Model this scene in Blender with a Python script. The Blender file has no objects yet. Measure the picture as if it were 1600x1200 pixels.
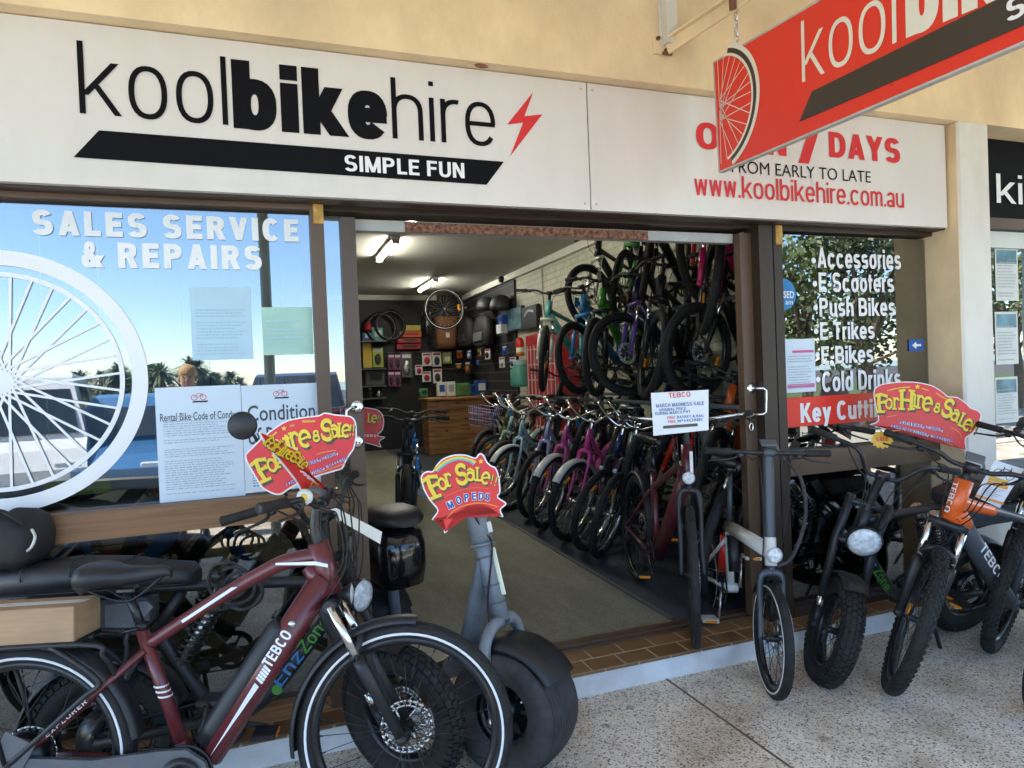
import bpy, math, random
from mathutils import Vector as V, Matrix as MX
random.seed(7)
sc = bpy.context.scene
col = sc.collection
rad = math.radians
# ---------------------------------------------------------------- camera
FPX, YAW, PITCH, ROLL = 1050.4, 0.34176, -0.015148, -0.03945
CAM = V((0, -2.801, 1.5))
_f = V((math.sin(YAW)*math.cos(PITCH), math.cos(YAW)*math.cos(PITCH), math.sin(PITCH)))
_r0 = V((math.cos(YAW), -math.sin(YAW), 0)); _u0 = _r0.cross(_f)
_r = _r0*math.cos(ROLL)+_u0*math.sin(ROLL); _u = -_r0*math.sin(ROLL)+_u0*math.cos(ROLL)
cd = bpy.data.cameras.new("camera"); cam = bpy.data.objects.new("camera", cd); col.objects.link(cam)
cd.sensor_width = 36; cd.lens = FPX/1600*36; cd.clip_end = 2000; cd.clip_start = .02
cam.matrix_world = MX(((_r.x, _u.x, -_f.x, CAM.x), (_r.y, _u.y, -_f.y, CAM.y), (_r.z, _u.z, -_f.z, CAM.z), (0, 0, 0, 1)))
sc.camera = cam
# ---------------------------------------------------------------- world, sun, exposure
SUN = V((-.72, -.06, 1.0)).normalized()
w = bpy.data.worlds.new("World"); sc.world = w; w.use_nodes = True
nt = w.node_tree; sky = nt.nodes.new('ShaderNodeTexSky'); sky.sky_type = 'NISHITA'; sky.sun_disc = False
sky.sun_elevation = math.asin(SUN.z); sky.sun_rotation = math.atan2(SUN.x, SUN.y)
sky.air_density = 1.0; sky.dust_density = 0.0; sky.ozone_density = 5.0
nt.links.new(sky.outputs[0], nt.nodes['Background'].inputs[0]); nt.nodes['Background'].inputs[1].default_value = .12
sl = bpy.data.lights.new("sun", 'SUN'); sl.energy = 4.5; sl.angle = rad(.5); sl.color = (1, .95, .87)
so = bpy.data.objects.new("sun", sl); col.objects.link(so); so.rotation_euler = SUN.to_track_quat('Z', 'Y').to_euler(); so.location = (0, -8, 12)
vs = sc.view_settings; vs.view_transform = 'Standard'; vs.look = 'None'; vs.exposure = 2.42; vs.gamma = 1
sc.cycles.max_bounces = 8; sc.cycles.diffuse_bounces = 5; sc.cycles.glossy_bounces = 4; sc.cycles.transparent_max_bounces = 16
sc.cycles.sample_clamp_indirect = 6; sc.cycles.use_denoising = True; sc.cycles.caustics_reflective = False; sc.cycles.caustics_refractive = False
# ---------------------------------------------------------------- a pixel of the survey photo to a point on a real surface
def ray(x, y): return _r*((x-800)/FPX)-_u*((y-600)/FPX)+_f
def onp(x, y, o, n):
    d = ray(x, y); return CAM+d*(((V(o)-CAM).dot(n))/d.dot(n))
def onY(x, y, Y): return onp(x, y, (0, Y, 0), V((0, 1, 0)))
def onX(x, y, X): return onp(x, y, (X, 0, 0), V((1, 0, 0)))
def onZ(x, y, Z=0): return onp(x, y, (0, 0, Z), V((0, 0, 1)))
class Plane:
    def __init__(s, o, n):
        s.o = V(o); s.n = V(n).normalized(); s.a = V((0, 0, 1)).cross(s.n)
        s.a.normalize(); s.b = s.n.cross(s.a)
    def px(s, x, y):
        p = onp(x, y, s.o, s.n)-s.o; return (p.dot(s.a), p.dot(s.b))
    def P(s, a, b, off=0): return s.o+s.a*a+s.b*b+s.n*off
# ---------------------------------------------------------------- materials
MATS = {}
def mat(name, c, rough=.5, metal=0, var=.12, scale=8, bump=0, bscale=200, coat=0, emit=0, detail=4, spec=.5, stretch=None, blotch=None):
    if name in MATS: return MATS[name]
    m = bpy.data.materials.new(name); m.use_nodes = True; t = m.node_tree; b = t.nodes['Principled BSDF']
    c = tuple(c)+(1,) if len(c) == 3 else c
    b.inputs['Roughness'].default_value = rough; b.inputs['Metallic'].default_value = metal
    b.inputs['Coat Weight'].default_value = coat; b.inputs['Coat Roughness'].default_value = .08
    b.inputs['Specular IOR Level'].default_value = spec
    tc = t.nodes.new('ShaderNodeTexCoord'); mp = t.nodes.new('ShaderNodeMapping'); t.links.new(tc.outputs['Object'], mp.inputs[0])
    if stretch: mp.inputs['Scale'].default_value = stretch
    if var:
        n = t.nodes.new('ShaderNodeTexNoise'); n.inputs['Scale'].default_value = scale; n.inputs['Detail'].default_value = detail; t.links.new(mp.outputs[0], n.inputs[0])
        r = t.nodes.new('ShaderNodeValToRGB'); r.color_ramp.elements[0].position = .3; r.color_ramp.elements[1].position = .7
        r.color_ramp.elements[0].color = tuple(x*(1-var) for x in c[:3])+(1,); r.color_ramp.elements[1].color = tuple(min(1, x*(1+var)) for x in c[:3])+(1,)
        t.links.new(n.outputs[0], r.inputs[0]); t.links.new(r.outputs[0], b.inputs['Base Color'])
        mr = t.nodes.new('ShaderNodeMapRange'); mr.inputs[3].default_value = max(.02, rough-.08); mr.inputs[4].default_value = min(1, rough+.08)
        t.links.new(n.outputs[0], mr.inputs[0]); t.links.new(mr.outputs[0], b.inputs['Roughness'])
    else: b.inputs['Base Color'].default_value = c
    if bump:
        n2 = t.nodes.new('ShaderNodeTexNoise'); n2.inputs['Scale'].default_value = bscale; n2.inputs['Detail'].default_value = 6; t.links.new(mp.outputs[0], n2.inputs[0])
        bp = t.nodes.new('ShaderNodeBump'); bp.inputs['Strength'].default_value = bump; bp.inputs['Distance'].default_value = .004
        t.links.new(n2.outputs[0], bp.inputs['Height']); t.links.new(bp.outputs[0], b.inputs['Normal'])
    if blotch:      # larger marks, wear and stains over the base
        am, bs, bst = blotch; l0 = b.inputs['Base Color'].links; mp3 = t.nodes.new('ShaderNodeMapping'); mp3.inputs['Scale'].default_value = bst; t.links.new(tc.outputs['Object'], mp3.inputs[0])
        n3 = t.nodes.new('ShaderNodeTexNoise'); n3.inputs['Scale'].default_value = bs; n3.inputs['Detail'].default_value = 8; n3.inputs['Roughness'].default_value = .65; t.links.new(mp3.outputs[0], n3.inputs[0])
        r3 = t.nodes.new('ShaderNodeValToRGB'); r3.color_ramp.elements[0].position = .38; r3.color_ramp.elements[1].position = .60; r3.color_ramp.elements[0].color = (1-am, 1-am*1.1, 1-am*1.25, 1); r3.color_ramp.elements[1].color = (1, 1, 1, 1); t.links.new(n3.outputs[0], r3.inputs[0])
        mm = t.nodes.new('ShaderNodeMixRGB'); mm.blend_type = 'MULTIPLY'; mm.inputs[0].default_value = 1
        if l0: t.links.new(l0[0].from_socket, mm.inputs[1])
        else: mm.inputs[1].default_value = c
        t.links.new(r3.outputs[0], mm.inputs[2]); t.links.new(mm.outputs[0], b.inputs['Base Color'])
    if emit:
        b.inputs['Emission Color'].default_value = c; b.inputs['Emission Strength'].default_value = emit
    MATS[name] = m; return m
def glassmat(name, refl, tint):
    m = bpy.data.materials.new(name); m.use_nodes = True; t = m.node_tree; t.nodes.clear()
    o = t.nodes.new('ShaderNodeOutputMaterial'); mx = t.nodes.new('ShaderNodeMixShader'); tr = t.nodes.new('ShaderNodeBsdfTransparent'); g = t.nodes.new('ShaderNodeBsdfGlossy')
    g.inputs['Roughness'].default_value = 0.0; tr.inputs[0].default_value = tuple(tint)+(1,)
    fr = t.nodes.new('ShaderNodeLayerWeight'); fr.inputs[0].default_value = .25
    mr = t.nodes.new('ShaderNodeMapRange'); mr.inputs[3].default_value = refl; mr.inputs[4].default_value = min(1, refl+.5)
    tc = t.nodes.new('ShaderNodeTexCoord'); nz = t.nodes.new('ShaderNodeTexNoise'); nz.inputs['Scale'].default_value = 1.6; nz.inputs['Detail'].default_value = 1
    bp = t.nodes.new('ShaderNodeBump'); bp.inputs['Strength'].default_value = .05; bp.inputs['Distance'].default_value = .02
    t.links.new(tc.outputs['Object'], nz.inputs[0]); t.links.new(nz.outputs[0], bp.inputs['Height']); t.links.new(bp.outputs[0], g.inputs['Normal'])
    t.links.new(fr.outputs['Facing'], mr.inputs[0]); t.links.new(mr.outputs[0], mx.inputs[0])
    t.links.new(tr.outputs[0], mx.inputs[1]); t.links.new(g.outputs[0], mx.inputs[2]); t.links.new(mx.outputs[0], o.inputs[0]); MATS[name] = m; return m
def nodes(m): return m.node_tree, m.node_tree.nodes['Principled BSDF']
# ---------------------------------------------------------------- mesh builder
class MB:
    def __init__(s): s.v = []; s.f = []; s.sm = []
    def add(s, vs, fs, smooth=True):
        b = len(s.v); s.v += [tuple(v) for v in vs]
        for f in fs: s.f.append(tuple(i+b for i in f)); s.sm.append(smooth)
        return s
    def tube(s, pts, r, n=8, closed=False, flat=None):
        pts = [V(p) for p in pts]; k = len(pts); rs = r if isinstance(r, (list, tuple)) else [r]*k
        vs = []; t0 = None; up = None
        for i, p in enumerate(pts):
            if closed: t = (pts[(i+1) % k]-pts[i-1])
            else: t = pts[min(i+1, k-1)]-pts[max(i-1, 0)]
            t = t.normalized() if t.length > 1e-9 else V((0, 0, 1))
            if up is None:
                up = V((0, 1, 0)) if abs(t.y) < .9 else V((0, 0, 1))
            up = (up-t*up.dot(t)); up = up.normalized() if up.length > 1e-6 else t.orthogonal().normalized()
            sd = t.cross(up)
            a0, b0 = (1, 1) if flat is None else flat
            for j in range(n):
                a = 2*math.pi*j/n+math.pi/n; vs.append(p+up*(math.cos(a)*rs[i]*a0)+sd*(math.sin(a)*rs[i]*b0))
        fs = []
        for i in range(k if closed else k-1):
            i2 = (i+1) % k
            for j in range(n): fs.append((i*n+j, i*n+(j+1) % n, i2*n+(j+1) % n, i2*n+j))
        s.add(vs, fs)
        if not closed:
            b = len(s.v)-k*n
            s.f.append(tuple(b+j for j in range(n))[::-1]); s.sm.append(False); s.f.append(tuple(b+(k-1)*n+j for j in range(n))); s.sm.append(False)
        return s
    def box(s, c, d, M=None, bev=0):
        c = V(c); x, y, z = d[0]/2, d[1]/2, d[2]/2
        if bev > 0:
            b = min(bev, x*.9, y*.9, z*.9); vs = []; 
            for sx in (-1, 1):
                for sy in (-1, 1):
                    for sz in (-1, 1):
                        vs += [(sx*x, sy*(y-b), sz*(z-b)), (sx*(x-b), sy*y, sz*(z-b)), (sx*(x-b), sy*(y-b), sz*z)]
            def I(sx, sy, sz, k): return ((sx > 0)*4+(sy > 0)*2+(sz > 0))*3+k
            fs = []
            for e in (-1, 1):
                fs.append([I(e, -1, -1, 0), I(e, 1, -1, 0), I(e, 1, 1, 0), I(e, -1, 1, 0)][::e])
                fs.append([I(-1, e, -1, 1), I(-1, e, 1, 1), I(1, e, 1, 1), I(1, e, -1, 1)][::e])
                fs.append([I(-1, -1, e, 2), I(1, -1, e, 2), I(1, 1, e, 2), I(-1, 1, e, 2)][::e])
            for p in (-1, 1):
                for q in (-1, 1):
                    fs.append([I(p, q, -1, 0), I(p, q, -1, 1), I(p, q, 1, 1), I(p, q, 1, 0)][::-p*q])
                    fs.append([I(p, -1, q, 0), I(p, -1, q, 2), I(p, 1, q, 2), I(p, 1, q, 0)][::p*q])
                    fs.append([I(-1, p, q, 1), I(-1, p, q, 2), I(1, p, q, 2), I(1, p, q, 1)][::-p*q])
                    for q2 in (-1, 1): fs.append([I(p, q, q2, 0), I(p, q, q2, 1), I(p, q, q2, 2)][::p*q*q2])
        else:
            vs = [(sx*x, sy*y, sz*z) for sx in (-1, 1) for sy in (-1, 1) for sz in (-1, 1)]
            fs = [(0, 1, 3, 2), (4, 6, 7, 5), (0, 4, 5, 1), (2, 3, 7, 6), (0, 2, 6, 4), (1, 5, 7, 3)]
        if M is not None: vs = [M @ V(v) for v in vs]
        return s.add([V(v)+c for v in vs], fs, False)
    def bar(s, p, q, wd, ht, bev=0):   # box along p-q
        p, q = V(p), V(q); d = q-p
        return s.box((p+q)/2, (d.length, wd, ht), d.to_track_quat('X', 'Z').to_matrix(), bev)
    def lathe(s, prof, c=(0, 0, 0), n=32, closed=False, M=None, smooth=True, a0=0, a1=2*math.pi):  # prof of (r, h): round local y
        full = abs(a1-a0-2*math.pi) < 1e-6; c = V(c); k = len(prof); m = n if full else n+1; vs = []
        for i in range(m):
            a = a0+(a1-a0)*i/n
            for r, h in prof:
                p = V((r*math.cos(a), h, r*math.sin(a))); p = M @ p if M is not None else p; vs.append(p+c)
        fs = []
        for i in range(n):
            i2 = (i+1) % m
            for j in range(k if closed else k-1):
                j2 = (j+1) % k; fs.append((i*k+j, i*k+j2, i2*k+j2, i2*k+j))
        return s.add(vs, fs, smooth)
    def prism(s, pts, fn, t, side=True):      # outline (a,b) through fn(a,b,off): front at off=t, back at 0
        k = len(pts); vs = [fn(a, b, t) for a, b in pts]+[fn(a, b, 0) for a, b in pts]
        fs = [tuple(range(k)), tuple(range(2*k-1, k-1, -1))]
        if side: fs += [(i, i+k, (i+1) % k+k, (i+1) % k) for i in range(k)]
        return s.add(vs, fs, False)
    def sheet(s, pts, fn, off): return s.add([fn(a, b, off) for a, b in pts], [tuple(range(len(pts)))], False)
    def sphere(s, c, r, n=12, sc3=(1, 1, 1), M=None):
        c = V(c); pr = [(math.sin(math.pi*i/n)*r, -math.cos(math.pi*i/n)*r) for i in range(n+1)]; vs = []
        b = MB(); b.lathe(pr, n=2*n); 
        return s.add([(M @ V((v[0]*sc3[0], v[1]*sc3[1], v[2]*sc3[2])) if M else V((v[0]*sc3[0], v[1]*sc3[1], v[2]*sc3[2])))+c for v in b.v], b.f)
    def ribbon(s, pts, wd, fn, off):        # flat stroke in (a,b)
        k = len(pts); vs = []
        for i in range(k):
            p = V(pts[max(i-1, 0)]); q = V(pts[min(i+1, k-1)]); d = (q-p); d = d.normalized() if d.length > 1e-9 else V((1, 0)); nn = V((-d.y, d.x))
            ww = wd[i] if isinstance(wd, list) else wd
            for sg in (-1, 1): vs.append(fn(pts[i][0]+nn.x*ww/2*sg, pts[i][1]+nn.y*ww/2*sg, off))
        return s.add(vs, [(2*i, 2*i+1, 2*i+3, 2*i+2)[::-1] for i in range(k-1)], False)
    def loft(s, rings, cap=True):
        n = len(rings[0]); k = len(rings); fs = [(i*n+j, i*n+(j+1) % n, (i+1)*n+(j+1) % n, (i+1)*n+j) for i in range(k-1) for j in range(n)]
        s.add([p for r in rings for p in r], fs)
        if cap:
            b = len(s.v)-k*n; s.f.append(tuple(b+j for j in range(n))[::-1]); s.sm.append(False); s.f.append(tuple(b+(k-1)*n+j for j in range(n))); s.sm.append(False)
        return s
    def text(s, txt, fn, a0, a1, b0, b1, bold=0, off=0, warp=None):
        vs, fs = text_mesh(txt, bold); out = []
        for x, y in vs:
            a = a0+(a1-a0)*x; b = b0+(b1-b0)*y
            if warp: a, b = warp(a, b)
            out.append(fn(a, b, off))
        return s.add(out, fs, False)
    def build(s, name, m=None, parent=None, loc=None):
        me = bpy.data.meshes.new(name); me.from_pydata(s.v, [], s.f); me.polygons.foreach_set('use_smooth', s.sm)
        if m is not None: me.materials.append(MATS[m] if isinstance(m, str) else m)
        o = bpy.data.objects.new(name, me); col.objects.link(o)
        if parent is not None: o.parent = parent
        if loc is not None: o.location = loc
        return o
_tx = {}
def text_mesh(txt, bold=0):
    if (txt, bold) in _tx: return _tx[(txt, bold)]
    c = bpy.data.curves.new('lettering', 'FONT'); c.body = txt; c.size = 1; c.offset = bold; c.resolution_u = 3; c.space_character = 1+max(0, bold)*1.5
    o = bpy.data.objects.new('lettering', c); col.objects.link(o); bpy.context.view_layer.update()
    me = bpy.data.meshes.new_from_object(o.evaluated_get(bpy.context.evaluated_depsgraph_get()))
    vs = [(v.co.x, v.co.y) for v in me.vertices]; fs = [tuple(p.vertices) for p in me.polygons]
    bpy.data.objects.remove(o); bpy.data.curves.remove(c); bpy.data.meshes.remove(me)
    if vs:
        x0 = min(v[0] for v in vs); x1 = max(v[0] for v in vs); y0 = min(v[1] for v in vs); y1 = max(v[1] for v in vs)
        vs = [((x-x0)/(x1-x0), (y-y0)/(y1-y0)) for x, y in vs]
    _tx[(txt, bold)] = (vs, fs); return vs, fs
def tag(o, label=None, cat=None, group=None, kind=None):
    if label: o['label'] = label
    if cat: o['category'] = cat
    if group: o['group'] = group
    if kind: o['kind'] = kind
    return o
def empty(name, loc=(0, 0, 0), label=None, cat=None, group=None):
    o = bpy.data.objects.new(name, None); o.empty_display_size = .1; o.location = loc; col.objects.link(o); return tag(o, label, cat, group)
def struct(o): o['kind'] = 'structure'; return o
def kids(o): return [c for c in bpy.data.objects if c.parent == o]
CH = {}
def copy_tree(o, parent=None):
    c = o.copy(); col.objects.link(c); c.parent = parent
    if o not in CH: CH[o] = kids(o)
    for k in CH[o]: copy_tree(k, c)
    return c
def base(n): return n.split('.')[0]
def recolor(o, mp):
    for k in [o]+list(o.children_recursive):
        if base(k.name) in mp and k.type == 'MESH':
            k.material_slots[0].link = 'OBJECT'; k.material_slots[0].material = MATS[mp[base(k.name)]]
# ---------------------------------------------------------------- drawn grotesque letters (cap height 1): strokes l(points), arcs e(cx, cy, rx, ry, from, to in degrees)
def glyphs(ch, t):
    x = .73; W = .54+t*.25; Q = []
    def l(*p): Q.append(('l', p))
    def e(cx, cy, rx, ry, a=0, b=360): Q.append(('e', (cx, cy, rx, ry, a, b)))
    h = t/2
    if ch == 'l': l((h, 0), (h, 1)); w = t
    elif ch == 'i': l((h, 0), (h, x)); l((h, 1-t*.9), (h, 1)); w = t
    elif ch == 'k': l((h, 0), (h, 1)); l((t*.9, x*.36), (W-t*.55, x)); l((W*.42, x*.56), (W-h*.6, 0)); w = W
    elif ch == 'o': e(W/2, x/2, W/2, x/2+.012); w = W
    elif ch in 'bdpqg':
        e(W/2, x/2, W/2, x/2+.012); s = h if ch in 'bp' else W-h
        if ch in 'bd': l((s, 0), (s, 1))
        elif ch in 'pq': l((s, -.26), (s, x))
        else: l((s, -.02), (s, x)); e(W/2, 0, W/2, .27, 190, 360)
        w = W
    elif ch == 'e': e(W/2, x/2, W/2, x/2+.012, 0, 322); l((h*1.2, x*.5), (W-.01, x*.5)); w = W
    elif ch == 'c': e(W/2, x/2, W/2, x/2+.012, 38, 322); w = W
    elif ch in 'hnm':
        l((h, 0), (h, 1 if ch == 'h' else x)); W2 = W*.96 if ch != 'm' else W*.80
        for k in range(2 if ch == 'm' else 1):
            o = k*(W2-t); e(o+W2/2, x*.62, W2/2, x*.38+.012, 0, 165); l((o+W2-h, 0), (o+W2-h, x*.63))
        w = W2 if ch != 'm' else 2*W2-t
    elif ch == 'u': W*= .96; e(W/2, x*.38, W/2, x*.38+.012, 180, 360); l((h, x*.37), (h, x)); l((W-h, 0), (W-h, x)); w = W
    elif ch == 'r': l((h, 0), (h, x)); e(W*.48, x*.62, W*.48, x*.38+.005, 75, 170); w = W*.58
    elif ch == 's': k = min(t*.88, x*.21); r = x*.25+k/4+.006; e(W*.45, x+.01-r, W*.44, r, 28, 270); e(W*.46, r-.01, W*.46, r, -152, 90); w = W*.92
    elif ch == 'a': e(W*.46, x*.70, W*.44, x*.31, 0, 165); l((W*.9-h, 0), (W*.9-h, x*.72)); e(W*.42, x*.24, W*.42, x*.255); w = W*.92
    elif ch == 't': l((W*.26, .16), (W*.26, .93)); l((0, x-h*.9), (W*.58, x-h*.9)); e(W*.26+W*.2-h, .19, W*.2, .2, 180, 285); w = W*.58
    elif ch == 'w': l((h, x), (W*.34, 0)); l((W*.34, 0), (W*.62, x)); l((W*.62, x), (W*.92, 0)); l((W*.92, 0), (W*1.24-h, x)); w = W*1.24
    elif ch == 'y': l((h, x), (W*.5, .02)); l((W-h, x), (W*.32, -.26)); w = W
    elif ch == 'z': W *= .9; l((0, x-h*.9), (W, x-h*.9)); l((0, h*.9), (W, h*.9)); l((h, h), (W-h, x-h)); w = W
    elif ch == '.': l((h, 0), (h, t)); w = t
    elif ch == ',': l((h, t), (h*.4, -.15)); w = t
    elif ch == '-': l((0, .36), (.28, .36)); w = .28
    elif ch == ' ': w = .22
    elif ch == '!': l((h, .28), (h, 1)); l((h, 0), (h, t)); w = t
    else:
        B = .64+t*.2
        w = B
        if ch == 'A': l((h*.9, 0), (B/2, 1)); l((B-h*.9, 0), (B/2, 1)); l((B*.24, .27), (B*.76, .27))
        elif ch in 'BPR':
            l((h, 0), (h, 1)); r = B-.10
            l((h, 1-h*.9), (r*.6, 1-h*.9)); l((h, .5), (r*.6, .5)); g_ = .25+t*.225; e(r*.58, 1-g_, B*.95-r*.58, g_, -90, 90)
            if ch == 'B': l((h, h*.9), (r*.6, h*.9)); e(r*.58, g_, B-r*.58, g_, -90, 90)
            if ch == 'R': l((B*.55, .5), (B-h, 0))
        elif ch == 'C': e(B/2, .5, B/2, .51, 42, 318)
        elif ch == 'D': l((h, 0), (h, 1)); l((h, 1-h*.9), (B*.45, 1-h*.9)); l((h, h*.9), (B*.45, h*.9)); e(B*.43, .5, B*.57, .5, -90, 90)
        elif ch in 'EF':
            w = B = .54+t*.2; l((h, 0), (h, 1)); l((h, 1-h*.9), (B, 1-h*.9)); l((h, .52), (B*.92, .52))
            if ch == 'E': l((h, h*.9), (B, h*.9))
        elif ch == 'I': l((h, 0), (h, 1)); w = t
        elif ch == 'H': l((h, 0), (h, 1)); l((B-h, 0), (B-h, 1)); l((h, .5), (B-h, .5))
        elif ch == 'K': l((h, 0), (h, 1)); l((t*.9, .36), (B-t*.6, 1)); l((B*.42, .58), (B-h*.7, 0))
        elif ch == 'L': w = B = .50+t*.2; l((h, 0), (h, 1)); l((h, h*.9), (B, h*.9))
        elif ch == 'M': w = B = .78+t*.3; l((h, 0), (h, 1)); l((B-h, 0), (B-h, 1)); l((h*1.1, 1), (B/2, .02)); l((B-h*1.1, 1), (B/2, .02))
        elif ch == 'N': l((h, 0), (h, 1)); l((B-h, 0), (B-h, 1)); l((h*1.1, 1), (B-h*1.1, 0))
        elif ch in 'OQ': w = B = .70+t*.2; e(B/2, .5, B/2, .512)
        elif ch == 'S': k = min(t*.88, .23); r = .25+k/4+.005; e(B*.48, 1.01-r, B*.46, r, 25, 270); e(B*.49, r-.01, B*.49, r, -155, 90)
        elif ch == 'T': w = B = .58+t*.2; l((B/2, 0), (B/2, 1)); l((0, 1-h*.9), (B, 1-h*.9))
        elif ch == 'U': e(B/2, .36, B/2, .372, 180, 360); l((h, .35), (h, 1)); l((B-h, .35), (B-h, 1))
        elif ch == 'V': l((h*.9, 1), (B/2, 0)); l((B-h*.9, 1), (B/2, 0))
        elif ch == 'Y': l((h*.9, 1), (B/2, .42)); l((B-h*.9, 1), (B/2, .42)); l((B/2, 0), (B/2, .46))
        elif ch == '7': w = B = .54+t*.2; l((0, 1-h*.9), (B, 1-h*.9)); l((B-h*.8, 1-h), (B*.36, 0))
        elif ch == 'Z': l((0, 1-h*.9), (B, 1-h*.9)); l((0, h*.9), (B, h*.9)); l((h, h), (B-h, 1-h))
        elif ch == 'W': w = B = .95+t*.3; l((h*.9, 1), (B*.27, 0)); l((B*.27, 0), (B*.5, 1)); l((B*.5, 1), (B*.73, 0)); l((B*.73, 0), (B-h*.9, 1))
        elif ch == 'G': e(B/2, .5, B/2, .51, 42, 340); l((B-h, .05), (B-h, .5)); l((B*.55, .46), (B, .46))
        elif ch == 'X': l((h, 0), (B-h, 1)); l((B-h, 0), (h, 1))
        elif ch == '&': e(B*.42, .76, B*.27, .25); e(B*.40, .27, B*.40, .28, 60, 350); l((B*.26, .66), (B-h*.5, 0)); l((B*.62, .12), (B*.94, .48))
        else: raise ValueError('no glyph '+ch)
    return Q, w
_gt = {}
def gtext_mesh(s, t, sp):
    if (s, t, sp) in _gt: return _gt[(s, t, sp)]
    vs = []; fs = []; X = 0; lay = 0
    for ch in s:
        Q, w = glyphs(ch, t)
        for kd, p in Q:
            lay += 1; z = (lay % 7)*.00006; b = len(vs)
            if kd == 'l':
                (x0, y0), (x1, y1) = p
                if abs(x0-x1) < 1e-6: q = [(x0-t/2, y0), (x0+t/2, y0), (x0+t/2, y1), (x0-t/2, y1)]
                elif abs(y0-y1) < 1e-6: k = t*.45; q = [(x0, y0-k), (x1, y0-k), (x1, y1+k), (x0, y1+k)]
                else:
                    k = t/2*math.hypot(x1-x0, y1-y0)/abs(y1-y0)*.96; k = min(k, t*.9); q = [(x0-k, y0), (x0+k, y0), (x1+k, y1), (x1-k, y1)]
                    if y0 > y1: q = q[::-1]
                vs += [(X+a, c, z) for a, c in q]; fs.append((b, b+1, b+2, b+3))
            else:
                cx, cy, rx, ry, a, c = p; n = max(6, int(abs(c-a)/13)); v = min(t*.9, ry*.80); tx = min(t, rx*.9)
                for i in range(n+1):
                    g = math.radians(a+(c-a)*i/n); C, S = math.cos(g), math.sin(g)
                    m = (abs(C)**2.35+abs(S)**2.35)**(-1/2.35); C *= m; S *= m
                    vs += [(X+cx+rx*C, cy+ry*S, z), (X+cx+(rx-tx)*C, cy+(ry-v)*S, z)]
                fs += [(b+2*i, b+2*i+2, b+2*i+3, b+2*i+1) for i in range(n)]
        X += w+sp
    x1 = X-sp; _gt[(s, t, sp)] = ([(a/x1, c, z) for a, c, z in vs], fs); return _gt[(s, t, sp)]
def gtext(mb, s, fn, a0, a1, b0, b1, t=.16, off=.002, sp=.12, warp=None):   # b0 baseline, b1 cap top
    vs, fs = gtext_mesh(s, t, sp); out = []
    for x, y, z in vs:
        a = a0+(a1-a0)*x; b = b0+(b1-b0)*y
        if warp: a, b = warp(a, b)
        out.append(fn(a, b, off+z))
    return mb.add(out, fs, False)
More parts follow.
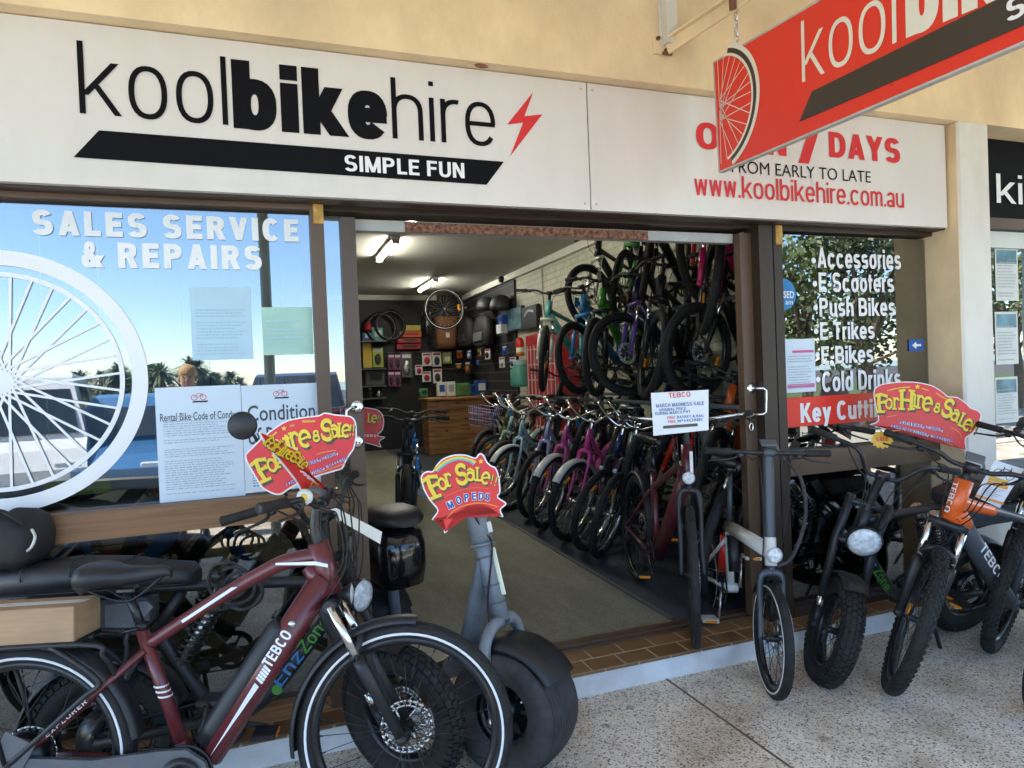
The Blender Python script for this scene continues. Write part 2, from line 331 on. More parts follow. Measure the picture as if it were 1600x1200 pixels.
# ---------------------------------------------------------------- palette
for n, c, r, k in [
    ('cream_render', (.82, .65, .41), .85, dict(blotch=(.20, 1.3, (1, 1, .5)), var=.13, scale=2.2, detail=9, bump=.7, bscale=60)),
    ('pale_render', (.70, .68, .62), .8, dict(blotch=(.15, 2.2, (1, 1, .4)), var=.06, scale=2, bump=.35, bscale=70)),
    ('white_paint', (.74, .75, .76), .5, dict(blotch=(.13, 5, (1, 1, 1.6)), var=.07, scale=5, bump=.15, bscale=30)),
    ('sign_white', (.68, .65, .62), .35, dict(var=.03, scale=1.2, blotch=(.05, 2.2, (2.0, 1, .4)))),
    ('ink_black', (.006, .006, .008), .6, dict(var=0, spec=.08)),
    ('sign_red', (.72, .030, .016), .30, dict(var=.03, scale=2)),
    ('text_red', (.62, .02, .025), .35, dict(var=0)),
    ('vinyl_white', (.78, .79, .80), .4, dict(var=0)),
    ('vinyl_cream', (.72, .69, .60), .4, dict(var=0)),
    ('vinyl_brown', (.035, .026, .02), .4, dict(var=0)),
    ('brown_frame', (.10, .058, .034), .42, dict(var=.25, scale=3, stretch=(1, 1, .15))),
    ('brown_dark', (.035, .021, .014), .45, dict(var=.2, scale=3)),
    ('timber_rail', (.23, .115, .048), .5, dict(var=.35, scale=5, stretch=(.3, 4, 14), bump=.2, bscale=8)),
    ('ochre_tape', (.48, .28, .07), .7, dict(var=.35, scale=25)),
    ('grey_metal', (.42, .42, .40), .45, dict(var=.12, scale=10)),
    ('steel', (.62, .62, .62), .28, dict(metal=1, var=.1, scale=10)),
    ('chrome', (.78, .78, .78), .14, dict(metal=1, var=.05)),
    ('black_metal', (.010, .011, .013), .3, dict(var=.15, scale=20)),
    ('black_satin', (.014, .0148, .017), .45, dict(var=.2, scale=15)),
    ('rubber', (.017, .0167, .0165), .78, dict(blotch=(.45, 14, (1, 1, 1)), var=.3, scale=30)),
    ('rubber_grey', (.040, .040, .042), .75, dict(blotch=(.4, 10, (1, 1, 1)), var=.3, scale=30)),
    ('leather', (.016, .016, .019), .42, dict(var=.15, scale=15, bump=.25, bscale=300)),
    ('gloss_black', (.008, .008, .010), .13, dict(var=.1, scale=6, coat=.5)),
    ('plastic_grey', (.10, .105, .115), .5, dict(var=.12, scale=12)),
    ('maroon', (.115, .018, .022), .32, dict(var=.10, scale=9, coat=.3)),
    ('maroon_dark', (.085, .010, .018), .35, dict(var=.10, scale=9, coat=.3)),
    ('slate', (.055, .064, .078), .38, dict(var=.1, scale=9)),
    ('scooter_grey', (.19, .215, .245), .38, dict(blotch=(.22, 12, (1, 1, 1)), var=.08, scale=9)),
    ('orange', (.75, .12, .015), .35, dict(var=.06, coat=.3)),
    ('pink', (.62, .05, .27), .35, dict(var=.06, coat=.3)),
    ('rose', (.55, .09, .28), .35, dict(var=.06, coat=.3)),
    ('magenta', (.62, .015, .14), .35, dict(var=.06, coat=.3)),
    ('lavender', (.36, .36, .62), .35, dict(var=.06, coat=.3)),
    ('sky_paint', (.36, .53, .62), .35, dict(var=.06, coat=.3)),
    ('mint', (.30, .46, .46), .35, dict(var=.06, coat=.3)),
    ('teal', (.10, .45, .42), .35, dict(var=.06, coat=.3)),
    ('blue', (.012, .10, .42), .32, dict(var=.06, coat=.3)),
    ('azure', (.02, .20, .52), .32, dict(var=.06, coat=.3)),
    ('navy', (.012, .02, .09), .32, dict(var=.06, coat=.3)),
    ('green', (.05, .30, .03), .35, dict(var=.06, coat=.3)),
    ('olive', (.13, .15, .05), .4, dict(var=.06)),
    ('purple', (.10, .04, .25), .35, dict(var=.06)),
    ('bike_white', (.66, .66, .62), .35, dict(var=.04, coat=.2)),
    ('tag_blue', (.03, .36, .62), .5, dict(var=.05)),
    ('amber', (.85, .28, .01), .25, dict(var=.05)),
    ('lens', (.60, .63, .66), .12, dict(var=.35, scale=60)),
    ('reflector_white', (.85, .86, .66), .2, dict(var=.05)),
    ('cardboard', (.42, .27, .15), .75, dict(blotch=(.16, 9, (.3, 1, 3)), var=.08, scale=6)),
    ('paper', (.74, .76, .78), .6, dict(var=.03, scale=3)),
    ('paper_blue', (.60, .70, .80), .6, dict(var=.03, scale=3)),
    ('paper_sky', (.42, .60, .72), .5, dict(var=.05, scale=4)), ('paper_haze', (.33, .48, .60), .5, dict(var=0)), ('paper_green', (.36, .58, .50), .5, dict(var=.15, scale=5)),  # sky and haze papers: mirrored sky put into the sheet and print colours
    ('paper_grey', (.36, .40, .44), .6, dict(var=0)),
    ('skin', (.52, .30, .20), .55, dict(var=.08)),
    ('blond', (.42, .25, .10), .7, dict(var=.2, scale=40)),
    ('cloth', (.10, .14, .22), .85, dict(var=.15, scale=20)),
    ('yellow', (.80, .58, .03), .45, dict(var=0)),
    ('gold', (.62, .38, .03), .45, dict(var=.15, scale=30)),
    ('ink_blue', (.02, .09, .33), .4, dict(var=0)),
    ('ink_purple', (.10, .07, .32), .4, dict(var=0)),
    ('shade_brown', (.085, .06, .035), .5, dict(var=0)),
    ('rainbow_green', (.25, .55, .16), .4, dict(var=0)),
    ('rainbow_blue', (.05, .40, .62), .4, dict(var=0)),
    ('rainbow_orange', (.80, .30, .02), .4, dict(var=0)),
    ('foil_red', (.66, .025, .015), .35, dict(var=.05, scale=3)),
    ('bag_black', (.016, .016, .017), .7, dict(var=.25, scale=25, bump=.3, bscale=90)),
    ('ceiling_paint', (.50, .50, .45), .8, dict(var=.06, scale=1.2)),
    ('cornice_paint', (.66, .66, .58), .6, dict(var=.04)),
    ('slat_black', (.012, .012, .013), .6, dict(var=.2, scale=12)),
    ('shelf_grey', (.10, .11, .12), .5, dict(var=.1)),
    ('wicker', (.20, .085, .035), .7, dict(var=.35, scale=60)),
    ('prod_red', (.42, .02, .03), .4, dict(var=.1)), ('prod_blue', (.02, .09, .36), .4, dict(var=.15, scale=10)),
    ('prod_white', (.70, .71, .70), .45, dict(var=.06, scale=10)), ('prod_green', (.06, .24, .08), .35, dict(var=.3, scale=25)),
    ('prod_yellow', (.62, .46, .08), .45, dict(var=.12, scale=10)), ('prod_teal', (.08, .33, .28), .45, dict(var=.15)),
    ('prod_purple', (.22, .05, .16), .45, dict(var=.15, scale=20)), ('prod_orange', (.60, .17, .02), .4, dict(var=.15)),
    ('prod_dark', (.03, .032, .036), .5, dict(var=.3, scale=30)), ('prod_lime', (.42, .52, .08), .4, dict(var=.15, scale=20)),
    ('prod_photo', (.10, .22, .28), .4, dict(var=.7, scale=7)),
    ('awning', (.74, .71, .64), .7, dict(var=.06)), ('post_green', (.30, .35, .31), .5, dict(var=.1)),
    ('asphalt', (.085, .085, .085), .9, dict(var=.2, scale=2, bump=.4, bscale=80)), ('pale_road', (.36, .34, .28), .9, dict(var=.08, scale=1)),
    ('line_white', (.75, .75, .72), .7, dict(var=.05)), ('grass', (.07, .11, .03), .9, dict(var=.3, scale=3)), ('sea', (.02, .09, .15), .15, dict(var=.1, scale=.1)),
    ('leaf', (.075, .105, .040), .5, dict(var=.35, scale=1.5)), ('leaf_light', (.13, .17, .05), .5, dict(var=.35, scale=1.5)), ('bark', (.16, .12, .085), .9, dict(var=.25, scale=6)),
    ('car_white', (.75, .75, .74), .25, dict(var=.02, coat=.6)), ('car_blue', (.04, .14, .30), .25, dict(var=.03, coat=.6)), ('car_dark', (.03, .032, .036), .25, dict(var=.05, coat=.6)),
    ('car_glass', (.02, .025, .03), .05, dict(var=0)), ('tail_red', (.55, .015, .012), .2, dict(var=0)),
    ('blind', (.46, .56, .66), .7, dict(var=.10, scale=14, stretch=(1, 1, .02))),
    ('shop_white', (.62, .64, .60), .5, dict(var=.04)), ('arrow_blue', (.02, .10, .36), .4, dict(var=0)), ('sticker_blue', (.02, .20, .48), .4, dict(var=0)),
]: mat(n, c, r, **k)
glassmat('window_glass', .25, (.62, .68, .70)); glassmat('window_glass_low', .16, (.50, .52, .52)); glassmat('window_glass_right', .23, (.24, .27, .27))
mat('tube_light', (1, .96, .84), .5, var=0, emit=18)
# exposed-aggregate paving: pebbles of several colours in a pale matrix, with damp and rust stains
m = mat('aggregate', (.4, .4, .38), .8, var=0); t, b = nodes(m)
N = t.nodes.new; L = t.links.new
tc = N('ShaderNodeTexCoord')
v1 = N('ShaderNodeTexVoronoi'); v1.inputs['Scale'].default_value = 122; L(tc.outputs['Object'], v1.inputs['Vector'])
r1 = N('ShaderNodeValToRGB'); r1.color_ramp.interpolation = 'CONSTANT'; e = r1.color_ramp.elements
cl = [(0, (.60, .53, .42)), (.22, (.80, .73, .61)), (.42, (.36, .31, .25)), (.54, (.70, .58, .42)), (.68, (.11, .10, .09)), (.78, (.86, .82, .74)), (.91, (.42, .29, .19))]
e[0].position = 0; e[0].color = cl[0][1]+(1,); e[1].position = cl[1][0]; e[1].color = cl[1][1]+(1,)
for p, c in cl[2:]: q = e.new(p); q.color = c+(1,)
sp = N('ShaderNodeSeparateColor'); L(v1.outputs['Color'], sp.inputs[0]); L(sp.outputs[0], r1.inputs[0])
r2 = N('ShaderNodeValToRGB'); r2.color_ramp.elements[0].position = .46; r2.color_ramp.elements[1].position = .64; L(v1.outputs['Distance'], r2.inputs[0])
v1.inputs['Randomness'].default_value = 1
mx = N('ShaderNodeMixRGB'); L(r2.outputs[0], mx.inputs[0]); L(r1.outputs[0], mx.inputs[1]); mx.inputs[2].default_value = (.76, .69, .57, 1)
ns = N('ShaderNodeTexNoise'); ns.inputs['Scale'].default_value = 2.1; ns.inputs['Detail'].default_value = 9; ns.inputs['Roughness'].default_value = .62; L(tc.outputs['Object'], ns.inputs[0])
r3 = N('ShaderNodeValToRGB'); r3.color_ramp.elements[0].position = .36; r3.color_ramp.elements[0].color = (.60, .52, .43, 1); r3.color_ramp.elements[1].position = .58; r3.color_ramp.elements[1].color = (1.05, 1.05, 1.05, 1); L(ns.outputs[0], r3.inputs[0])
mu = N('ShaderNodeMixRGB'); mu.blend_type = 'MULTIPLY'; mu.inputs[0].default_value = .8; L(mx.outputs[0], mu.inputs[1]); L(r3.outputs[0], mu.inputs[2]); g1 = N('ShaderNodeTexVoronoi'); g1.inputs['Scale'].default_value = 4.5; L(tc.outputs['Object'], g1.inputs['Vector']); g2 = N('ShaderNodeValToRGB'); g2.color_ramp.elements[0].position = .07; g2.color_ramp.elements[0].color = (.55, .50, .45, 1); g2.color_ramp.elements[1].position = .13; g2.color_ramp.elements[1].color = (1, 1, 1, 1); L(g1.outputs['Distance'], g2.inputs[0])
m3 = N('ShaderNodeMixRGB'); m3.blend_type = 'MULTIPLY'; m3.inputs[0].default_value = .8; L(mu.outputs[0], m3.inputs[1]); L(g2.outputs[0], m3.inputs[2]); L(m3.outputs[0], b.inputs['Base Color'])
bp = N('ShaderNodeBump'); bp.inputs['Strength'].default_value = .5; bp.inputs['Distance'].default_value = .004; bp.invert = True; L(v1.outputs['Distance'], bp.inputs['Height']); L(bp.outputs[0], b.inputs['Normal'])
def brickmat(name, c1, c2, mortar, bw, bh, ms, rough=.6, plane='XZ', off=.5, bump=.5, gap=.004):
    m = mat(name, c1, rough, var=0); t, b = nodes(m); N = t.nodes.new; L = t.links.new
    tc = N('ShaderNodeTexCoord'); sx = N('ShaderNodeSeparateXYZ'); cx = N('ShaderNodeCombineXYZ'); L(tc.outputs['Object'], sx.inputs[0])
    L(sx.outputs[plane[0]], cx.inputs[0]); L(sx.outputs[plane[1]], cx.inputs[1])
    br = N('ShaderNodeTexBrick'); br.offset = off; br.inputs['Scale'].default_value = 1; br.inputs['Brick Width'].default_value = bw; br.inputs['Row Height'].default_value = bh; br.inputs['Mortar Size'].default_value = ms
    br.inputs['Color1'].default_value = c1+(1,); br.inputs['Color2'].default_value = c2+(1,); br.inputs['Mortar'].default_value = mortar+(1,); L(cx.outputs[0], br.inputs['Vector'])
    ns = N('ShaderNodeTexNoise'); ns.inputs['Scale'].default_value = 9; ns.inputs['Detail'].default_value = 5; L(tc.outputs['Object'], ns.inputs[0])
    hs = N('ShaderNodeHueSaturation'); mr = N('ShaderNodeMapRange'); mr.inputs[3].default_value = .75; mr.inputs[4].default_value = 1.25; L(ns.outputs[0], mr.inputs[0]); L(mr.outputs[0], hs.inputs['Value']); L(br.outputs['Color'], hs.inputs['Color']); L(hs.outputs[0], b.inputs['Base Color'])
    bp = N('ShaderNodeBump'); bp.invert = True; bp.inputs['Strength'].default_value = bump; bp.inputs['Distance'].default_value = gap; L(br.outputs['Fac'], bp.inputs['Height']); L(bp.outputs[0], b.inputs['Normal'])
brickmat('painted_brick', (.56, .56, .43), (.52, .52, .40), (.40, .40, .31), .24, .086, .006, .55, 'YZ', bump=.9, gap=.006)
brickmat('brown_tile', (.17, .085, .034), (.24, .135, .055), (.42, .36, .26), .175, .125, .005, .35, 'XY', off=.35)
m = mat('fine_tile', (.2, .1, .05), .5, var=.2)
# two carpets, speckled
for n, c in (('carpet_green', (.26, .25, .195)), ('carpet_blue', (.062, .07, .09))): mat(n, c, .95, var=.4, scale=170, bump=.6, bscale=250, detail=2, blotch=(.34, 1.1, (1.6, .5, 1)))
# rusted lintel
m = mat('rust', (.19, .065, .035), .8, var=0, bump=.8, bscale=120); t, b = nodes(m); tc = t.nodes.new('ShaderNodeTexCoord'); n1 = t.nodes.new('ShaderNodeTexNoise'); n1.inputs['Scale'].default_value = 55; n1.inputs['Detail'].default_value = 8; n2 = t.nodes.new('ShaderNodeTexNoise'); n2.inputs['Scale'].default_value = 1.6
rr = t.nodes.new('ShaderNodeValToRGB'); rr.color_ramp.elements[0].color = (.07, .022, .014, 1); rr.color_ramp.elements[1].color = (.36, .17, .10, 1); rr.color_ramp.elements[0].position = .35; rr.color_ramp.elements[1].position = .72
t.links.new(tc.outputs['Object'], n1.inputs[0]); t.links.new(n1.outputs[0], rr.inputs[0]); t.links.new(rr.outputs[0], b.inputs['Base Color'])
# knotty pine boards
m = mat('pine', (.4, .2, .08), .45, var=0); t, b = nodes(m); N = t.nodes.new; L = t.links.new
tc = N('ShaderNodeTexCoord'); mp = N('ShaderNodeMapping'); mp.inputs['Scale'].default_value = (1.2, 1.2, 14); L(tc.outputs['Object'], mp.inputs[0])
ns = N('ShaderNodeTexNoise'); ns.inputs['Scale'].default_value = 2.2; ns.inputs['Detail'].default_value = 6; ns.inputs['Distortion'].default_value = .8; L(mp.outputs[0], ns.inputs[0])
rp = N('ShaderNodeValToRGB'); rp.color_ramp.elements[0].position = .3; rp.color_ramp.elements[0].color = (.22, .085, .028, 1); rp.color_ramp.elements[1].position = .7; rp.color_ramp.elements[1].color = (.50, .26, .10, 1); L(ns.outputs[0], rp.inputs[0])
mp2 = N('ShaderNodeMapping'); mp2.inputs['Scale'].default_value = (3, 3, 6.5); L(tc.outputs['Object'], mp2.inputs[0])
vo = N('ShaderNodeTexVoronoi'); vo.inputs['Scale'].default_value = 1.0; L(mp2.outputs[0], vo.inputs['Vector'])
rk = N('ShaderNodeValToRGB'); rk.color_ramp.elements[0].position = .07; rk.color_ramp.elements[0].color = (.25, .18, .14, 1); rk.color_ramp.elements[1].position = .14; rk.color_ramp.elements[1].color = (1, 1, 1, 1); L(vo.outputs['Distance'], rk.inputs[0])
mu = N('ShaderNodeMixRGB'); mu.blend_type = 'MULTIPLY'; mu.inputs[0].default_value = 1; L(rp.outputs[0], mu.inputs[1]); L(rk.outputs[0], mu.inputs[2]); L(mu.outputs[0], b.inputs['Base Color'])
# ---------------------------------------------------------------- ground
XL, XR = -1.6, 3.82          # shop interior side walls
struct(MB().box((2, -2.6, -.05), (26, 5.4, .1)).build('footpath', 'aggregate'))
b = MB()
for p, q in (((1035, 1062), (1092, 1103)),):
    P0, P1 = onZ(*p), onZ(*q); d = (P1-P0).normalized()
    P0 = V((P0.x+.02, .0, 0)) if P0.y > 0 else P0
    b.bar(P0+V((0, 0, .001)), P0+d*2.2+V((0, 0, .001)), .009, .004)
struct(b.build('paving_joint', 'bark'))
struct(MB().box((2, -4.95, -.09), (26, .3, .22)).build('gutter_kerb', 'pale_render'))
struct(MB().box((0, -60, -.22), (400, 110, .1)).build('road', 'asphalt'))
struct(MB().box((0, -9.5, -.166), (60, 5.2, .004)).build('parking_bay', 'pale_road'))
b = MB()
for i in range(-4, 8): b.box((i*2.7-.4, -9.4, -.160), (.1, 4.6, .004))
struct(b.build('bay_marking', 'line_white'))
struct(MB().box((0, -26, -.11), (300, 16, .14)).build('grass_verge', 'grass'))
struct(MB().box((0, -750, -.4), (1800, 1390, .06)).build('ocean', 'sea'))
# step: white riser with tiled tread
b = MB().box((.8, .075, .0515), (7.0, .15, .103)); st = b.build('white_step', 'white_paint'); tag(st, 'low white painted concrete step running along the shop front', 'step')
tt = MB().box((.8, .13, .1075), (6.99, .28, .009)).build('tile_tread', 'brown_tile', st)
MB().box((.8, .3, .121), (5.6, .06, .022)).box((.8, .25, .116), (5.6, .03, .01)).build('door_track', 'brown_frame', st)
# shop interior: floor, ceiling, walls
YB = 10.6
struct(MB().box((2.02-2.2, 5.4, .055), (4.4, 10.1, .11)).build('carpet', 'carpet_green'))
struct(MB().box(((2.02+XR)/2+.02, 5.4, .056), (XR-2.02+.04, 10.1, .114)).build('carpet_strip', 'carpet_blue'))
struct(MB().box((2.02, 5.4, .1145), (.03, 10.0, .009)).build('carpet_trim', 'plastic_grey'))
struct(MB().box((1, 5.55, 3.2), (6.2, 10.5, .1)).build('ceiling', 'ceiling_paint'))
b = MB()
for k in range(26): b.box((random.uniform(.9, 3.0), random.uniform(1.2, 4.2), 3.149), (random.uniform(.05, .3), .012, .002))
struct(b.build('ceiling_mark', 'shelf_grey'))
wr = MB().box((XR+.05, 5.5, 1.6), (.1, 10.4, 3.1)).build('brick_wall', 'painted_brick'); tag(wr, 'pale painted brick wall inside the shop behind the hanging bikes', 'wall')
MB().box((XR-.04, 5.5, 3.10), (.08, 10.2, .1)).build('cornice', 'cornice_paint', wr)
MB().tube([(XR-.012, 6.4, 3.05), (XR-.012, 6.4, 1.2)], .012).build('conduit', 'cornice_paint', wr)
y0_ = onX(803, 480, XR-.05).y; MB().box((XR-.02, (y0_+YB)/2, 1.9), (.036, YB-y0_, 2.28)).build('slat_panel', 'slat_black', wr)
b = MB()
for k in range(14): b.box((XR-.0395, (y0_+YB)/2, .9+k*.16), (.004, YB-y0_, .012))
b.build('slat_groove', 'shelf_grey', wr)
wb_ = MB().box((1, YB+.05, 1.6), (6, .1, 3.1)).build('back_wall', 'slat_black'); tag(wb_, 'black slatted back wall of the shop behind the accessories', 'wall')
MB().box((.5, YB-.04, 3.10), (5.4, .08, .1)).build('cornice', 'cornice_paint', wb_)
wl = MB().box((XL-.05, 5.5, 1.6), (.1, 10.4, 3.1)).build('side_wall', 'cornice_paint'); tag(wl, 'plain painted side wall inside the shop, left of the carpet', 'wall')
# fluorescent battens
for i, (Y0, Y1, lb) in enumerate([(3.0, 4.25, 'nearest bright ceiling batten light just inside the door'), (5.0, 6.3, 'second bright ceiling batten light, in the middle of the shop'), (8.1, 9.4, 'farthest ceiling batten light, behind the hung wheel at the back')]):
    X = onp(623, 373, (0, 0, 3.08), V((0, 0, 1))).x+(1.2 if i == 2 else 0)
    e = empty('batten_light', (X, (Y0+Y1)/2, 3.15), lb, 'light', 'fluorescent battens on the shop ceiling')
    MB().box((0, 0, -.02), (.09, Y1-Y0, .04)).build('housing', 'white_paint', e)
    MB().tube([(0, -(Y1-Y0)/2+.03, -.065), (0, (Y1-Y0)/2-.03, -.065)], .024, 10).build('tube_lamp', 'tube_light', e)
    MB().box((0, (Y1-Y0)/2-.02, -.06), (.08, .05, .05)).box((0, -(Y1-Y0)/2+.02, -.06), (.08, .05, .05)).build('end_cap', 'grey_metal', e)
# ---------------------------------------------------------------- facade masonry
BY, SY, GY = -.045, .02, .13     # beam and column face, signboard face, frame plane
ztop = onY(1080, 149, SY).z; zbot = onY(1080, 336, SY).z
wf = MB().box((1.5, .2, ztop+.005+.8), (13, .49, 1.6)).build('facade_wall', 'cream_render'); tag(wf, 'cream rendered wall above the white shop sign', 'wall')
cl_, cr_ = onY(1497, 194, BY).x, onY(1549, 330, BY).x
sp_ = onY(752, 103, BY-.001); MB().sphere(sp_, .02, 6, (1.6, .12, .5)).build('rust_stain', 'rust', wf)
cm = MB().box(((cl_+cr_)/2, .2, 1.4), (cr_-cl_, .486, 2.96), bev=.012).build('column', 'pale_render'); tag(cm, 'cream and white rendered column at the right end of the shop', 'column')
MB().box((cl_-.001, .2, 1.4), (.004, .46, 2.95)).build('side_face', 'cream_render', cm)
MB().box(((cl_-1.6)/2, .09, (ztop+zbot)/2), (cl_+1.6, .08, ztop-zbot+.01)).build('backing', 'brown_dark', wf)
# awning over the footpath with posts
e = empty('awning', (2, -1.9, 4.15), 'pale street awning over the footpath in front of the shop', 'awning')
MB().box((0, 0, 0), (26, 3.72, .08)).build('soffit', 'awning', e)
MB().box((0, -1.8, -.48), (26, .06, .96)).build('fascia', 'awning', e)
b = MB()
for i in range(-8, 9): b.box((i*1.5, .0, -.09), (.06, 3.5, .1))
b.build('purlin', 'awning', e)
for i, (px, lb) in enumerate([(415, 'green grey awning post at the footpath edge, seen reflected left of the door'), (1610, 'green grey awning post at the footpath edge in front of the neighbouring shop')]):
    X = onY(px, 450, 3.9).x
    e = empty('awning_post', (X, -3.62, 0), lb, 'post', 'posts that hold up the awning')
    MB().tube([(0, 0, 0), (0, 0, 4.1)], .05, 12).build('shaft', 'post_green', e); MB().box((0, 0, .01), (.2, .2, .02)).build('base_plate', 'post_green', e)
# ---------------------------------------------------------------- main signboard
FS = Plane((0, SY, 0), (0, -1, 0))
def fpx(x, y): return FS.px(x, y)
def rect(pl, x0, y0, x1, y1):
    a0, b0 = pl.px(x0, y0); a1, b1 = pl.px(x1, y1); return a0, a1, b0, b1
def txt(mb, pl, s, bl, tr, off=.003, bold=0, z=None, P=None):
    a0, b0 = pl.px(*bl); a1, b1 = pl.px(*tr)
    return mb.text(s, P or pl.P, a0, a1, b0, b1, bold, off)
xr = onY(1478, 270, SY).x; xm = fpx(920, 230)[0]
sg = empty('shop_sign', (1.5, SY, zbot), 'long white fascia sign with black bike hire lettering above the door', 'sign')
def world(mb, name, m, root, parent=None):     # build geometry given in world coordinates under a root
    o = mb.build(name, m); par = parent or root; o.parent = par; bpy.context.view_layer.update(); o.matrix_parent_inverse = par.matrix_world.inverted(); return o
world(MB().box(((-2+xm)/2-.0015, SY+.015, (ztop+zbot)/2), (xm+2-.003, .03, ztop-zbot)), 'sign_panel', 'sign_white', sg)
world(MB().box(((xr+xm)/2+.0015, SY+.0155, (ztop+zbot)/2), (xr-xm-.003, .03, ztop-zbot)), 'sign_panel', 'sign_white', sg)
b = MB()
for z in (zbot+.03, ztop-.03):
    for dx in (-.03, .03): b.lathe([(.004, 0), (.006, .002), (.006, .004)], (xm+dx, SY-.003, z), 8)
world(b, 'rivet', 'grey_metal', sg)
for s_, p0, p1, t_, sp_ in (('kool', (135, 178, 65), (357, 196, 92), .085, .13), ('bike', (374, 201, 94), (606, 211, 106), .25, .06), ('hire', (621, 217, 122), (775, 230, 136), .085, .115)):
    a0, z0 = fpx(p0[0], p0[1]); a1 = fpx(p1[0], p1[1])[0]; z1 = fpx(p0[0], p0[2])[1]
    world(gtext(MB(), s_, FS.P, a0-.02, a1, z0, z1, t_, .003, sp_), 'lettering', 'ink_black', sg)
def fline(s, x0, y0, x1, y1, hx, yb, yt, t, sp, m, off=.003):   # a line of text between two pixels of its middle, its height read at column hx
    world(gtext(MB(), s, FS.P, fpx(x0, y0)[0], fpx(x1, y1)[0], fpx(hx, yb)[1], fpx(hx, yt)[1], t, off, sp), 'lettering', m, sg)
world(MB().text('FROM EARLY TO LATE', FS.P, fpx(1143, 265)[0], fpx(1360, 277)[0], fpx(1360, 286)[1], fpx(1360, 268)[1], -.004, .003), 'lettering', 'ink_black', sg)
world(MB().sheet([fpx(*p) for p in ((155, 204), (115, 246), (760, 289), (787, 253))], FS.P, .003), 'banner', 'ink_black', sg)
fline('SIMPLE FUN', 538, 256, 725, 268, 545, 268, 243, .19, .11, 'vinyl_white', .006)
world(MB().sheet([fpx(*p) for p in ((833, 144), (792, 195), (817, 192), (796.5, 245), (847, 179), (819, 182))], FS.P, .003), 'lightning_bolt', 'text_red', sg)
fline('OPEN', 1087, 214, 1228, 225, 1102, 233, 192, .23, .10, 'text_red')
fline('7', 1240, 232, 1280, 232, 1262, 256, 190, .23, .10, 'text_red')
fline('DAYS', 1295, 232, 1406, 232, 1400, 255, 217, .23, .10, 'text_red')
fline('www.koolbikehire.com.au', 1085, 305, 1412, 312, 1411, 325, 294, .13, .09, 'text_red')
# ---------------------------------------------------------------- shop front frames (one glazed front: panes, rails, lettering)
GP = Plane((0, GY+.05, 0), (0, -1, 0)); FP = Plane((0, GY, 0), (0, -1, 0))
def fx(x, y): return FP.px(x, y)[0]
def fz(x, y): return FP.px(x, y)[1]
ZS = .112
def window(name, label, x0, x1, zr0, zr1, zt, gm, low):
    e = empty(name, ((x0+x1)/2, GY, ZS), label, 'window')
    b = MB(); t = .055
    b.box((x0+t/2, GY+.05, (ZS+zt)/2), (t, .1, zt-ZS)).box((x1-t/2, GY+.05, (ZS+zt)/2), (t, .1, zt-ZS)); b.box(((x0+x1)/2, GY+.05, zt-.024), (x1-x0-2*t, .096, .048))
    world(b, 'frame', 'brown_frame' if low else 'brown_dark', e)
    world(MB().box(((x0+x1)/2, GY+.045, (zr0+zr1)/2), (x1-x0-2*t, .11, zr1-zr0)), 'mid_rail', 'timber_rail' if low else 'brown_frame', e)
    world(MB().box(((x0+x1)/2, GY+.045, ZS+.03), (x1-x0-2*t, .098, .06)), 'bottom_rail', 'timber_rail' if low else 'brown_dark', e)
    world(MB().box(((x0+x1)/2, GY+.055, (zr1+zt-.06)/2), (x1-x0-2*t, .006, zt-.06-zr1)), 'glass_pane', gm, e)
    world(MB().box(((x0+x1)/2, GY+.055, (zr0+ZS+.06)/2), (x1-x0-2*t, .006, zr0-ZS-.06)), 'lower_pane', 'window_glass_low', e)
    return e
zh = onY(1080, 338, GY).z
xl2 = fx(508, 400)
WL = window('shop_window', 'large left shop window with sales and repairs lettering and a white wheel decal', -1.62, xl2, fz(200, 838), fz(300, 785), zh, 'window_glass', True)
WR = window('shop_window', 'right shop window listing accessories, bikes and cold drinks in white lettering', fx(1208, 362), fx(1476, 370), fz(1300, 737), fz(1300, 700), zh, 'window_glass_right', False)
world(MB().box((XR-.012, .95, 1.2), (.02, 1.36, 2.16)), 'added_dark_board', 'slat_black', WR)  # dark board added to darken the daylit wall end seen through this pane
LP = Plane((0, GY+.049, 0), (0, -1, 0))
def lt(mb, s, x0, x1, yb, yt, yx, bold=0, off=.0015, pl=None):    # text box: x from the middle row, heights read at column yx
    pl = pl or LP; ym = (yb+yt)/2
    return mb.text(s, pl.P, pl.px(x0, ym)[0], pl.px(x1, ym)[0], pl.px(yx, yb)[1], pl.px(yx, yt)[1], bold, off)
def lg(s, x0, x1, yb, yt, yx, t, sp, m, par, off=.0015):
    ym = (yb+yt)/2; world(gtext(MB(), s, LP.P, LP.px(x0, ym)[0], LP.px(x1, ym)[0], LP.px(yx, yb)[1], LP.px(yx, yt)[1], t, off, sp), 'lettering', m, par)
lg('SALES SERVICE', 50, 466, 367, 328, 66, .25, .17, 'vinyl_white', WL); lg('& REPAIRS', 127, 409, 418, 378, 142, .25, .17, 'vinyl_white', WL)
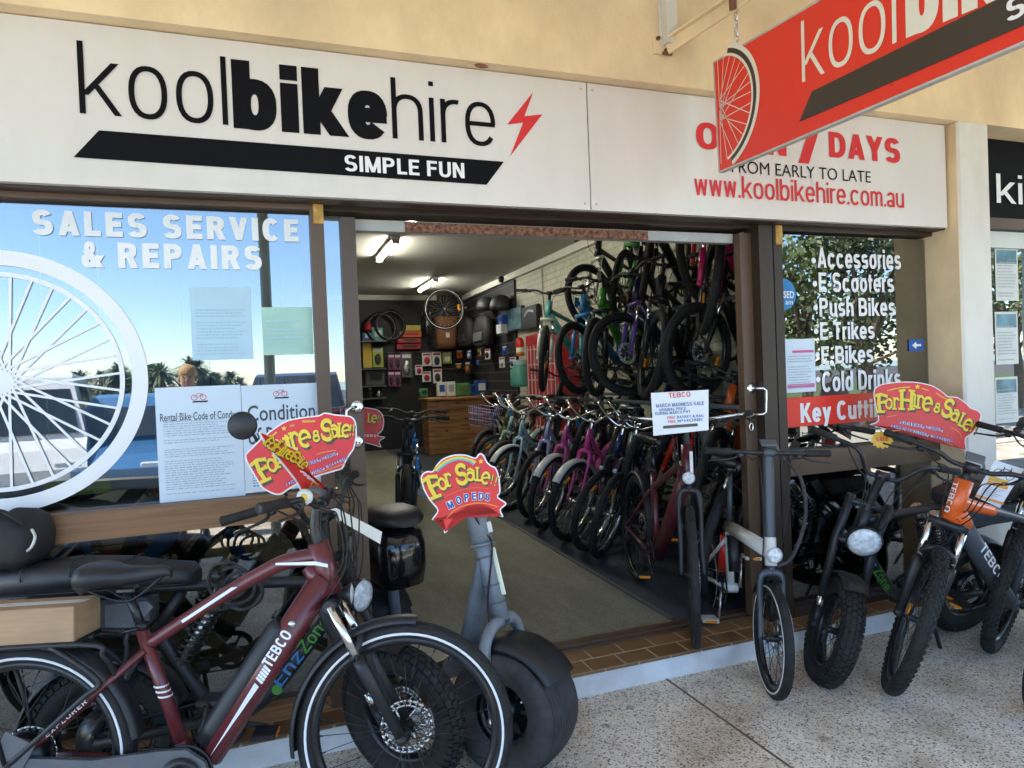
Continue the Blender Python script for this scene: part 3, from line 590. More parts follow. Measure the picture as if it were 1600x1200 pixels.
# wheel decal: two rings, hub and straight spokes, flat on the glass
ca, cb = LP.px(0, 597); R1 = LP.px(232, 600)[0]-ca; b = MB()
def ring(b, ra, rb, a0=-1.4, a1=1.4, n=48, c=None, pl=LP, off=.0015):
    c = c or (ca, cb); vs = []
    for i in range(n+1):
        a = a0+(a1-a0)*i/n
        for rr in (ra, rb): vs.append(pl.P(c[0]+rr*math.cos(a), c[1]+rr*math.sin(a), off))
    b.add(vs, [(2*i, 2*i+1, 2*i+3, 2*i+2) for i in range(n)], False)
ring(b, R1*.885, R1, -math.pi, math.pi, 96); ring(b, R1*.80, R1*.835, -math.pi, math.pi, 96); ring(b, 0.001, .035, -math.pi, math.pi, 24)
for i in range(36):
    a = i*math.pi/18+.05; sgn = 1 if i % 2 else -1; p = (ca+.03*math.cos(a+sgn*1.3), cb+.03*math.sin(a+sgn*1.3)); q = (ca+R1*.82*math.cos(a), cb+R1*.82*math.sin(a))
    b.ribbon([p, q], .009, LP.P, .0018+i*.00005)
world(b, 'wheel_decal', 'vinyl_white', WL)
for k, (s, x0, x1, yt, yb) in enumerate([('Accessories', 1277, 1407, 392, 422), ('E-Scooters', 1279, 1396, 429, 458), ('Push Bikes', 1280, 1398, 467, 495), ('E-Trikes', 1281, 1366, 504, 531), ('E-Bikes', 1283, 1364, 541, 568), ('Cold Drinks', 1284, 1407, 578, 608)]):
    lg(s, x0, x1, yb-1.5, yt-1.5, x1-20, .19, .09, 'vinyl_white', WR); b = MB(); a, z = LP.px(x0-6, (yt+yb)/2); ring(b, .0005, .016, -math.pi, math.pi, 14, (a, z)); world(b, 'bullet', 'vinyl_white', WR)
a0, a1 = LP.px(1229, 640)[0], LP.px(1452, 640)[0]; z0, z1 = LP.px(1229, 668)[1], LP.px(1229, 622)[1]
world(MB().sheet([(a0, z0), (a1, z0), (a1, z1), (a0, z1)], LP.P, .0012), 'red_band', 'sign_red', WR)
lg('Key Cutting', 1250, 1392, 657, 627, 1300, .22, .08, 'vinyl_white', WR, .003)
a, z = LP.px(1223, 460); b = MB(); ring(b, .0005, .088, -math.pi, math.pi, 32, (a, z), off=.002); st_ = world(b, 'round_sticker', 'sticker_blue', WR)
b = MB(); lt(b, 'CLOSED', 1203, 1240, 466, 455, 1235, .02, .004); lt(b, '1 am', 1220, 1238, 476, 468, 1235, .01, .004); world(b, 'lettering', 'vinyl_white', WR)
a0, a1, z0, z1 = rect(LP, 1420, 549, 1443, 530)
world(MB().sheet([(a0, z0), (a1, z0), (a1, z1), (a0, z1)], LP.P, .0015), 'arrow_panel', 'arrow_blue', WR)  # small flat blue panel at the glass, carries the white arrow
w_, h_ = a1-a0, z1-z0
world(MB().sheet([(a0+w_*x, z0+h_*y) for x, y in ((.2, .5), (.48, .82), (.48, .6), (.8, .6), (.8, .4), (.48, .4), (.48, .18))], LP.P, .003), 'arrow', 'vinyl_white', WR)
# posts, sliding door leaves, lintel
e = empty('door_frame', (1.4, GY, ZS), 'dark brown door frame with a rusty steel lintel over the opening', 'door frame')
xo0, xo1 = fx(560, 400), fx(1168, 400)
b = MB(); b.box((fx(1197, 400), GY+.06, (ZS+zh)/2), (fx(1208, 400)-fx(1187, 400), .12, zh-ZS)); world(b, 'post', 'brown_dark', e)
zl0, zl1 = fz(900, 362), fz(900, 346)
world(MB().box(((xl2+fx(1187, 400))/2, GY+.12, zh-.012), (fx(1187, 400)-xl2, .14, .05)), 'track', 'brown_dark', e)
xm0, xm1 = fx(640, 340), fx(1030, 350)
world(MB().box(((xo0+xo1)/2, GY+.14, (zl0+zl1)/2-.004), (xo1-xo0, .05, zl1-zl0)), 'lintel', 'grey_metal', e)
world(MB().box(((xm0+xm1)/2, GY+.112, (zl0+zl1)/2-.006), (xm1-xm0, .008, zl1-zl0-.004)), 'rusty_patch', 'rust', e)
for px, py0, py1, x_ in ((497, 312, 350, 9), (1215, 346, 382, 7)):
    world(MB().box((fx(px, 330), GY-.004, (fz(px, py0)+fz(px, py1))/2), (.042, .012, fz(px, py0)-fz(px, py1)), bev=.003), 'timber_packer', 'ochre_tape', e)
def leaf(x0, x1, xs0, xs1, label, glassy):
    e = empty('sliding_door', ((x0+x1)/2, GY+.1, ZS), label, 'door', 'sliding glass door leaves of the shop')
    b = MB().box(((xs0+xs1)/2, GY+.085, (.135+zh-.06)/2), (xs1-xs0, .05, zh-.06-.135)); world(b, 'stile', 'brown_frame', e)
    zb = fz(530, 770)
    if glassy:
        world(MB().box(((x0+xs0)/2, GY+.10, (zh-.05+zb)/2), (xs0-x0, .006, zh-.05-zb)), 'glass_pane', 'window_glass', e)
        world(MB().box(((x0+xs0)/2, GY+.09, zb-.06), (xs0-x0, .04, .12)), 'mid_rail', 'timber_rail', e)
        world(MB().box(((x0+xs0)/2, GY+.10, (zb-.12+.14)/2), (xs0-x0, .006, zb-.26)), 'lower_pane', 'window_glass_low', e)
    return e
dl = leaf(xl2, fx(572, 600), fx(537, 420), xo0, 'left sliding door leaf slid open behind the left window, with chrome handle', True)
dr = leaf(fx(1168, 400), fx(1187, 400), xo1, fx(1186, 400), 'right sliding door leaf slid open beside the dark post, with chrome handle', False)
for dd, (x0, ya, yb, sx) in ((dl, (560, 636, 692, -1)), (dr, (1186, 607, 648, 1))):
    A, B = FP.px(x0, ya), FP.px(x0, yb); y = GY+.06
    b = MB()
    for (a, z) in (A, B): b.lathe([(.001, -.008), (.022, -.008), (.03, -.002), (.03, .0)], (a, y, z), 20)
    dx = sx*.05; y2 = y-.055
    b.tube([(A[0], y, A[1]), (A[0]+dx*.2, y2+.02, A[1]), (A[0]+dx*.6, y2, A[1]), (A[0]+dx, y2, A[1]-.012), (B[0]+dx, y2, B[1]+.012), (B[0]+dx*.6, y2, B[1]), (B[0]+dx*.2, y2+.02, B[1]), (B[0], y, B[1])], .0075, 8)
    world(b, 'handle', 'chrome', dd)
a, z = FP.px(1184, 668); world(MB().tube([(a+.012*math.cos(t), GY+.052, z+.02*math.sin(t)) for t in [i*.5236 for i in range(12)]], .005, 6, True), 'lock_ring', 'chrome', dr)
# vertical blind just behind the left glass
e = empty('vertical_blind', (-.6, .34, zh), 'grey blue vertical blind hanging behind the left shop window', 'blind')
b = MB()
for i in range(17): 
    x = -1.5+i*.1; b.box((x, .34+.012*(i % 2), (zh+1.06)/2), (.096, .002, zh-1.06-.05), MX.Rotation(.12, 3, 'Z'))
world(b, 'slat', 'blind', e); world(MB().box((-.7, .34, zh-.02), (1.75, .05, .04)), 'head_rail', 'grey_metal', e)
# ---------------------------------------------------------------- papers stuck on the glass
def lines(pl, a0, a1, b0, b1, n, off, mb, wj=.25, wd=None, seed=1):
    rg = random.Random(seed); h = (b1-b0)/n
    for i in range(n):
        if rg.random() < .12: continue
        e = a1-(a1-a0)*rg.random()*wj; z = b1-h*(i+.5); x = a0
        while x < e-.004:
            q_ = min(e, x+rg.uniform(.006, .024)*max(.6, (a1-a0)/.3)); mb.ribbon([(x, z+rg.uniform(-.0006, .0006)), (q_, z)], (wd or h*.36)*rg.uniform(.7, 1.15), pl.P, off); x = q_+.0045*max(.6, (a1-a0)/.3)
BG = Plane((0, GY+.064, 0), (0, -1, 0))
def poster(name, label, cat, pl, x0, y0, x1, y1, m='paper', ln=14, ink='paper_grey', group=None, off=.001):
    a0, b0 = pl.px(x0, y1); a1, b1 = pl.px(x1, y0)
    e = empty(name, pl.P((a0+a1)/2, b0), label, cat, group); w = a1-a0; h = b1-b0
    world(MB().prism([(a0, b0), (a1, b0), (a1, b1), (a0, b1)], lambda a, b, o: pl.P(a, b, off+o), .0012), 'sheet', m, e)
    if ln:
        b = MB(); lines(pl, a0+w*.08, a1-w*.08, b0+h*.06, b1-h*.25, ln, off+.003, b, seed=len(label)); world(b, 'print', ink, e)
    return e, (a0, a1, b0, b1)
bike_px = lambda a, b, s: None
def logo(pl, a, b, s, off, e):    # small red bike emblem over a dark bar
    m = MB()
    for dx in (-.5, .5): ring(m, s*.28, s*.36, -math.pi, math.pi, 16, (a+dx*s, b), pl, off)
    m.ribbon([(a-.5*s, b), (a-.1*s, b+.5*s), (a+.35*s, b+.45*s), (a+.5*s, b)], s*.06, pl.P, off); m.ribbon([(a-.1*s, b), (a+.35*s, b+.45*s)], s*.06, pl.P, off)
    world(m, 'emblem', 'text_red', e); world(MB().sheet([(a-.75*s, b-.6*s), (a+.95*s, b-.6*s), (a+1.05*s, b-.42*s), (a-.65*s, b-.42*s)], pl.P, off), 'emblem_bar', 'ink_black', e)
PP = Plane((0, GY+.052, 0), (0, -1, 0))
e, (a0, a1, b0, b1) = poster('poster', 'white rental bike code of conduct poster in the left window, under the white wheel', 'poster', LP, 250, 601, 375.5, 786, 'paper_blue', 34)
logo(LP, (a0+a1)/2, b1-.045, .033, .003, e); b = MB(); b.text('Rental Bike Code of Conduct', LP.P, a0+.015, a1-.005, b1-.135, b1-.103, .012, .003); world(b, 'lettering', 'slate', e)
e, (a0, a1, b0, b1) = poster('poster', 'white conditions of rental poster in the left window beside the door', 'poster', LP, 384, 598, 496, 770, 'paper_blue', 0)
logo(LP, (a0+a1)/2, b1-.04, .033, .003, e); b = MB(); b.text('Condition', LP.P, a0+.02, a1-.015, b1-.150, b1-.083, .012, .003); b.text('of Rental', LP.P, a0+.02, a1-.06, b1-.245, b1-.175, .012, .003); lines(LP, a0+.03, a1-.03, b0+.02, b1-.31, 10, .003, b)
world(b, 'lettering', 'slate', e)
poster('notice', 'pale notice sheet high on the left window beside the door', 'notice', LP, 301, 449, 391, 563, 'paper_sky', 16, 'paper_haze')
poster('notice', 'green and white notice at the right edge of the left window', 'notice', LP, 412, 480, 487, 555, 'paper_green', 8, 'paper_sky')
e, q = poster('notice', 'white price notice with red lines low on the right window', 'notice', LP, 1228, 529, 1272, 614, 'paper_blue', 14)
b = MB(); z = q[2]+.035; b.ribbon([(q[0]+.01, z), (q[1]-.01, z)], .022, LP.P, .0035); z = q[3]-.07; b.ribbon([(q[0]+.05, z), (q[1]-.01, z)], .014, LP.P, .0035); world(b, 'red_print', 'rose', e)
e, q = poster('sticker', 'yellow oval sticker low on the left window inside the wheel decal', 'sticker', Plane((0, GY+.066, 0), (0, -1, 0)), 70, 738, 172, 778, 'prod_lime', 0, off=.0001)
# ---------------------------------------------------------------- hanging blade sign on its bracket
BX = 2.0; BP = Plane((BX, 0, 0), (-1, 0, 0))
def bpx(x, y): return BP.px(x, y)
c0 = bpx(1124, 269); c1 = bpx(1115, 98); f0 = bpx(1600, 66); f1 = bpx(1281, 0)
sb = (f0[1]-c0[1])/(f0[0]-c0[0]); stp = (f1[1]-c1[1])/(f1[0]-c1[0]); aE = c0[0]+1.75
o4 = [(c0[0], c0[1]), (aE, c0[1]+sb*(aE-c0[0])), (aE, c1[1]+stp*(aE-c1[0])), (c1[0], c1[1])]
e = empty('hanging_sign', BP.P(c0[0]+.8, c1[1]), 'red double sided hanging sign with white lettering on a black bar', 'sign')
world(MB().prism(o4, lambda a, b, o: BP.P(a, b, o-.02), .02), 'panel', 'sign_red', e)
b = MB()
for p, q in ((0, 1), (1, 2), (2, 3), (3, 0)): b.bar(BP.P(*o4[p], -.01), BP.P(*o4[q], -.01), .024, .008)
world(b, 'edge_trim', 'grey_metal', e)
def bt(mb, s, bl, br, tl, off=.002, bold=0):     # slanted box from three pixels
    A, B, C_ = V(bpx(*bl)), V(bpx(*br)), V(bpx(*tl)); vs, fs = text_mesh(s, bold)
    mb.add([BP.P(*(A+(B-A)*x+(C_-A)*y), off) for x, y in vs], fs, False)
A, B = V(bpx(1254, 129)), V(bpx(1402, 66)); d = (B-A); Lk = d.length; d.normalize(); up = V(bpx(1252, 34))-A
for s_, x0, lw, t_, sp_ in (('kool', 0, Lk, .085, .13), ('bike', Lk*1.08, Lk*1.03, .25, .06), ('hire', Lk*2.19, Lk*.66, .085, .115)):
    vs, fs = gtext_mesh(s_, t_, sp_); world(MB().add([BP.P(*(A+d*(x0+x*lw)+up*y), .002+z) for x, y, z in vs], fs, False), 'lettering', 'vinyl_cream', e)
t0, t1, t2 = V(bpx(1269, 143)), V(bpx(1249, 191)), V(bpx(1558, 0)); t3 = V(bpx(1600, 40)); du = (t2-t0).normalized(); dl_ = (t3-t1).normalized()
world(MB().sheet([t1, t1+dl_*1.3, t0+du*1.36, t0], BP.P, .002), 'banner', 'vinyl_brown', e)
A = V(bpx(1574, 36)); vs, fs = gtext_mesh('SIMPLE FUN', .19, .11); hh = V((0, 1))*(.062); b = MB().add([BP.P(*(A+dl_*x*.52+hh*y), .004+z) for x, y, z in vs], fs, False); world(b, 'lettering', 'vinyl_white', e)
hc = bpx(1117, 178); hc = (c0[0], hc[1]); Rw = bpx(1188, 150)[0]-hc[0]
b = MB(); ring(b, Rw*.93, Rw, -1.22, 1.22, 40, hc, BP, .002); ring(b, Rw*.82, Rw*.86, -1.3, 1.3, 40, hc, BP, .002)
for i in range(17):
    a = -1.5+i*3/16
    b.ribbon([(hc[0]+.02, hc[1]+.05*math.sin(i*2.4)), (hc[0]+Rw*.84*math.cos(a), hc[1]+Rw*.84*math.sin(a))], .0035, BP.P, .002)
world(b, 'wheel_emblem', 'vinyl_cream', e); b = MB(); ring(b, Rw*.86, Rw*.93, -1.22, 1.22, 40, hc, BP, .002); world(b, 'wheel_rim_line', 'vinyl_brown', e)
e = empty('sign_bracket', onY(1030, 70, BY), 'rusting cream steel bracket bolted to the wall, carrying the red sign', 'bracket')
P0 = onY(1032, 70, BY); A0 = P0+V((.02, -.02, -.02)); A1 = onX(1150, 10, BX)+V((0, 0, .02)); dv = (A1-A0)
world(MB().box(P0+V((0, -.006, 0)), (.085, .012, .10), bev=.003), 'wall_plate', 'cream_render', e)
world(MB().bar(A0, A0+dv*2.6, .012, .07).bar(A0+V((0, 0, .03)), A0+dv*2.6+V((0, 0, .03)), .06, .010), 'arm', 'cream_render', e)
PV = onY(1040, 40, BY); world(MB().box((PV.x, BY-.03, P0.z+.35), (.06, .05, .72)).box((PV.x-.035, BY-.008, P0.z+.35), (.012, .014, .72)), 'upright', 'pale_render', e)
b = MB(); 
for dx, dz in ((-.022, .02), (.02, -.03)): b.lathe([(.001, -.016), (.008, -.014), (.010, -.006), (.010, .0)], P0+V((dx, -.012, dz)), 8)
world(b, 'bolt', 'rust', e)
world(MB().box(A0+dv*.93+V((0, 0, -.002)), (.016, .06, .052)).box(A0+V((.0, -.004, -.03)), (.05, .012, .012)), 'rust_patch', 'rust', e)
top = bpx(1149, 82); C1 = BP.P(top[0], c1[1]+stp*(top[0]-c1[0]), -.01); C0 = V((C1.x, C1.y, (A0+dv*.93).z+.01))
e2 = empty('chain', C1, 'short rusty chain holding up the inner end of the red sign', 'chain')
b = MB(); n = 6; Lc = (C0.z-C1.z)/n
for i in range(n):
    z = C1.z+Lc*(i+.5); h = Lc*.72; ax = i % 2
    b.tube([(C1.x+(.010*math.cos(t) if ax else 0), C1.y+(0 if ax else .010*math.cos(t)), z+h*math.sin(t)) for t in [k*math.pi/6 for k in range(12)]], .0035, 6, True)
world(b, 'link', 'steel', e2)
# ---------------------------------------------------------------- neighbouring shop
nx0 = cr_; nx1 = nx0+2.2
e = empty('neighbour_shopfront', ((nx0+nx1)/2, .2, .1), 'neighbouring shop front with black fascia and notices in its window', 'shop front')
zf0, zf1 = fz(1580, 345), fz(1580, 200)
world(MB().box(((nx0+nx1)/2, .16, (zf0+zf1)/2), (nx1-nx0, .06, zf1-zf0)), 'fascia', 'ink_black', e)
world(MB().box(((nx0+nx1)/2, .14, zf1+.03), (nx1-nx0, .12, .07)).box(((nx0+nx1)/2, .13, zf0-.03), (nx1-nx0, .10, .06)), 'frame', 'brown_frame', e)
NP = Plane((0, .13, 0), (0, -1, 0)); a0, z0 = NP.px(1556, 317); a1, z1 = NP.px(1597, 275)
gtx = gtext(MB(), 'king', NP.P, a0, a0+.62, z0, z1, .13, .006, .10); world(gtx, 'lettering', 'vinyl_white', e)
zw = zf0-.06
world(MB().box(((nx0+nx1)/2, .16, zw-.06), (nx1-nx0, .05, .10)).box((nx0+.03, .16, zw/2), (.05, .05, zw)), 'white_trim', 'shop_white', e)
world(MB().box(((nx0+nx1)/2, .17, zw*.5+.25), (nx1-nx0-.04, .006, zw-.62)), 'glass_pane', 'window_glass_right', e)
world(MB().box(((nx0+nx1)/2, .17, .40), (nx1-nx0, .08, .60)), 'stall_riser', 'shop_white', e)
world(MB().box(((nx0+nx1)/2, 1.2, 1.4), (nx1-nx0+.3, .05, 2.8)), 'rear_wall', 'shop_white', e)
NG = Plane((0, .165, 0), (0, -1, 0))
for y0, y1, lb in ((388, 470, 'top framed property notice in the neighbouring shop window'), (487, 570, 'middle framed property notice in the neighbouring shop window'), (588, 662, 'lowest framed property notice in the neighbouring shop window')):
    ee, q = poster('notice', lb, 'notice', NG, 1556, y0, 1589, y1, 'shop_white', 12, group='property notices in the neighbouring window')
    world(MB().sheet([(q[0]+.012, q[3]-.10), (q[1]-.012, q[3]-.10), (q[1]-.012, q[3]-.015), (q[0]+.012, q[3]-.015)], NG.P, .0035), 'picture', 'prod_photo', ee)
# ---------------------------------------------------------------- bicycles (local frame: x forward, y to the left, z up; origin at the rear tyre's contact)
def P3(p, y=0): return V((p[0], y, p[1])) if len(p) == 2 else V(p)
def smooth(pts, n=5):
    pts = [V(p) for p in pts]; out = []
    for i in range(len(pts)-1):
        p0, p1, p2, p3 = pts[max(i-1, 0)], pts[i], pts[i+1], pts[min(i+2, len(pts)-1)]
        for k in range(n):
            t = k/n; out.append(.5*((2*p1)+(p2-p0)*t+(2*p0-5*p1+4*p2-p3)*t*t+(3*p1-p0-3*p2+p3)*t**3))
    return out+[pts[-1]]
def wheel(par, name, R, tw, c, n=48, spokes=28, rim='black_metal', rimw=None, tyre='rubber', stripe=None, knob=None, disc=False, hubr=.022, hubw=.05, refl=None, spoke='black_metal', motor=False):
    rt = tw/2; ri = R-tw*.86; rw = rimw or min(tw*.6, .05)
    b = MB().lathe([(ri+.004, -rw/2), (ri+.006, rw/2), (ri-.012, rw/2), (ri-.022, rw*.3), (ri-.022, -rw*.3), (ri-.012, -rw/2)], n=n, closed=True)
    o = b.build(name, rim, par, c)
    sp = MB()
    for i in range(spokes):
        a = 2*math.pi*i/spokes; sg = 1 if i % 2 else -1; a2 = a+(.9 if (i//2) % 2 else -.9); hr = hubr*(1.9 if motor else 1.0)
        sp.tube([(hr*math.cos(a2), sg*hubw*.45, hr*math.sin(a2)), ((ri-.015)*math.cos(a), 0, (ri-.015)*math.sin(a))], .0013, 4)
    for i in range(0, spokes):
        a = 2*math.pi*i/spokes; sp.tube([((ri-.036)*math.cos(a), 0, (ri-.036)*math.sin(a)), ((ri-.016)*math.cos(a), 0, (ri-.016)*math.sin(a))], .0026, 5)
    s_ = sp.build('spokes', spoke, o)
    pr = []
    for k in range(12):
        a = 2*math.pi*k/12; pr.append((R-rt+rt*math.cos(a), rt*.96*math.sin(a)))
    tb = MB().lathe(pr, n=n, closed=True)
    if knob:
        rows, cnt, h, sz = knob
        for r_ in rows:
            for i in range(cnt):
                a = 2*math.pi*(i+(.5 if rows.index(r_) % 2 else 0))/cnt; ph = r_; rr = R-rt+rt*math.cos(ph)
                M = MX.Rotation(-a, 3, 'Y') @ MX.Rotation(-ph, 3, 'Z').inverted()
                tb.box((rr*math.cos(a), rt*math.sin(ph), rr*math.sin(a)), (h*2, sz[0], sz[1]), M)
    tb.build('tyre', tyre, o)
    if stripe:
        q = MB(); rs = R-rt*1.15
        for s in (-1, 1):
            y = s*rt*.955; q.lathe([(rs-.004, y), (rs+.004, y), (rs+.004, y+s*.0015), (rs-.004, y+s*.0015)], n=n, closed=True)
        q.build('reflective_stripe', stripe, o)
    hb = MB().lathe([(.001, -hubw), (.008, -hubw), (.008, -hubw*.6), (hubr, -hubw*.5), (hubr*(1 if motor else .7), -hubw*.3), (hubr*(1 if motor else .7), hubw*.3), (hubr, hubw*.5), (.008, hubw*.6), (.008, hubw), (.001, hubw)], n=20)
    if motor: hb.lathe([(.001, -hubw*.7), (hubr*2.2, -hubw*.6), (hubr*2.4, 0), (hubr*2.2, hubw*.6), (.001, hubw*.7)], n=24)
    hb.build('hub', 'black_metal' if spoke == 'black_metal' else 'steel', o)
    if disc:
        d = MB(); y = disc*hubw*.62
        for k in range(24):
            a = 2*math.pi*k/24; a1 = a+.2
            d.tube([(.083*math.cos(a), y, .083*math.sin(a)), (.083*math.cos(a+.26), y, .083*math.sin(a+.26))], .006, 4, flat=(.25, 1)); d.tube([(.068*math.cos(a), y, .068*math.sin(a)), (.083*math.cos(a+.13), y, .083*math.sin(a+.13))], .0035, 4, flat=(.3, 1)); d.tube([(.068*math.cos(a), y, .068*math.sin(a)), (.068*math.cos(a+.26), y, .068*math.sin(a+.26))], .005, 4, flat=(.25, 1))
        for k in range(6):
            a = k*math.pi/3; d.tube([(.02*math.cos(a+.5), y, .02*math.sin(a+.5)), (.068*math.cos(a), y, .068*math.sin(a))], .004, 4)
        d.build('disc_rotor', 'steel', o)
    if refl:
        a = refl; M = MX.Rotation(-a, 3, 'Y'); MB().box(((ri-.07)*math.cos(a), 0, (ri-.07)*math.sin(a)), (.022, .016, .075), M, .004).build('reflector', 'amber', o)
    return o
def saddle(par, x, z, L, W, m='leather', tall=.07, tilt=0):
    st = [(0, .10, .0), (.06, .42, .012), (.16, .50, .016), (.32, .44, .010), (.5, .24, .0), (.7, .145, -.004), (.88, .13, -.004), (.97, .10, -.010), (1, .04, -.018)]
    rings = []
    for s, w_, dz in st:
        xx = x-L/2+s*L; hw = w_*W*1.0; zt = z+dz; tk = tall*(1-.62*s) if s < .9 else tall*.33
        rings.append([V((xx, hw*math.cos(a)*(1 if math.sin(a) < .3 else .96), zt-tk/2+tk/2*math.copysign(abs(math.sin(a))**.7, math.sin(a))+(0 if s > .4 else (.006*abs(math.cos(a)))))) for a in [2*math.pi*k/14 for k in range(14)]])
    o = MB().loft(rings).build('saddle', m, par)
    r = MB()
    for s in (-1, 1): r.tube(smooth([(x-L*.32, s*.045, z-tall*.75), (x-L*.1, s*.022, z-tall-.012), (x+L*.12, s*.022, z-tall-.012), (x+L*.42, s*.01, z-tall*.4)], 4), .0036, 6)
    r.build('saddle_rail', 'black_metal', o); return o
def arc(cx, cz, r, a0, a1, n=16): return [V((cx+r*math.cos(rad(a0+(a1-a0)*i/n)), 0, cz+r*math.sin(rad(a0+(a1-a0)*i/n)))) for i in range(n+1)]
def fender(par, name, c, r, a0, a1, wd, m='black_satin', n=18, dep=.018):
    cx, cz = c; pr = [(r-dep, -wd/2), (r-dep*.35, -wd*.42), (r, -wd*.22), (r, wd*.22), (r-dep*.35, wd*.42), (r-dep, wd/2), (r-dep-.002, wd/2-.002), (r-.004, wd*.2), (r-.004, -wd*.2), (r-dep-.002, -wd/2+.002)]
    b = MB().lathe(pr, (0, 0, 0), n, True, a0=rad(a0), a1=rad(a1)); o = b.build(name, m, par, (cx, 0, cz)); return o
def steer_fix(S, o, loc=(0, 0, 0)):
    if not S.get('steer'): return
    p1, p0 = P3(S['ht'][0]), P3(S['ht'][1]); k = (p1-p0).normalized()
    o.matrix_local = MX.Translation(p0) @ MX.Rotation(rad(S['steer']), 4, k) @ MX.Translation(-p0) @ MX.Translation(V(loc))
def side_text(root_or_part, s, p0, p1, h, y, t, m, sp=.12, under=False, name='lettering', flip=False):
    A, B = V(p0), V(p1); d = B-A; L = d.length; d.normalize(); n = V((-d.y, d.x))
    def fn(a, b, o): q = A+d*a+n*b; return V((q.x, y-(o if y < 0 else -o), q.y))
    mb = MB(); vs, fs = gtext_mesh(s, t, sp)
    return mb.add([fn(x*L, yy*h, z) for x, yy, z in vs], fs, False).build(name, m, root_or_part)
def bike(name, label, S, group=None, cat='bicycle'):
    g = S.get; R, tw, wb = S['R'], S['tw'], S['wb']; root = empty(name, (0, 0, 0), label, cat, group)
    fm = S['frame']; dm = g('dark', 'black_satin'); fw = g('forkw', tw/2+.028)
    b = MB()
    for pts, r in S['tubes']: b.tube(smooth([P3(p) for p in pts], 5) if len(pts) > 2 else [P3(p) for p in pts], r if not isinstance(r, list) or len(pts) == 2 else [r[0]+(r[-1]-r[0])*i/(5*(len(pts)-1)) for i in range(5*(len(pts)-1)+1)], 10, flat=S.get('flat') if len(pts) > 2 else None)
    for p, q, y0, y1, r in S.get('pairs', []):
        for s in (-1, 1): b.tube([P3(p, s*y0), P3(q, s*y1)], r, 8)
    hT, hB = P3(S['ht'][0]), P3(S['ht'][1]); b.tube([hB, hB*.5+hT*.5, hT], g('hr', .022) if not isinstance(g('hr', .022), list) else g('hr'), 12)
    bb = P3(S['bb']); b.lathe([(.001, -.036), (.026, -.036), (.026, .036), (.001, .036)], bb, 16)
    fr = b.build('frame', fm, root); S['_frame'] = fr
    hw = dict(n=g('n', 48), spokes=g('spokes', 28), rim=g('rim', 'black_metal'), stripe=g('stripe'), knob=g('knob'), spoke=g('spoke', 'black_metal'), tyre=g('tyre', 'rubber'))
    rw_ = wheel(root, 'rear_wheel', R, tw, (0, 0, R), disc=g('disc', 0), motor=g('motor', False), hubr=g('rhub', .022), hubw=.06, **hw)
    fwl = wheel(root, 'front_wheel', R, tw, (wb, 0, R), disc=g('disc', 0), refl=g('refl'), **hw); steer_fix(S, fwl, (wb, 0, R))
    # fork
    ax = V((wb, 0, R)); k = (hT-hB).normalized(); cr = hB-k*.03; fk = g('fork', 'rigid'); fkm = g('forkm', fm)
    b = MB()
    if fk == 'rigid':
        b.tube([cr, hB], .018, 8)
        for s in (-1, 1): b.tube(smooth([cr, cr+V((.0, s*fw*.8, -.012)), cr+(ax-cr)*.25+V((-.008, s*fw, 0)), cr+(ax-cr)*.72+V((-.012, s*fw, 0)), ax+V((0, s*(fw+.004), 0))], 4), [.019-.009*i/16 for i in range(17)], 8)
        f = b.build('fork', fkm, root); steer_fix(S, f)
    else:
        crl = cr if fk == 'susp' else hT+k*.02
        d = (ax-cr); d2 = d-k*d.dot(k)
        b.tube([cr+V((0, -fw-.012, 0)), cr, cr+V((0, fw+.012, 0))], .020, 8)
        if fk == 'moped': b.tube([crl+V((0, -fw-.012, 0)), crl, crl+V((0, fw+.012, 0))], .018, 8)
        mid = .42 if fk == 'susp' else .78
        for s in (-1, 1):
            T = cr+V((0, s*fw, 0)); E_ = ax+V((-.005, s*fw, 0)); q = T+(E_-T)*mid
            if fk == 'susp': b.tube([q-(E_-T)*.02, q+(E_-T)*.05, E_], [.021, .023, .016], 10)
            else: b.tube([crl+V((0, s*fw, 0))+k*.03, T, q-(E_-T)*.10], [.019, .021, .019], 10); b.tube([q+(E_-T)*.02, E_], .020, 8)
            b.sphere(E_, .020, 6)
        if fk == 'susp':
            br = [cr+(ax-cr)*.40+V((-.02, s*fw, 0)) for s in (-1, 1)]; up = (cr-ax).normalized()
            b.tube(smooth([br[0], br[0]+up*.055+V((.045, .012, 0)), (br[0]+br[1])/2+up*.085+V((.06, 0, 0)), br[1]+up*.055+V((.045, -.012, 0)), br[1]], 5), .012, 8)
        f = b.build('fork', g('forkm', 'black_satin'), root); steer_fix(S, f)
        q = MB()
        for s in (-1, 1):
            T = cr+V((0, s*fw, 0)); E_ = ax+V((-.005, s*fw, 0))
            q.tube([T+(E_-T)*(.0 if fk == 'susp' else .66), T+(E_-T)*(mid if fk == 'susp' else .82)], .0145, 10)
        q.build('stanchion', 'chrome', f)
    # stem and handlebar
    hb = g('bar'); c = P3(hb['c']); stm = MB().tube(smooth([hT-k*.01, hT+k*.035, (hT+k*hb.get('sl', .06))*.5+(c)*.5, c], 4), hb.get('sr', .017), 10); stm.tube([c+V((0, -.028, 0)), c+V((0, .028, 0))], .022, 10)
    so_ = stm.build('stem', hb.get('stemm', dm), root); steer_fix(S, so_)
    w_ = hb['w']; ri = hb.get('rise', .02); bk = hb.get('back', .05); st = hb.get('style', 'flat'); b = MB(); ends = []
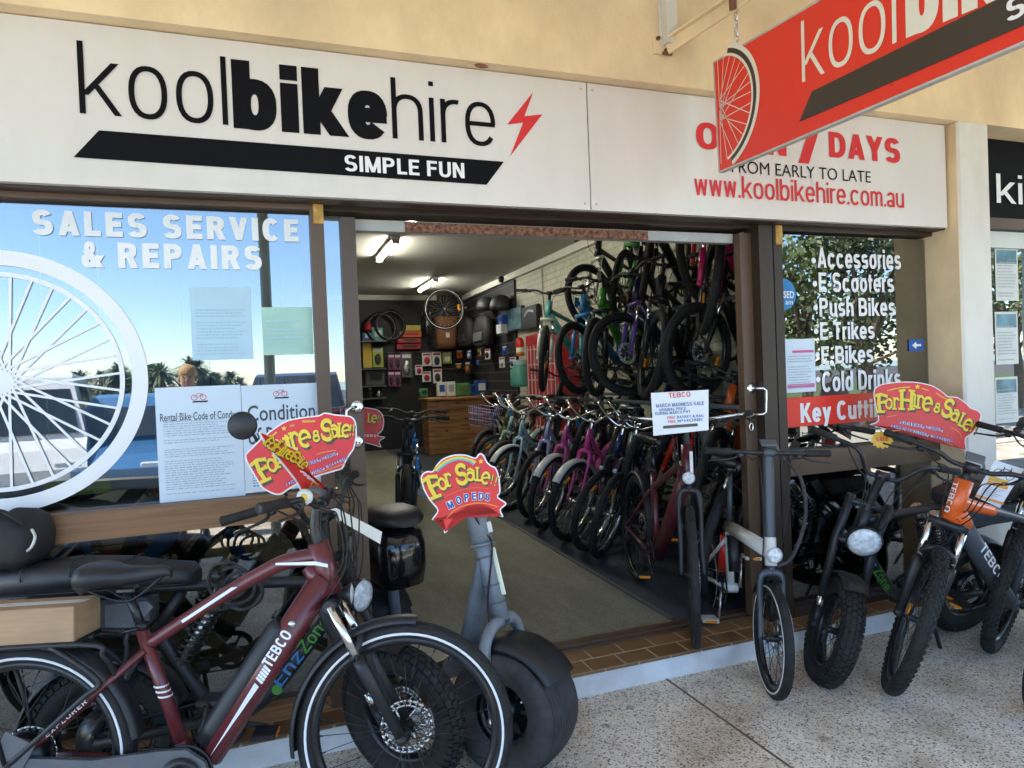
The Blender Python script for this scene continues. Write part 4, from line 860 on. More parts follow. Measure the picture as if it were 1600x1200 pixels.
    for s in (-1, 1):
        if st == 'flat': pts = [c, c+V((0, s*.07, 0)), c+V((0, s*.14, ri)), c+V((-bk*.5, s*w_*.65, ri)), c+V((-bk, s*w_, ri*.9))]
        else: pts = [c, c+V((.02, s*.05, 0)), c+V((.04, s*.13, ri*.35)), c+V((.02, s*w_*.72, ri*.92)), c+V((-bk*.45, s*w_*.93, ri)), c+V((-bk, s*w_, ri*.96))]
        pp = smooth(pts, 5); b.tube(pp, .011, 8); ends.append((pp[-1], (pp[-1]-pp[-3]).normalized()))
    ho = b.build('handlebar', hb.get('m', dm), root); steer_fix(S, ho)
    for s, (e_, d) in zip((-1, 1), ends):
        MB().tube([e_-d*.125, e_-d*.12, e_-d*.06, e_-d*.004, e_], [.014, .0175, .016, .0175, .013], 10).build('grip', hb.get('gm', 'rubber'), ho)
        lv = MB(); p = e_-d*.15+V((.018, 0, -.012)); lv.tube(smooth([p, p+d*.03+V((.03, 0, -.012)), p+d*.08+V((.038, 0, -.02)), p+d*.14+V((.03, 0, -.028))], 4), [.007]*4+[.006]*4+[.005]*5, 6, flat=(1, .8)); lv.box(p-d*.01, (.03, .03, .022), bev=.006)
        lv.build('brake_lever', hb.get('lm', 'black_metal'), ho)
    if g('display'): MB().box(c+V((-.01, .0, .045)), (.05, .075, .012), MX.Rotation(.5, 3, 'Y'), .004).tube([c+V((0, .05, 0)), c+V((-.005, .03, .04))], .006, 6).build('display', 'plastic_grey', ho)
    if g('mirror'):
        e_, d = ends[g('mirror') > 0]; mt = e_-d*.1; top = mt+V(g('mirror_v', (-.02, .05, .24))); mr = MB().tube(smooth([mt, mt+V((0, 0, .06)), top*.75+mt*.25, top], 4), .005, 6); mr.lathe([(.001, -.012), (.045, -.010), (.056, 0), (.05, .006), (.001, .008)], top+V((0, 0, .04)), 20, M=MX.Rotation(rad(90), 3, 'Z')); mr.build('mirror', 'black_satin', ho)
    cb = MB()
    for s in range(g('cables', 3)):
        sg = -1 if s % 2 else 1; e_, d = ends[sg > 0]; p0 = e_-d*.17; q = hB+V((-.03, sg*.03, .02-.02*s)); md = c+V((.055+.012*s, sg*(.05+.012*s), -.045+.01*s))
        cb.tube(smooth([p0, p0*.5+md*.5+V((.025, 0, -.01)), md, md*.5+q*.5+V((.045, 0, -.02)), q], 5), .0028, 5)
    if g('cables', 3): co = cb.build('cable', 'rubber', root); steer_fix(S, co)
    # seat
    if g('saddle'):
        x, z, L, W = S['saddle']; so2 = saddle(root, x, z, L, W, g('saddlem', 'leather'), g('stall', .075))
        p0, p1 = P3(S['post'][0]), P3(S['post'][1]); MB().tube([p0, p1], .0145, 10).box(p0+V((0, 0, .01)), (.06, .05, .02), bev=.006).build('seat_post', g('postm', 'black_metal'), root)
        MB().lathe([(.001, -.0001), (.02, -.001), (.02, .02), (.001, .02)], p1, 14, M=MX.Rotation(rad(90), 3, 'X')).tube([p1+V((0, -.03, .01)), p1+V((-.05, -.035, .0))], .006, 6).build('seat_clamp', 'black_metal', root)
    # drive train
    if g('cranks', True):
        a = rad(g('crank_a', -35)); b = MB(); cw = .052; cl = .165; rr = g('ringr', .085)
        b.lathe([(rr, -cw+.006), (rr+.006, -cw+.008), (rr, -cw+.010), (rr-.018, -cw+.010), (rr-.018, -cw+.006)], bb, 36, True)
        for k_ in range(5): an = a+k_*1.2566; b.tube([bb+V((0, -cw+.008, 0)), bb+V((math.cos(an)*(rr-.012), -cw+.008, math.sin(an)*(rr-.012)))], .007, 5, flat=(.5, 1))
        ck = b.build('crankset', 'black_metal', root)
        for s in (-1, 1):
            an = a+(0 if s < 0 else math.pi); tip = bb+V((cl*math.cos(an), s*(cw+.016), cl*math.sin(an))); MB().tube([bb+V((0, s*cw, 0)), tip], [.014, .010], 8, flat=(.6, 1)).build('crank_arm', g('crankm', 'black_metal'), ck)
            pd = tip+V((0, s*.055, 0)); q = MB().box(pd, (.085, .09, .018), bev=.004).tube([tip, pd], .006, 6); po = q.build('pedal', g('pedalm', 'black_satin'), ck)
            if g('pedal_amber', True): MB().box(pd+V((.0435, 0, 0)), (.003, .06, .013)).build('reflector', 'amber', ck)
        if g('chain', True):
            b = MB()
            for e in (1, -1): b.tube([bb+V((0, -cw+.008, e*rr)), V((0, -.05, R+e*.038))], .0042, 5)
            b.tube([V((.038*math.cos(t), -.05, R+.038*math.sin(t))) for t in [k*math.pi/8 for k in range(16)]], .005, 5, True).lathe([(.012, -.058), (.045, -.056), (.045, -.05), (.012, -.042)], (0, 0, R), 20, True)
            b.tube([(0.01, -.055, R-.03), (.03, -.058, R-.09)], .010, 6); b.build('chain', 'steel' if g('spoke') else 'black_metal', root)
    if g('fend_f'): o = fender(root, 'front_mudguard', (0, 0), R+.022, *g('fend_f'), tw+.02, g('fendm', dm)); o.location = (wb, 0, R); steer_fix(S, o, (wb, 0, R))
    if g('fend_r'): fender(root, 'rear_mudguard', (0, R), R+.024, *g('fend_r'), tw+.024, g('fendm', dm))
    if g('lamp'):
        l_ = P3(g('lamp')[0]); r_ = g('lamp')[1]; b = MB().lathe([(.001, -r_*.9), (r_*.6, -r_*.8), (r_, -.1*r_), (r_*1.08, 0), (r_*1.02, .15*r_)], l_, 24, M=MX.Rotation(rad(-90), 3, 'Z')); lo = b.build('headlight', g('lampm', 'black_satin'), root); steer_fix(S, lo)
        ln = MB().lathe([(.001, r_*.22), (r_*.6, r_*.18), (r_*1.0, r_*.06), (r_*1.0, 0)], l_, 24, M=MX.Rotation(rad(-90), 3, 'Z')).build('lens', 'lens', lo)
    if g('kick'): 
        b = MB().tube([bb+V((-.14, .03, .03)), bb+V((-.12, .07, -bb.z*.5)), bb+V((-.10, .17, -bb.z+.012))], .010, 8).box(bb+V((-.095, .185, -bb.z+.008)), (.05, .04, .014), bev=.004); b.build('kickstand', 'black_metal', root)
    return root
def place(root, fx_, fy_, psi, lean, wb, z=0):
    M = MX.Translation((fx_, fy_, z)) @ MX.Rotation(rad(psi), 4, 'Z') @ MX.Rotation(-rad(lean), 4, 'X') @ MX.Translation((-wb, 0, 0))
    root.location = M.to_translation(); root.rotation_euler = M.to_euler(); PLACED[root.name] = M
PLACED = {}
# ------------------------------------------------ maroon city e-bike in the foreground
A = dict(R=.35, tw=.056, wb=1.199, frame='maroon', steer=-2, n=72, spokes=32, stripe='vinyl_white', disc=1, motor=True, rhub=.035, rim='black_metal',
    knob=([-.75, -.45, -.15, .15, .45, .75], 90, .0012, (.008, .012)),
    tubes=[([(.376, .672), (.60, .805), (.785, .900), (.86, .920), (.935, .928)], [.019, .030]), ([(.955, .862), (.575, .318)], [.046, .043]), ([(.368, .728), (.487, .37)], .0205), ([(.487, .37), (.513, .287)], .022), ([(.90, .90), (.955, .83)], [.03, .04])],
    pairs=[((.384, .665), (.0, .352), .016, .068, .0115), ((.50, .287), (0, .345), .03, .068, .012)],
    ht=((.932, .972), (.972, .805)), hr=[.036, .036, .034], bb=(.513, .287), fork='susp', forkw=.062, fork_m='black_satin',
    bar=dict(c=(.945, 1.098), w=.335, rise=.03, back=.09, sl=.085, sr=.019, stemm='black_metal'), display=True, cables=5,
    saddle=(.32, .932, .285, .20), post=((.325, .846), (.37, .728)), stall=.09, fend_f=(82, 188), fend_r=(8, 178), crank_a=-100, chain=False, lamp=((1.035, .80), .034))
bA = bike('electric_bicycle', 'maroon step over electric bicycle in the foreground with a cardboard box on its rear rack', A)
fA = A['_frame']
d = V((.575-.955, .318-.862)).normalized(); nn = V((-d.y, d.x))   # towards the rear
def offp(t, o, y=0): q = V((.955, .862))+d*t-nn*o; return V((q.x, y, q.y))
bt_ = MB().tube([offp(.20, .030), offp(.22, .034), offp(.58, .034), offp(.63, .028)], [.034, .040, .040, .036], 12).build('battery', 'black_satin', bA)
MB().lathe([(.001, 0), (.012, 0), (.012, .006), (.001, .007)], offp(.17, .004, -.047), 16, M=MX.Rotation(rad(180), 3, 'X')).build('key_lock', 'steel', fA)
q0, q1 = V((.955, .862))+d*.318, V((.955, .862))+d*.196
side_text(fA, 'TEBCO', (q0.x+.012, q0.y-.010), (q1.x+.012, q1.y-.010), .036, -.0465, .20, 'vinyl_white')
b = MB()
for k in range(5):
    t = .332+k*.0105; p = V((.955, .862))+d*t; b.add([(p.x+.014, -.0455, p.y-.012), (p.x+.020, -.0455, p.y-.006), (p.x+.002, -.0458, p.y+.014), (p.x-.004, -.0458, p.y+.008)], [(0, 1, 2, 3)], False)
p, q = V((.955, .862))+d*.385, V((.955, .862))+d*.645; b.add([(p.x+.012, -.0455, p.y-.010), (p.x, -.0462, p.y+.004), (q.x+.006, -.0445, q.y)], [(0, 1, 2)], False)
b.build('stripe_decal', 'vinyl_white', fA)
b = MB(); b.add([(.80, -.0255, .917), (.80, -.0255, .910), (.93, -.0395, .905), (.97, -.038, .895), (.97, -.038, .906), (.93, -.0395, .917)], [(0, 1, 2, 5), (5, 2, 3, 4)], False); b.build('head_stripe', 'vinyl_white', fA)
b = MB(); b.add([(.50, -.0245, .752), (.505, -.0245, .744), (.68, -.0275, .848), (.66, -.0275, .848)], [(0, 1, 2, 3)], False); b.build('tube_stripe', 'vinyl_white', fA)
side_text(fA, 'EXPLORER', (.115, .437), (.235, .533), .014, -.066, .15, 'vinyl_white', .2)
b = MB()
for k in range(3): b.lathe([(.0212, 0), (.0222, 0), (.0222, .006), (.0212, .006)], (.427+.006*k, 0, .545-.016*k), 14, True, M=MX.Rotation(rad(90), 3, 'X') @ MX.Rotation(rad(0), 3, 'Y'))
b.build('frame_band', 'vinyl_white', fA)
b = MB()   # rear rack
for s in (-1, 1):
    b.tube(smooth([(.30, s*.03, .60), (.285, s*.07, .67), (.22, s*.078, .712), (-.36, s*.078, .715)], 5), .0085, 8); b.tube(smooth([(.13, s*.078, .712), (.27, s*.075, .60), (.22, s*.074, .545), (.0, s*.078, .36)], 5), .0085, 8); b.tube([(-.1, s*.078, .712), (0, s*.078, .37)], .007, 8)
for x in (-.34, -.12, .05, .2): b.tube([(x, -.078, .713), (x, .078, .713)], .006, 6)
b.tube([(-.2, 0, .713), (.22, 0, .713)], .008, 6); b.build('rear_rack', 'black_satin', bA)
ol = [(-.10, .335), (-.02, .39), (.25, .36), (.45, .372), (.53, .37), (.585, .33), (.60, .287), (.58, .235), (.52, .198), (.45, .21), (.2, .27), (-.03, .30), (-.09, .31)]
MB().prism(ol, lambda a, b_, o: V((a, -.055-o, b_)), .016).build('chain_guard', 'plastic_grey', bA)
b = MB(); b.lathe([(.03, -.073), (.062, -.074), (.064, -.078), (.028, -.078)], (.513, 0, .287), 32, True); b.build('chain_guard_ring', 'black_metal', bA)
MB().lathe([(.001, -.045), (.05, -.044), (.057, -.036), (.057, -.028), (.001, -.027)], (0, 0, .352), 24).box((.02, -.075, .40), (.10, .004, .10), MX.Rotation(.5, 3, 'Y'), .0015).build('motor_plate', 'plastic_grey', bA)
b = MB()
b.lathe([(.001, -.002), (.022, .0), (.026, .012), (.02, .02), (.001, .022)], (.93, -.17, 1.135), 18); bo = b.build('horn', 'bike_white', bA); MB().lathe([(.001, -.006), (.011, -.005), (.011, 0), (.001, 0)], (.93, -.17, 1.135), 14).build('horn_button', 'yellow', bo)
place(bA, *V((.3536, -.6438)), -15.55, 5, 1.199); bpy.context.view_layer.update()
def attach_world(root, loc): return root.matrix_world @ V(loc)
# cardboard box on the rack
bpy.context.view_layer.update()
cx = empty('cardboard_box', (0, 0, 0), 'flat brown cardboard box resting on the rear rack of the maroon bicycle', 'box')
MB().box((-.10, 0, .775), (.60, .155, .108), bev=.003).build('carton', 'cardboard', cx)
MB().box((-.10, 0, .8295), (.60, .04, .001)).build('packing_tape', 'vinyl_cream', cx)
cx.location = PLACED[bA.name].to_translation(); cx.rotation_euler = PLACED[bA.name].to_euler()
# ------------------------------------------------ black fat-tyred e-bikes with a long seat
def moped_bike(label, steer, lamp_r=.058, text=True, ext=True):
    S = dict(R=.265, tw=.10, wb=1.08, frame='black_satin', steer=steer, n=56, spokes=28, disc=1, motor=True, rhub=.04, rim='black_metal', knob=([-1.05, -.62, -.2, .2, .62, 1.05], 52, .005, (.018, .022)),
        tubes=[([(-.30, .772), (.30, .766), (.80, .742)], .021), ([(-.16, .645), (.18, .605)], .020), ([(.268, .752), (.177, .615)], .022), ([(.177, .615), (.337, .357), (.40, .285)], .024), ([(.86, .70), (.58, .36), (.44, .275)], .027), ([(-.16, .645), (-.26, .76)], .018), ([(.70, .735), (.81, .66)], .02)],
        pairs=[((.42, .30), (0, .268), .05, .085, .018), ((.177, .615), (.0, .30), .05, .085, .014)], ht=((.800, .800), (.835, .655)), hr=.027, bb=(.41, .285), fork='moped', forkw=.088,
        bar=dict(c=(.79, .985), w=.345, rise=.09, back=.13, sl=.07, sr=.022), cables=5, crank_a=-10, lamp=((.945, .70), lamp_r), fend_f=(78, 150), fend_r=(20, 175), kick=True, chain=True)
    o = bike('electric_moped_bike', label, S, cat='electric bike')
    rings = []
    for x, zt, zb, hw in ((-.36, .86, .80, .05), (-.33, .885, .785, .10), (-.1, .90, .785, .115), (.08, .885, .782, .115), (.20, .862, .778, .095), (.30, .850, .772, .075), (.325, .825, .775, .05)):
        rings.append([V((x, hw*math.copysign(abs(math.cos(a))**.6, math.cos(a)), (zt+zb)/2+(zt-zb)/2*math.copysign(abs(math.sin(a))**.6, math.sin(a)))) for a in [2*math.pi*k/16 for k in range(16)]])
    ls = MB().loft(rings).build('long_seat', 'leather', o); sm_ = MB()
    for x, zt, hw in ((-.22, .896, .108), (-.06, .902, .117), (.10, .884, .114), (.20, .865, .095)): sm_.tube(smooth([(x, -hw, zt-.05), (x, -hw*.9, zt-.006), (x, 0, zt+.001), (x, hw*.9, zt-.006), (x, hw, zt-.05)], 4), .0022, 5)
    for s in (-1, 1): sm_.tube(smooth([(-.34, s*.095, .80), (-.1, s*.117, .80), (.08, s*.117, .797), (.30, s*.078, .79)], 4), .0035, 5)
    sm_.build('seam', 'black_metal', ls)
    bx = MB().box((.0, 0, .695), (.34, .12, .105), bev=.012).build('battery_box', 'plastic_grey', o)
    MB().prism([(.03, .655), (.13, .65), (.19, .715), (.17, .738), (.03, .735)], lambda a, b_, q: V((a, -.061-q, b_)), .006).build('cover', 'scooter_grey', bx)
    T, B_ = V((.42, 0, .755)), V((.268, 0, .50)); dd = (B_-T)
    for y in (-.045, .045):
        q = MB().tube([T+V((0, y, 0)), T+dd*.30+V((0, y, 0))], .026, 12).tube([T+dd*.3+V((0, y, 0)), B_+V((0, y, 0))], .013, 8); so_ = q.build('shock', 'steel', o)
        hel = []
        for i in range(97):
            t = .30+.62*i/96; a = i/96*2*math.pi*8; u = dd.normalized().orthogonal().normalized(); v = dd.normalized().cross(u); hel.append(T+dd*t+V((0, y, 0))+u*.029*math.cos(a)+v*.029*math.sin(a))
        MB().tube(hel, .0055, 6).build('coil_spring', 'black_metal', so_)
    fr = S['_frame']
    for s, t0, t1, mm in (('Enz', 0, .47, 'azure'), ('Zone', .5, 1, 'green')):
        A_, B2 = V((.588, .345)), V((.80, .597)); p0 = A_+(B2-A_)*(.12+.88*t0); p1 = A_+(B2-A_)*(.12+.88*t1)
        side_text(fr, s, (p0.x, p0.y), (p1.x, p1.y), .048, -.030, .14, mm)
    b = MB(); n_ = 18
    vs = [V((.598+.019*math.cos(2*math.pi*i/n_), -.0285, .368+.019*math.sin(2*math.pi*i/n_))) for i in range(n_)]; b.add(vs, [tuple(range(n_))], False); b.build('emblem', 'green', fr)
    return o, S
bB, SB = moped_bike('black fat tyred electric bike with coil shocks behind the maroon bicycle, under the left window', -38)
place(bB, .441, -.263, -11, 4, 1.08); bpy.context.view_layer.update()
MC = onY(379, 665, -.25); b = MB().lathe([(.001, .012), (.035, .012), (.047, .006), (.050, -.004), (.044, -.010), (.001, -.012)], (0, 0, 0), 24, M=MX.Rotation(-.1, 3, 'Z')); b.v = [tuple(V(v)+MC) for v in b.v]
b.tube(smooth([MC+V((.035, 0, -.035)), onY(408, 700, -.24), onY(428, 740, -.24), onY(448, 775, -.24)], 4), .006, 7); world(b, 'mirror', 'black_satin', bB)
bF, SF = moped_bike('black fat tyred electric bike with round headlight leaning in front of the right window', 57, .074)
A, B = V((.80, .597)), V((.588, .345)); dd_ = (B-A); L = dd_.length; dd_.normalize(); n_ = V((dd_.y, -dd_.x))
for s, t0, t1, mm in (('Enz', .02, .42, 'azure'), ('Zone', .46, .98, 'green')):
    vs, fs = gtext_mesh(s, .14, .12); pt = lambda x, yy: A+dd_*((t0+(t1-t0)*x)*L)+n_*((yy-.45)*.05)
    MB().add([V((pt(x, yy).x, .0295+z, pt(x, yy).y)) for x, yy, z in vs], [f[::-1] for f in fs], False).build('lettering', mm, SF['_frame'])
place(bF, 2.41, -.11, -181, 14, 1.08)
# curled cable lock on B's frame and soft bag on its tail
bpy.context.view_layer.update()
lk = empty('cable_lock', PLACED[bB.name] @ V((.44, 0, .82)), 'coiled black cable lock hung over the frame of the black bike behind the maroon one', 'lock')
b = MB(); pts = []
for i in range(90):
    a = i/90*2*math.pi*3.5; pts.append(PLACED[bB.name] @ V((.43+.09*i/90+.062*math.cos(a), -.075+.012*math.sin(i*.7), .80-.07*i/90+.062*math.sin(a))))
b.tube(pts, .0065, 7); world(b, 'coil', 'rubber_grey', lk); world(MB().tube([PLACED[bB.name] @ V((.40, -.085, .80)), PLACED[bB.name] @ V((.43, -.09, .82))], .02, 10), 'lock_barrel', 'black_metal', lk)
bg = empty('bag', (0, 0, 0), 'soft black bag standing at the tail of the black bike, at the left edge', 'bag')
rings = []
for z, hx, hy in ((.895, .10, .09), (.93, .125, .105), (1.0, .13, .10), (1.05, .115, .085), (1.075, .07, .06), (1.082, .02, .02)):
    rings.append([V((-.31+hx*math.copysign(abs(math.cos(a))**.75, math.cos(a))+.01*math.sin(3*a), hy*math.copysign(abs(math.sin(a))**.75, math.sin(a)), z+.01*math.sin(2*a))) for a in [2*math.pi*k/20 for k in range(20)]])
MB().loft(rings).build('body', 'bag_black', bg); MB().tube(smooth([(-.20, -.1, .95), (-.165, -.14, .97), (-.16, -.13, 1.0), (-.19, -.09, 1.02)], 5), .005, 6).build('buckle', 'bike_white', bg); MB().tube(smooth([(-.4, -.08, 1.05), (-.31, -.09, 1.1), (-.22, -.08, 1.04)], 5), .012, 6, flat=(1, .3)).build('strap', 'bag_black', bg)
bg.location = PLACED[bB.name].to_translation(); bg.rotation_euler = PLACED[bB.name].to_euler()
# ------------------------------------------------ grey stand-on scooter with very fat tyres
def scooter():
    root = empty('electric_scooter', (0, 0, 0), 'grey electric scooter with very fat tyres and black seat, in front of the doorway', 'scooter'); wb = 1.15; R = .23
    S = dict(ht=((.965, .93), (1.085, .54)), steer=22)
    def fatwheel(nm, x, st):
        prof = [(.11, -.085), (.125, -.098), (.175, -.112), (.205, -.108), (.222, -.085), (.2295, -.045), (.230, -.003)]; full = prof+[(r, -h) for r, h in prof[::-1]]
        gr = []
        for r, h in full: gr.append((r, h))
        tread = [(.11, -.085), (.125, -.098), (.175, -.112), (.200, -.109), (.214, -.100)]
        for k in range(-6, 7):
            h = k*.0145; r = .2315-.012*abs(k/6)**2.4; tread += [(r, h-.0055), (r, h+.0055), (r-.008, h+.0064), (r-.008, h+.0082)]
        tread += [(.214, .100), (.200, .109), (.175, .112), (.125, .098), (.11, .085)]
        o = MB().lathe([(.112, -.088), (.118, -.075), (.10, -.03), (.10, .03), (.118, .075), (.112, .088), (.095, .07), (.09, .03), (.09, -.03), (.095, -.07)], n=48, closed=True).build(nm, 'black_metal', root, (x, 0, R))
        MB().lathe([(r, h*1.17) for r, h in tread], n=72).build('tyre', 'rubber_grey', o)
        b = MB().lathe([(.001, -.07), (.03, -.07), (.035, -.05), (.06, -.03), (.06, .03), (.035, .05), (.03, .07), (.001, .07)], n=24)
        for k in range(6): a = k*math.pi/3; b.bar((.05*math.cos(a), 0, .05*math.sin(a)), (.095*math.cos(a), 0, .095*math.sin(a)), .08, .014)
        b.build('hub', 'black_metal', o); MB().tube([(.08, -.09, .06), (.085, -.10, .063)], .004, 6).build('valve', 'bike_white', o)
        if st: steer_fix(S, o, (x, 0, R))
        return o
    fatwheel('front_wheel', wb, True); fatwheel('rear_wheel', 0, False)
    T, B_ = V((.965, 0, .93)), V((1.085, 0, .54)); k = (T-B_).normalized()
    c = MB().tube([B_, T], [.036, .034], 16).tube([T-k*.10, T+k*.06], [.043, .040], 16).tube([T-k*.115, T-k*.105], .046, 16); co = c.build('steering_column', 'scooter_grey', root); steer_fix(S, co)
    q = MB().box(B_+k*.185+V((.0335, 0, .010)), (.006, .034, .185), (k.to_track_quat('Z', 'Y')).to_matrix(), .002); ro = q.build('reflector', 'reflector_white', root); steer_fix(S, ro)
    MB().box(T-k*.05+V((.042, .0, .012)), (.004, .034, .042), (k.to_track_quat('Z', 'Y')).to_matrix(), .001).build('badge', 'vinyl_white', co)
    b = MB(); C = B_-k*.03
    for s in (-1, 1): b.tube(smooth([C+V((0, s*.02, .03)), C+V((.0, s*.075, .025)), C+V((.0, s*.128, -.03)), C+V((.015, s*.145, -.13)), V((wb-.01, s*.145, R+.06)), V((wb, s*.145, R))], 5), .023, 12); 
    b.tube([(wb, -.16, R), (wb, .16, R)], .012, 10); fo = b.build('fork', 'scooter_grey', root); steer_fix(S, fo)
    f = fender(root, 'front_mudguard', (0, 0), .268, 36, 112, .22, 'black_satin', 20, .035); f.location = (wb, 0, R); steer_fix(S, f, (wb, 0, R))
    bl = MB()
    for s in (-1, 1): bl.lathe([(.001, -.012), (.014, -.012), (.016, -.004), (.016, .004)], (wb, s*.172, R), 6).lathe([(.001, -.006), (.009, -.006), (.009, .004)], (wb-.004, s*.168, R+.12), 8)
    bo_ = bl.build('axle_nut', 'steel', root); steer_fix(S, bo_)
    rg_ = MB()
    for q_ in (.16, .33, .60, .80): rg_.tube([B_+k*((T-B_).length*q_), B_+k*((T-B_).length*q_+.008)], .0375, 16)
    ro_ = rg_.build('clamp_ring', 'plastic_grey', root); steer_fix(S, ro_)
    # main body: one big tube from the column down to the deck and up to the seat
    b = MB().tube(smooth([T-k*.17+V((-.01, 0, 0)), (.955, 0, .62), (.87, 0, .40), (.76, 0, .265), (.62, 0, .225), (.30, 0, .235), (.12, 0, .30)], 6), [.026+.020*min(1, i/16) for i in range(37)], 14, flat=(1.3, 1))
    b.tube(smooth([(.12, -.14, .26), (0, -.145, .23)], 2), .022, 8).tube(smooth([(.12, .14, .26), (0, .145, .23)], 2), .022, 8).tube([(.13, -.15, .28), (.13, .15, .28)], .025, 8); b.build('frame', 'scooter_grey', root)
    MB().box((.55, 0, .255), (.36, .30, .05), bev=.02).build('deck', 'black_satin', root)
    MB().tube([(.25, 0, .25), (.22, 0, .78)], .028, 12).build('seat_post', 'scooter_grey', root)
    rg = []
    for z, hx, hy in ((.52, .145, .12), (.60, .16, .135), (.70, .16, .135), (.765, .14, .125), (.79, .09, .09)): rg.append([V((.26+hx*math.copysign(abs(math.cos(a))**.7, math.cos(a)), hy*math.copysign(abs(math.sin(a))**.7, math.sin(a)), z)) for a in [2*math.pi*j/20 for j in range(20)]])
    MB().loft(rg).build('rear_case', 'gloss_black', root)
    fender(root, 'rear_mudguard', (0, R), .275, 30, 165, .235, 'black_satin', 20, .03)
    rg = []
    for x, zt, zb, hw in ((.06, .835, .80, .05), (.09, .865, .795, .115), (.20, .885, .795, .14), (.32, .885, .80, .13), (.40, .868, .805, .10), (.44, .835, .81, .05)): rg.append([V((x, hw*math.copysign(abs(math.cos(a))**.75, math.cos(a)), (zt+zb)/2+(zt-zb)/2*math.copysign(abs(math.sin(a))**.75, math.sin(a)))) for a in [2*math.pi*j/16 for j in range(16)]])
    MB().loft(rg).build('seat', 'leather', root)
    b = MB(); E0 = T+k*.055
    for s in (-1, 1): b.tube(smooth([E0, E0+V((.02, s*.05, .0)), E0+V((.03, s*.10, .0)), E0+V((.01, s*.14, .015)), E0+V((-.08, s*.16, .04))], 4), .0125, 8)
    hb = b.build('handlebar', 'black_metal', root); steer_fix(S, hb)
    for s in (-1, 1): e_ = E0+V((-.08, s*.16, .04)); MB().tube([e_+V((.06, -s*.01, -.012)), e_+V((-.06, s*.012, .012))], .018, 10).build('grip', 'plastic_grey', hb)
    b = MB().tube(smooth([E0+V((.02, -.06, 0)), E0+V((.06, -.02, -.1)), B_+k*.3+V((.05, -.01, 0)), B_+k*.1+V((.0, -.05, 0)), (1.10, -.1, .5)], 5), .004, 5); cb = b.build('cable', 'rubber', root); steer_fix(S, cb)
    return root
bC = scooter(); place(bC, .835, -.37, -70, -1.5, 1.15)
# ------------------------------------------------ maroon city e-bike standing in the doorway
D = dict(R=.345, tw=.044, wb=1.09, frame='maroon_dark', steer=-17, n=56, spokes=32, disc=1, knob=([-.6, -.2, .2, .6], 90, .001, (.007, .012)), stripe=None,
    tubes=[([(.36, .66), (.60, .76), (.97, .905)], .020), ([(1.00, .86), (.52, .29)], [.042, .040]), ([(.36, .76), (.50, .29)], .0205), ([(.93, .885), (1.0, .84)], .03)],
    pairs=[((.37, .66), (0, .347), .016, .066, .0105), ((.5, .285), (0, .342), .03, .066, .012)], ht=((.965, .985), (1.015, .79)), hr=.031, bb=(.50, .285), fork='rigid', forkm='black_satin', forkw=.052,
    bar=dict(c=(.965, 1.115), w=.335, rise=.02, back=.14, sl=.1, m='steel', style='swept'), cables=5, saddle=(.33, .975, .27, .17), post=((.33, .905), (.365, .76)), fend_r=(20, 180), crank_a=-25, lamp=((1.075, .83), .030), lampm='bike_white', fendm='black_satin')
bD = bike('electric_bicycle', 'dark maroon city bicycle standing head on in the doorway under a white sale sheet', D)
MB().tube([(.50, .0, .29), (.50, 0, .29)], .03, 8).add([(1.035, -.008, .96), (1.035, .008, .96), (1.06, .008, .85), (1.06, -.008, .85)], [(0, 1, 2, 3)], False).build('head_lettering', 'vinyl_white', D['_frame'])
place(bD, 1.905, .075, -106, 4, 1.09, .113)
# ------------------------------------------------ folding bike with white beam
E_ = dict(R=.255, tw=.046, wb=1.0, frame='bike_white', steer=-4, n=56, spokes=24, stripe='vinyl_white', disc=1, rhub=.03, motor=True, spoke='black_metal', knob=([-.6, -.2, .2, .6], 80, .001, (.007, .012)),
    tubes=[([(.935, .635), (.33, .615)], [.036, .034]), ([(.335, .63), (.40, .30)], .022)], pairs=[((.36, .55), (0, .257), .02, .066, .011), ((.40, .30), (0, .253), .03, .066, .012)], ht=((.93, .70), (.955, .575)), hr=.027, bb=(.40, .295), fork='rigid', forkm='slate', forkw=.05,
    bar=dict(c=(.885, 1.085), w=.29, rise=.0, back=.03, sl=.3, sr=.026, stemm='slate'), display=True, cables=3, saddle=(.33, .985, .27, .17), post=((.325, .92), (.345, .62)), postm='slate', fend_f=(85, 150), crank_a=-75, lamp=((1.005, .635), .034), lampm='bike_white', pedalm='bike_white', crankm='steel', chain=True)
bE = bike('folding_bicycle', 'white framed folding bicycle with tall grey stem beside the right door post', E_)
side_text(E_['_frame'], 'ICOUI', (.70, .615), (.86, .62), .034, .0365, .18, 'ink_black', .1); 
MB().tube([(.27, 0, .33), (.30, 0, .56)], [.032, .032], 12).build('battery_pack', 'sign_red', bE); MB().tube([(.46, .0, .40), (.40, 0, .58)], .03, 12).build('pump_case', 'black_satin', bE)
q = MB().tube(smooth([(.90, .05, 1.07), (.93, .13, .98), (.93, .16, .80), (.95, .10, .62), (.95, .03, .57)], 8), .0085, 8); q.build('cable_wrap', 'rubber_grey', bE)
place(bE, 2.066, -.321, -110, 4, 1.0)
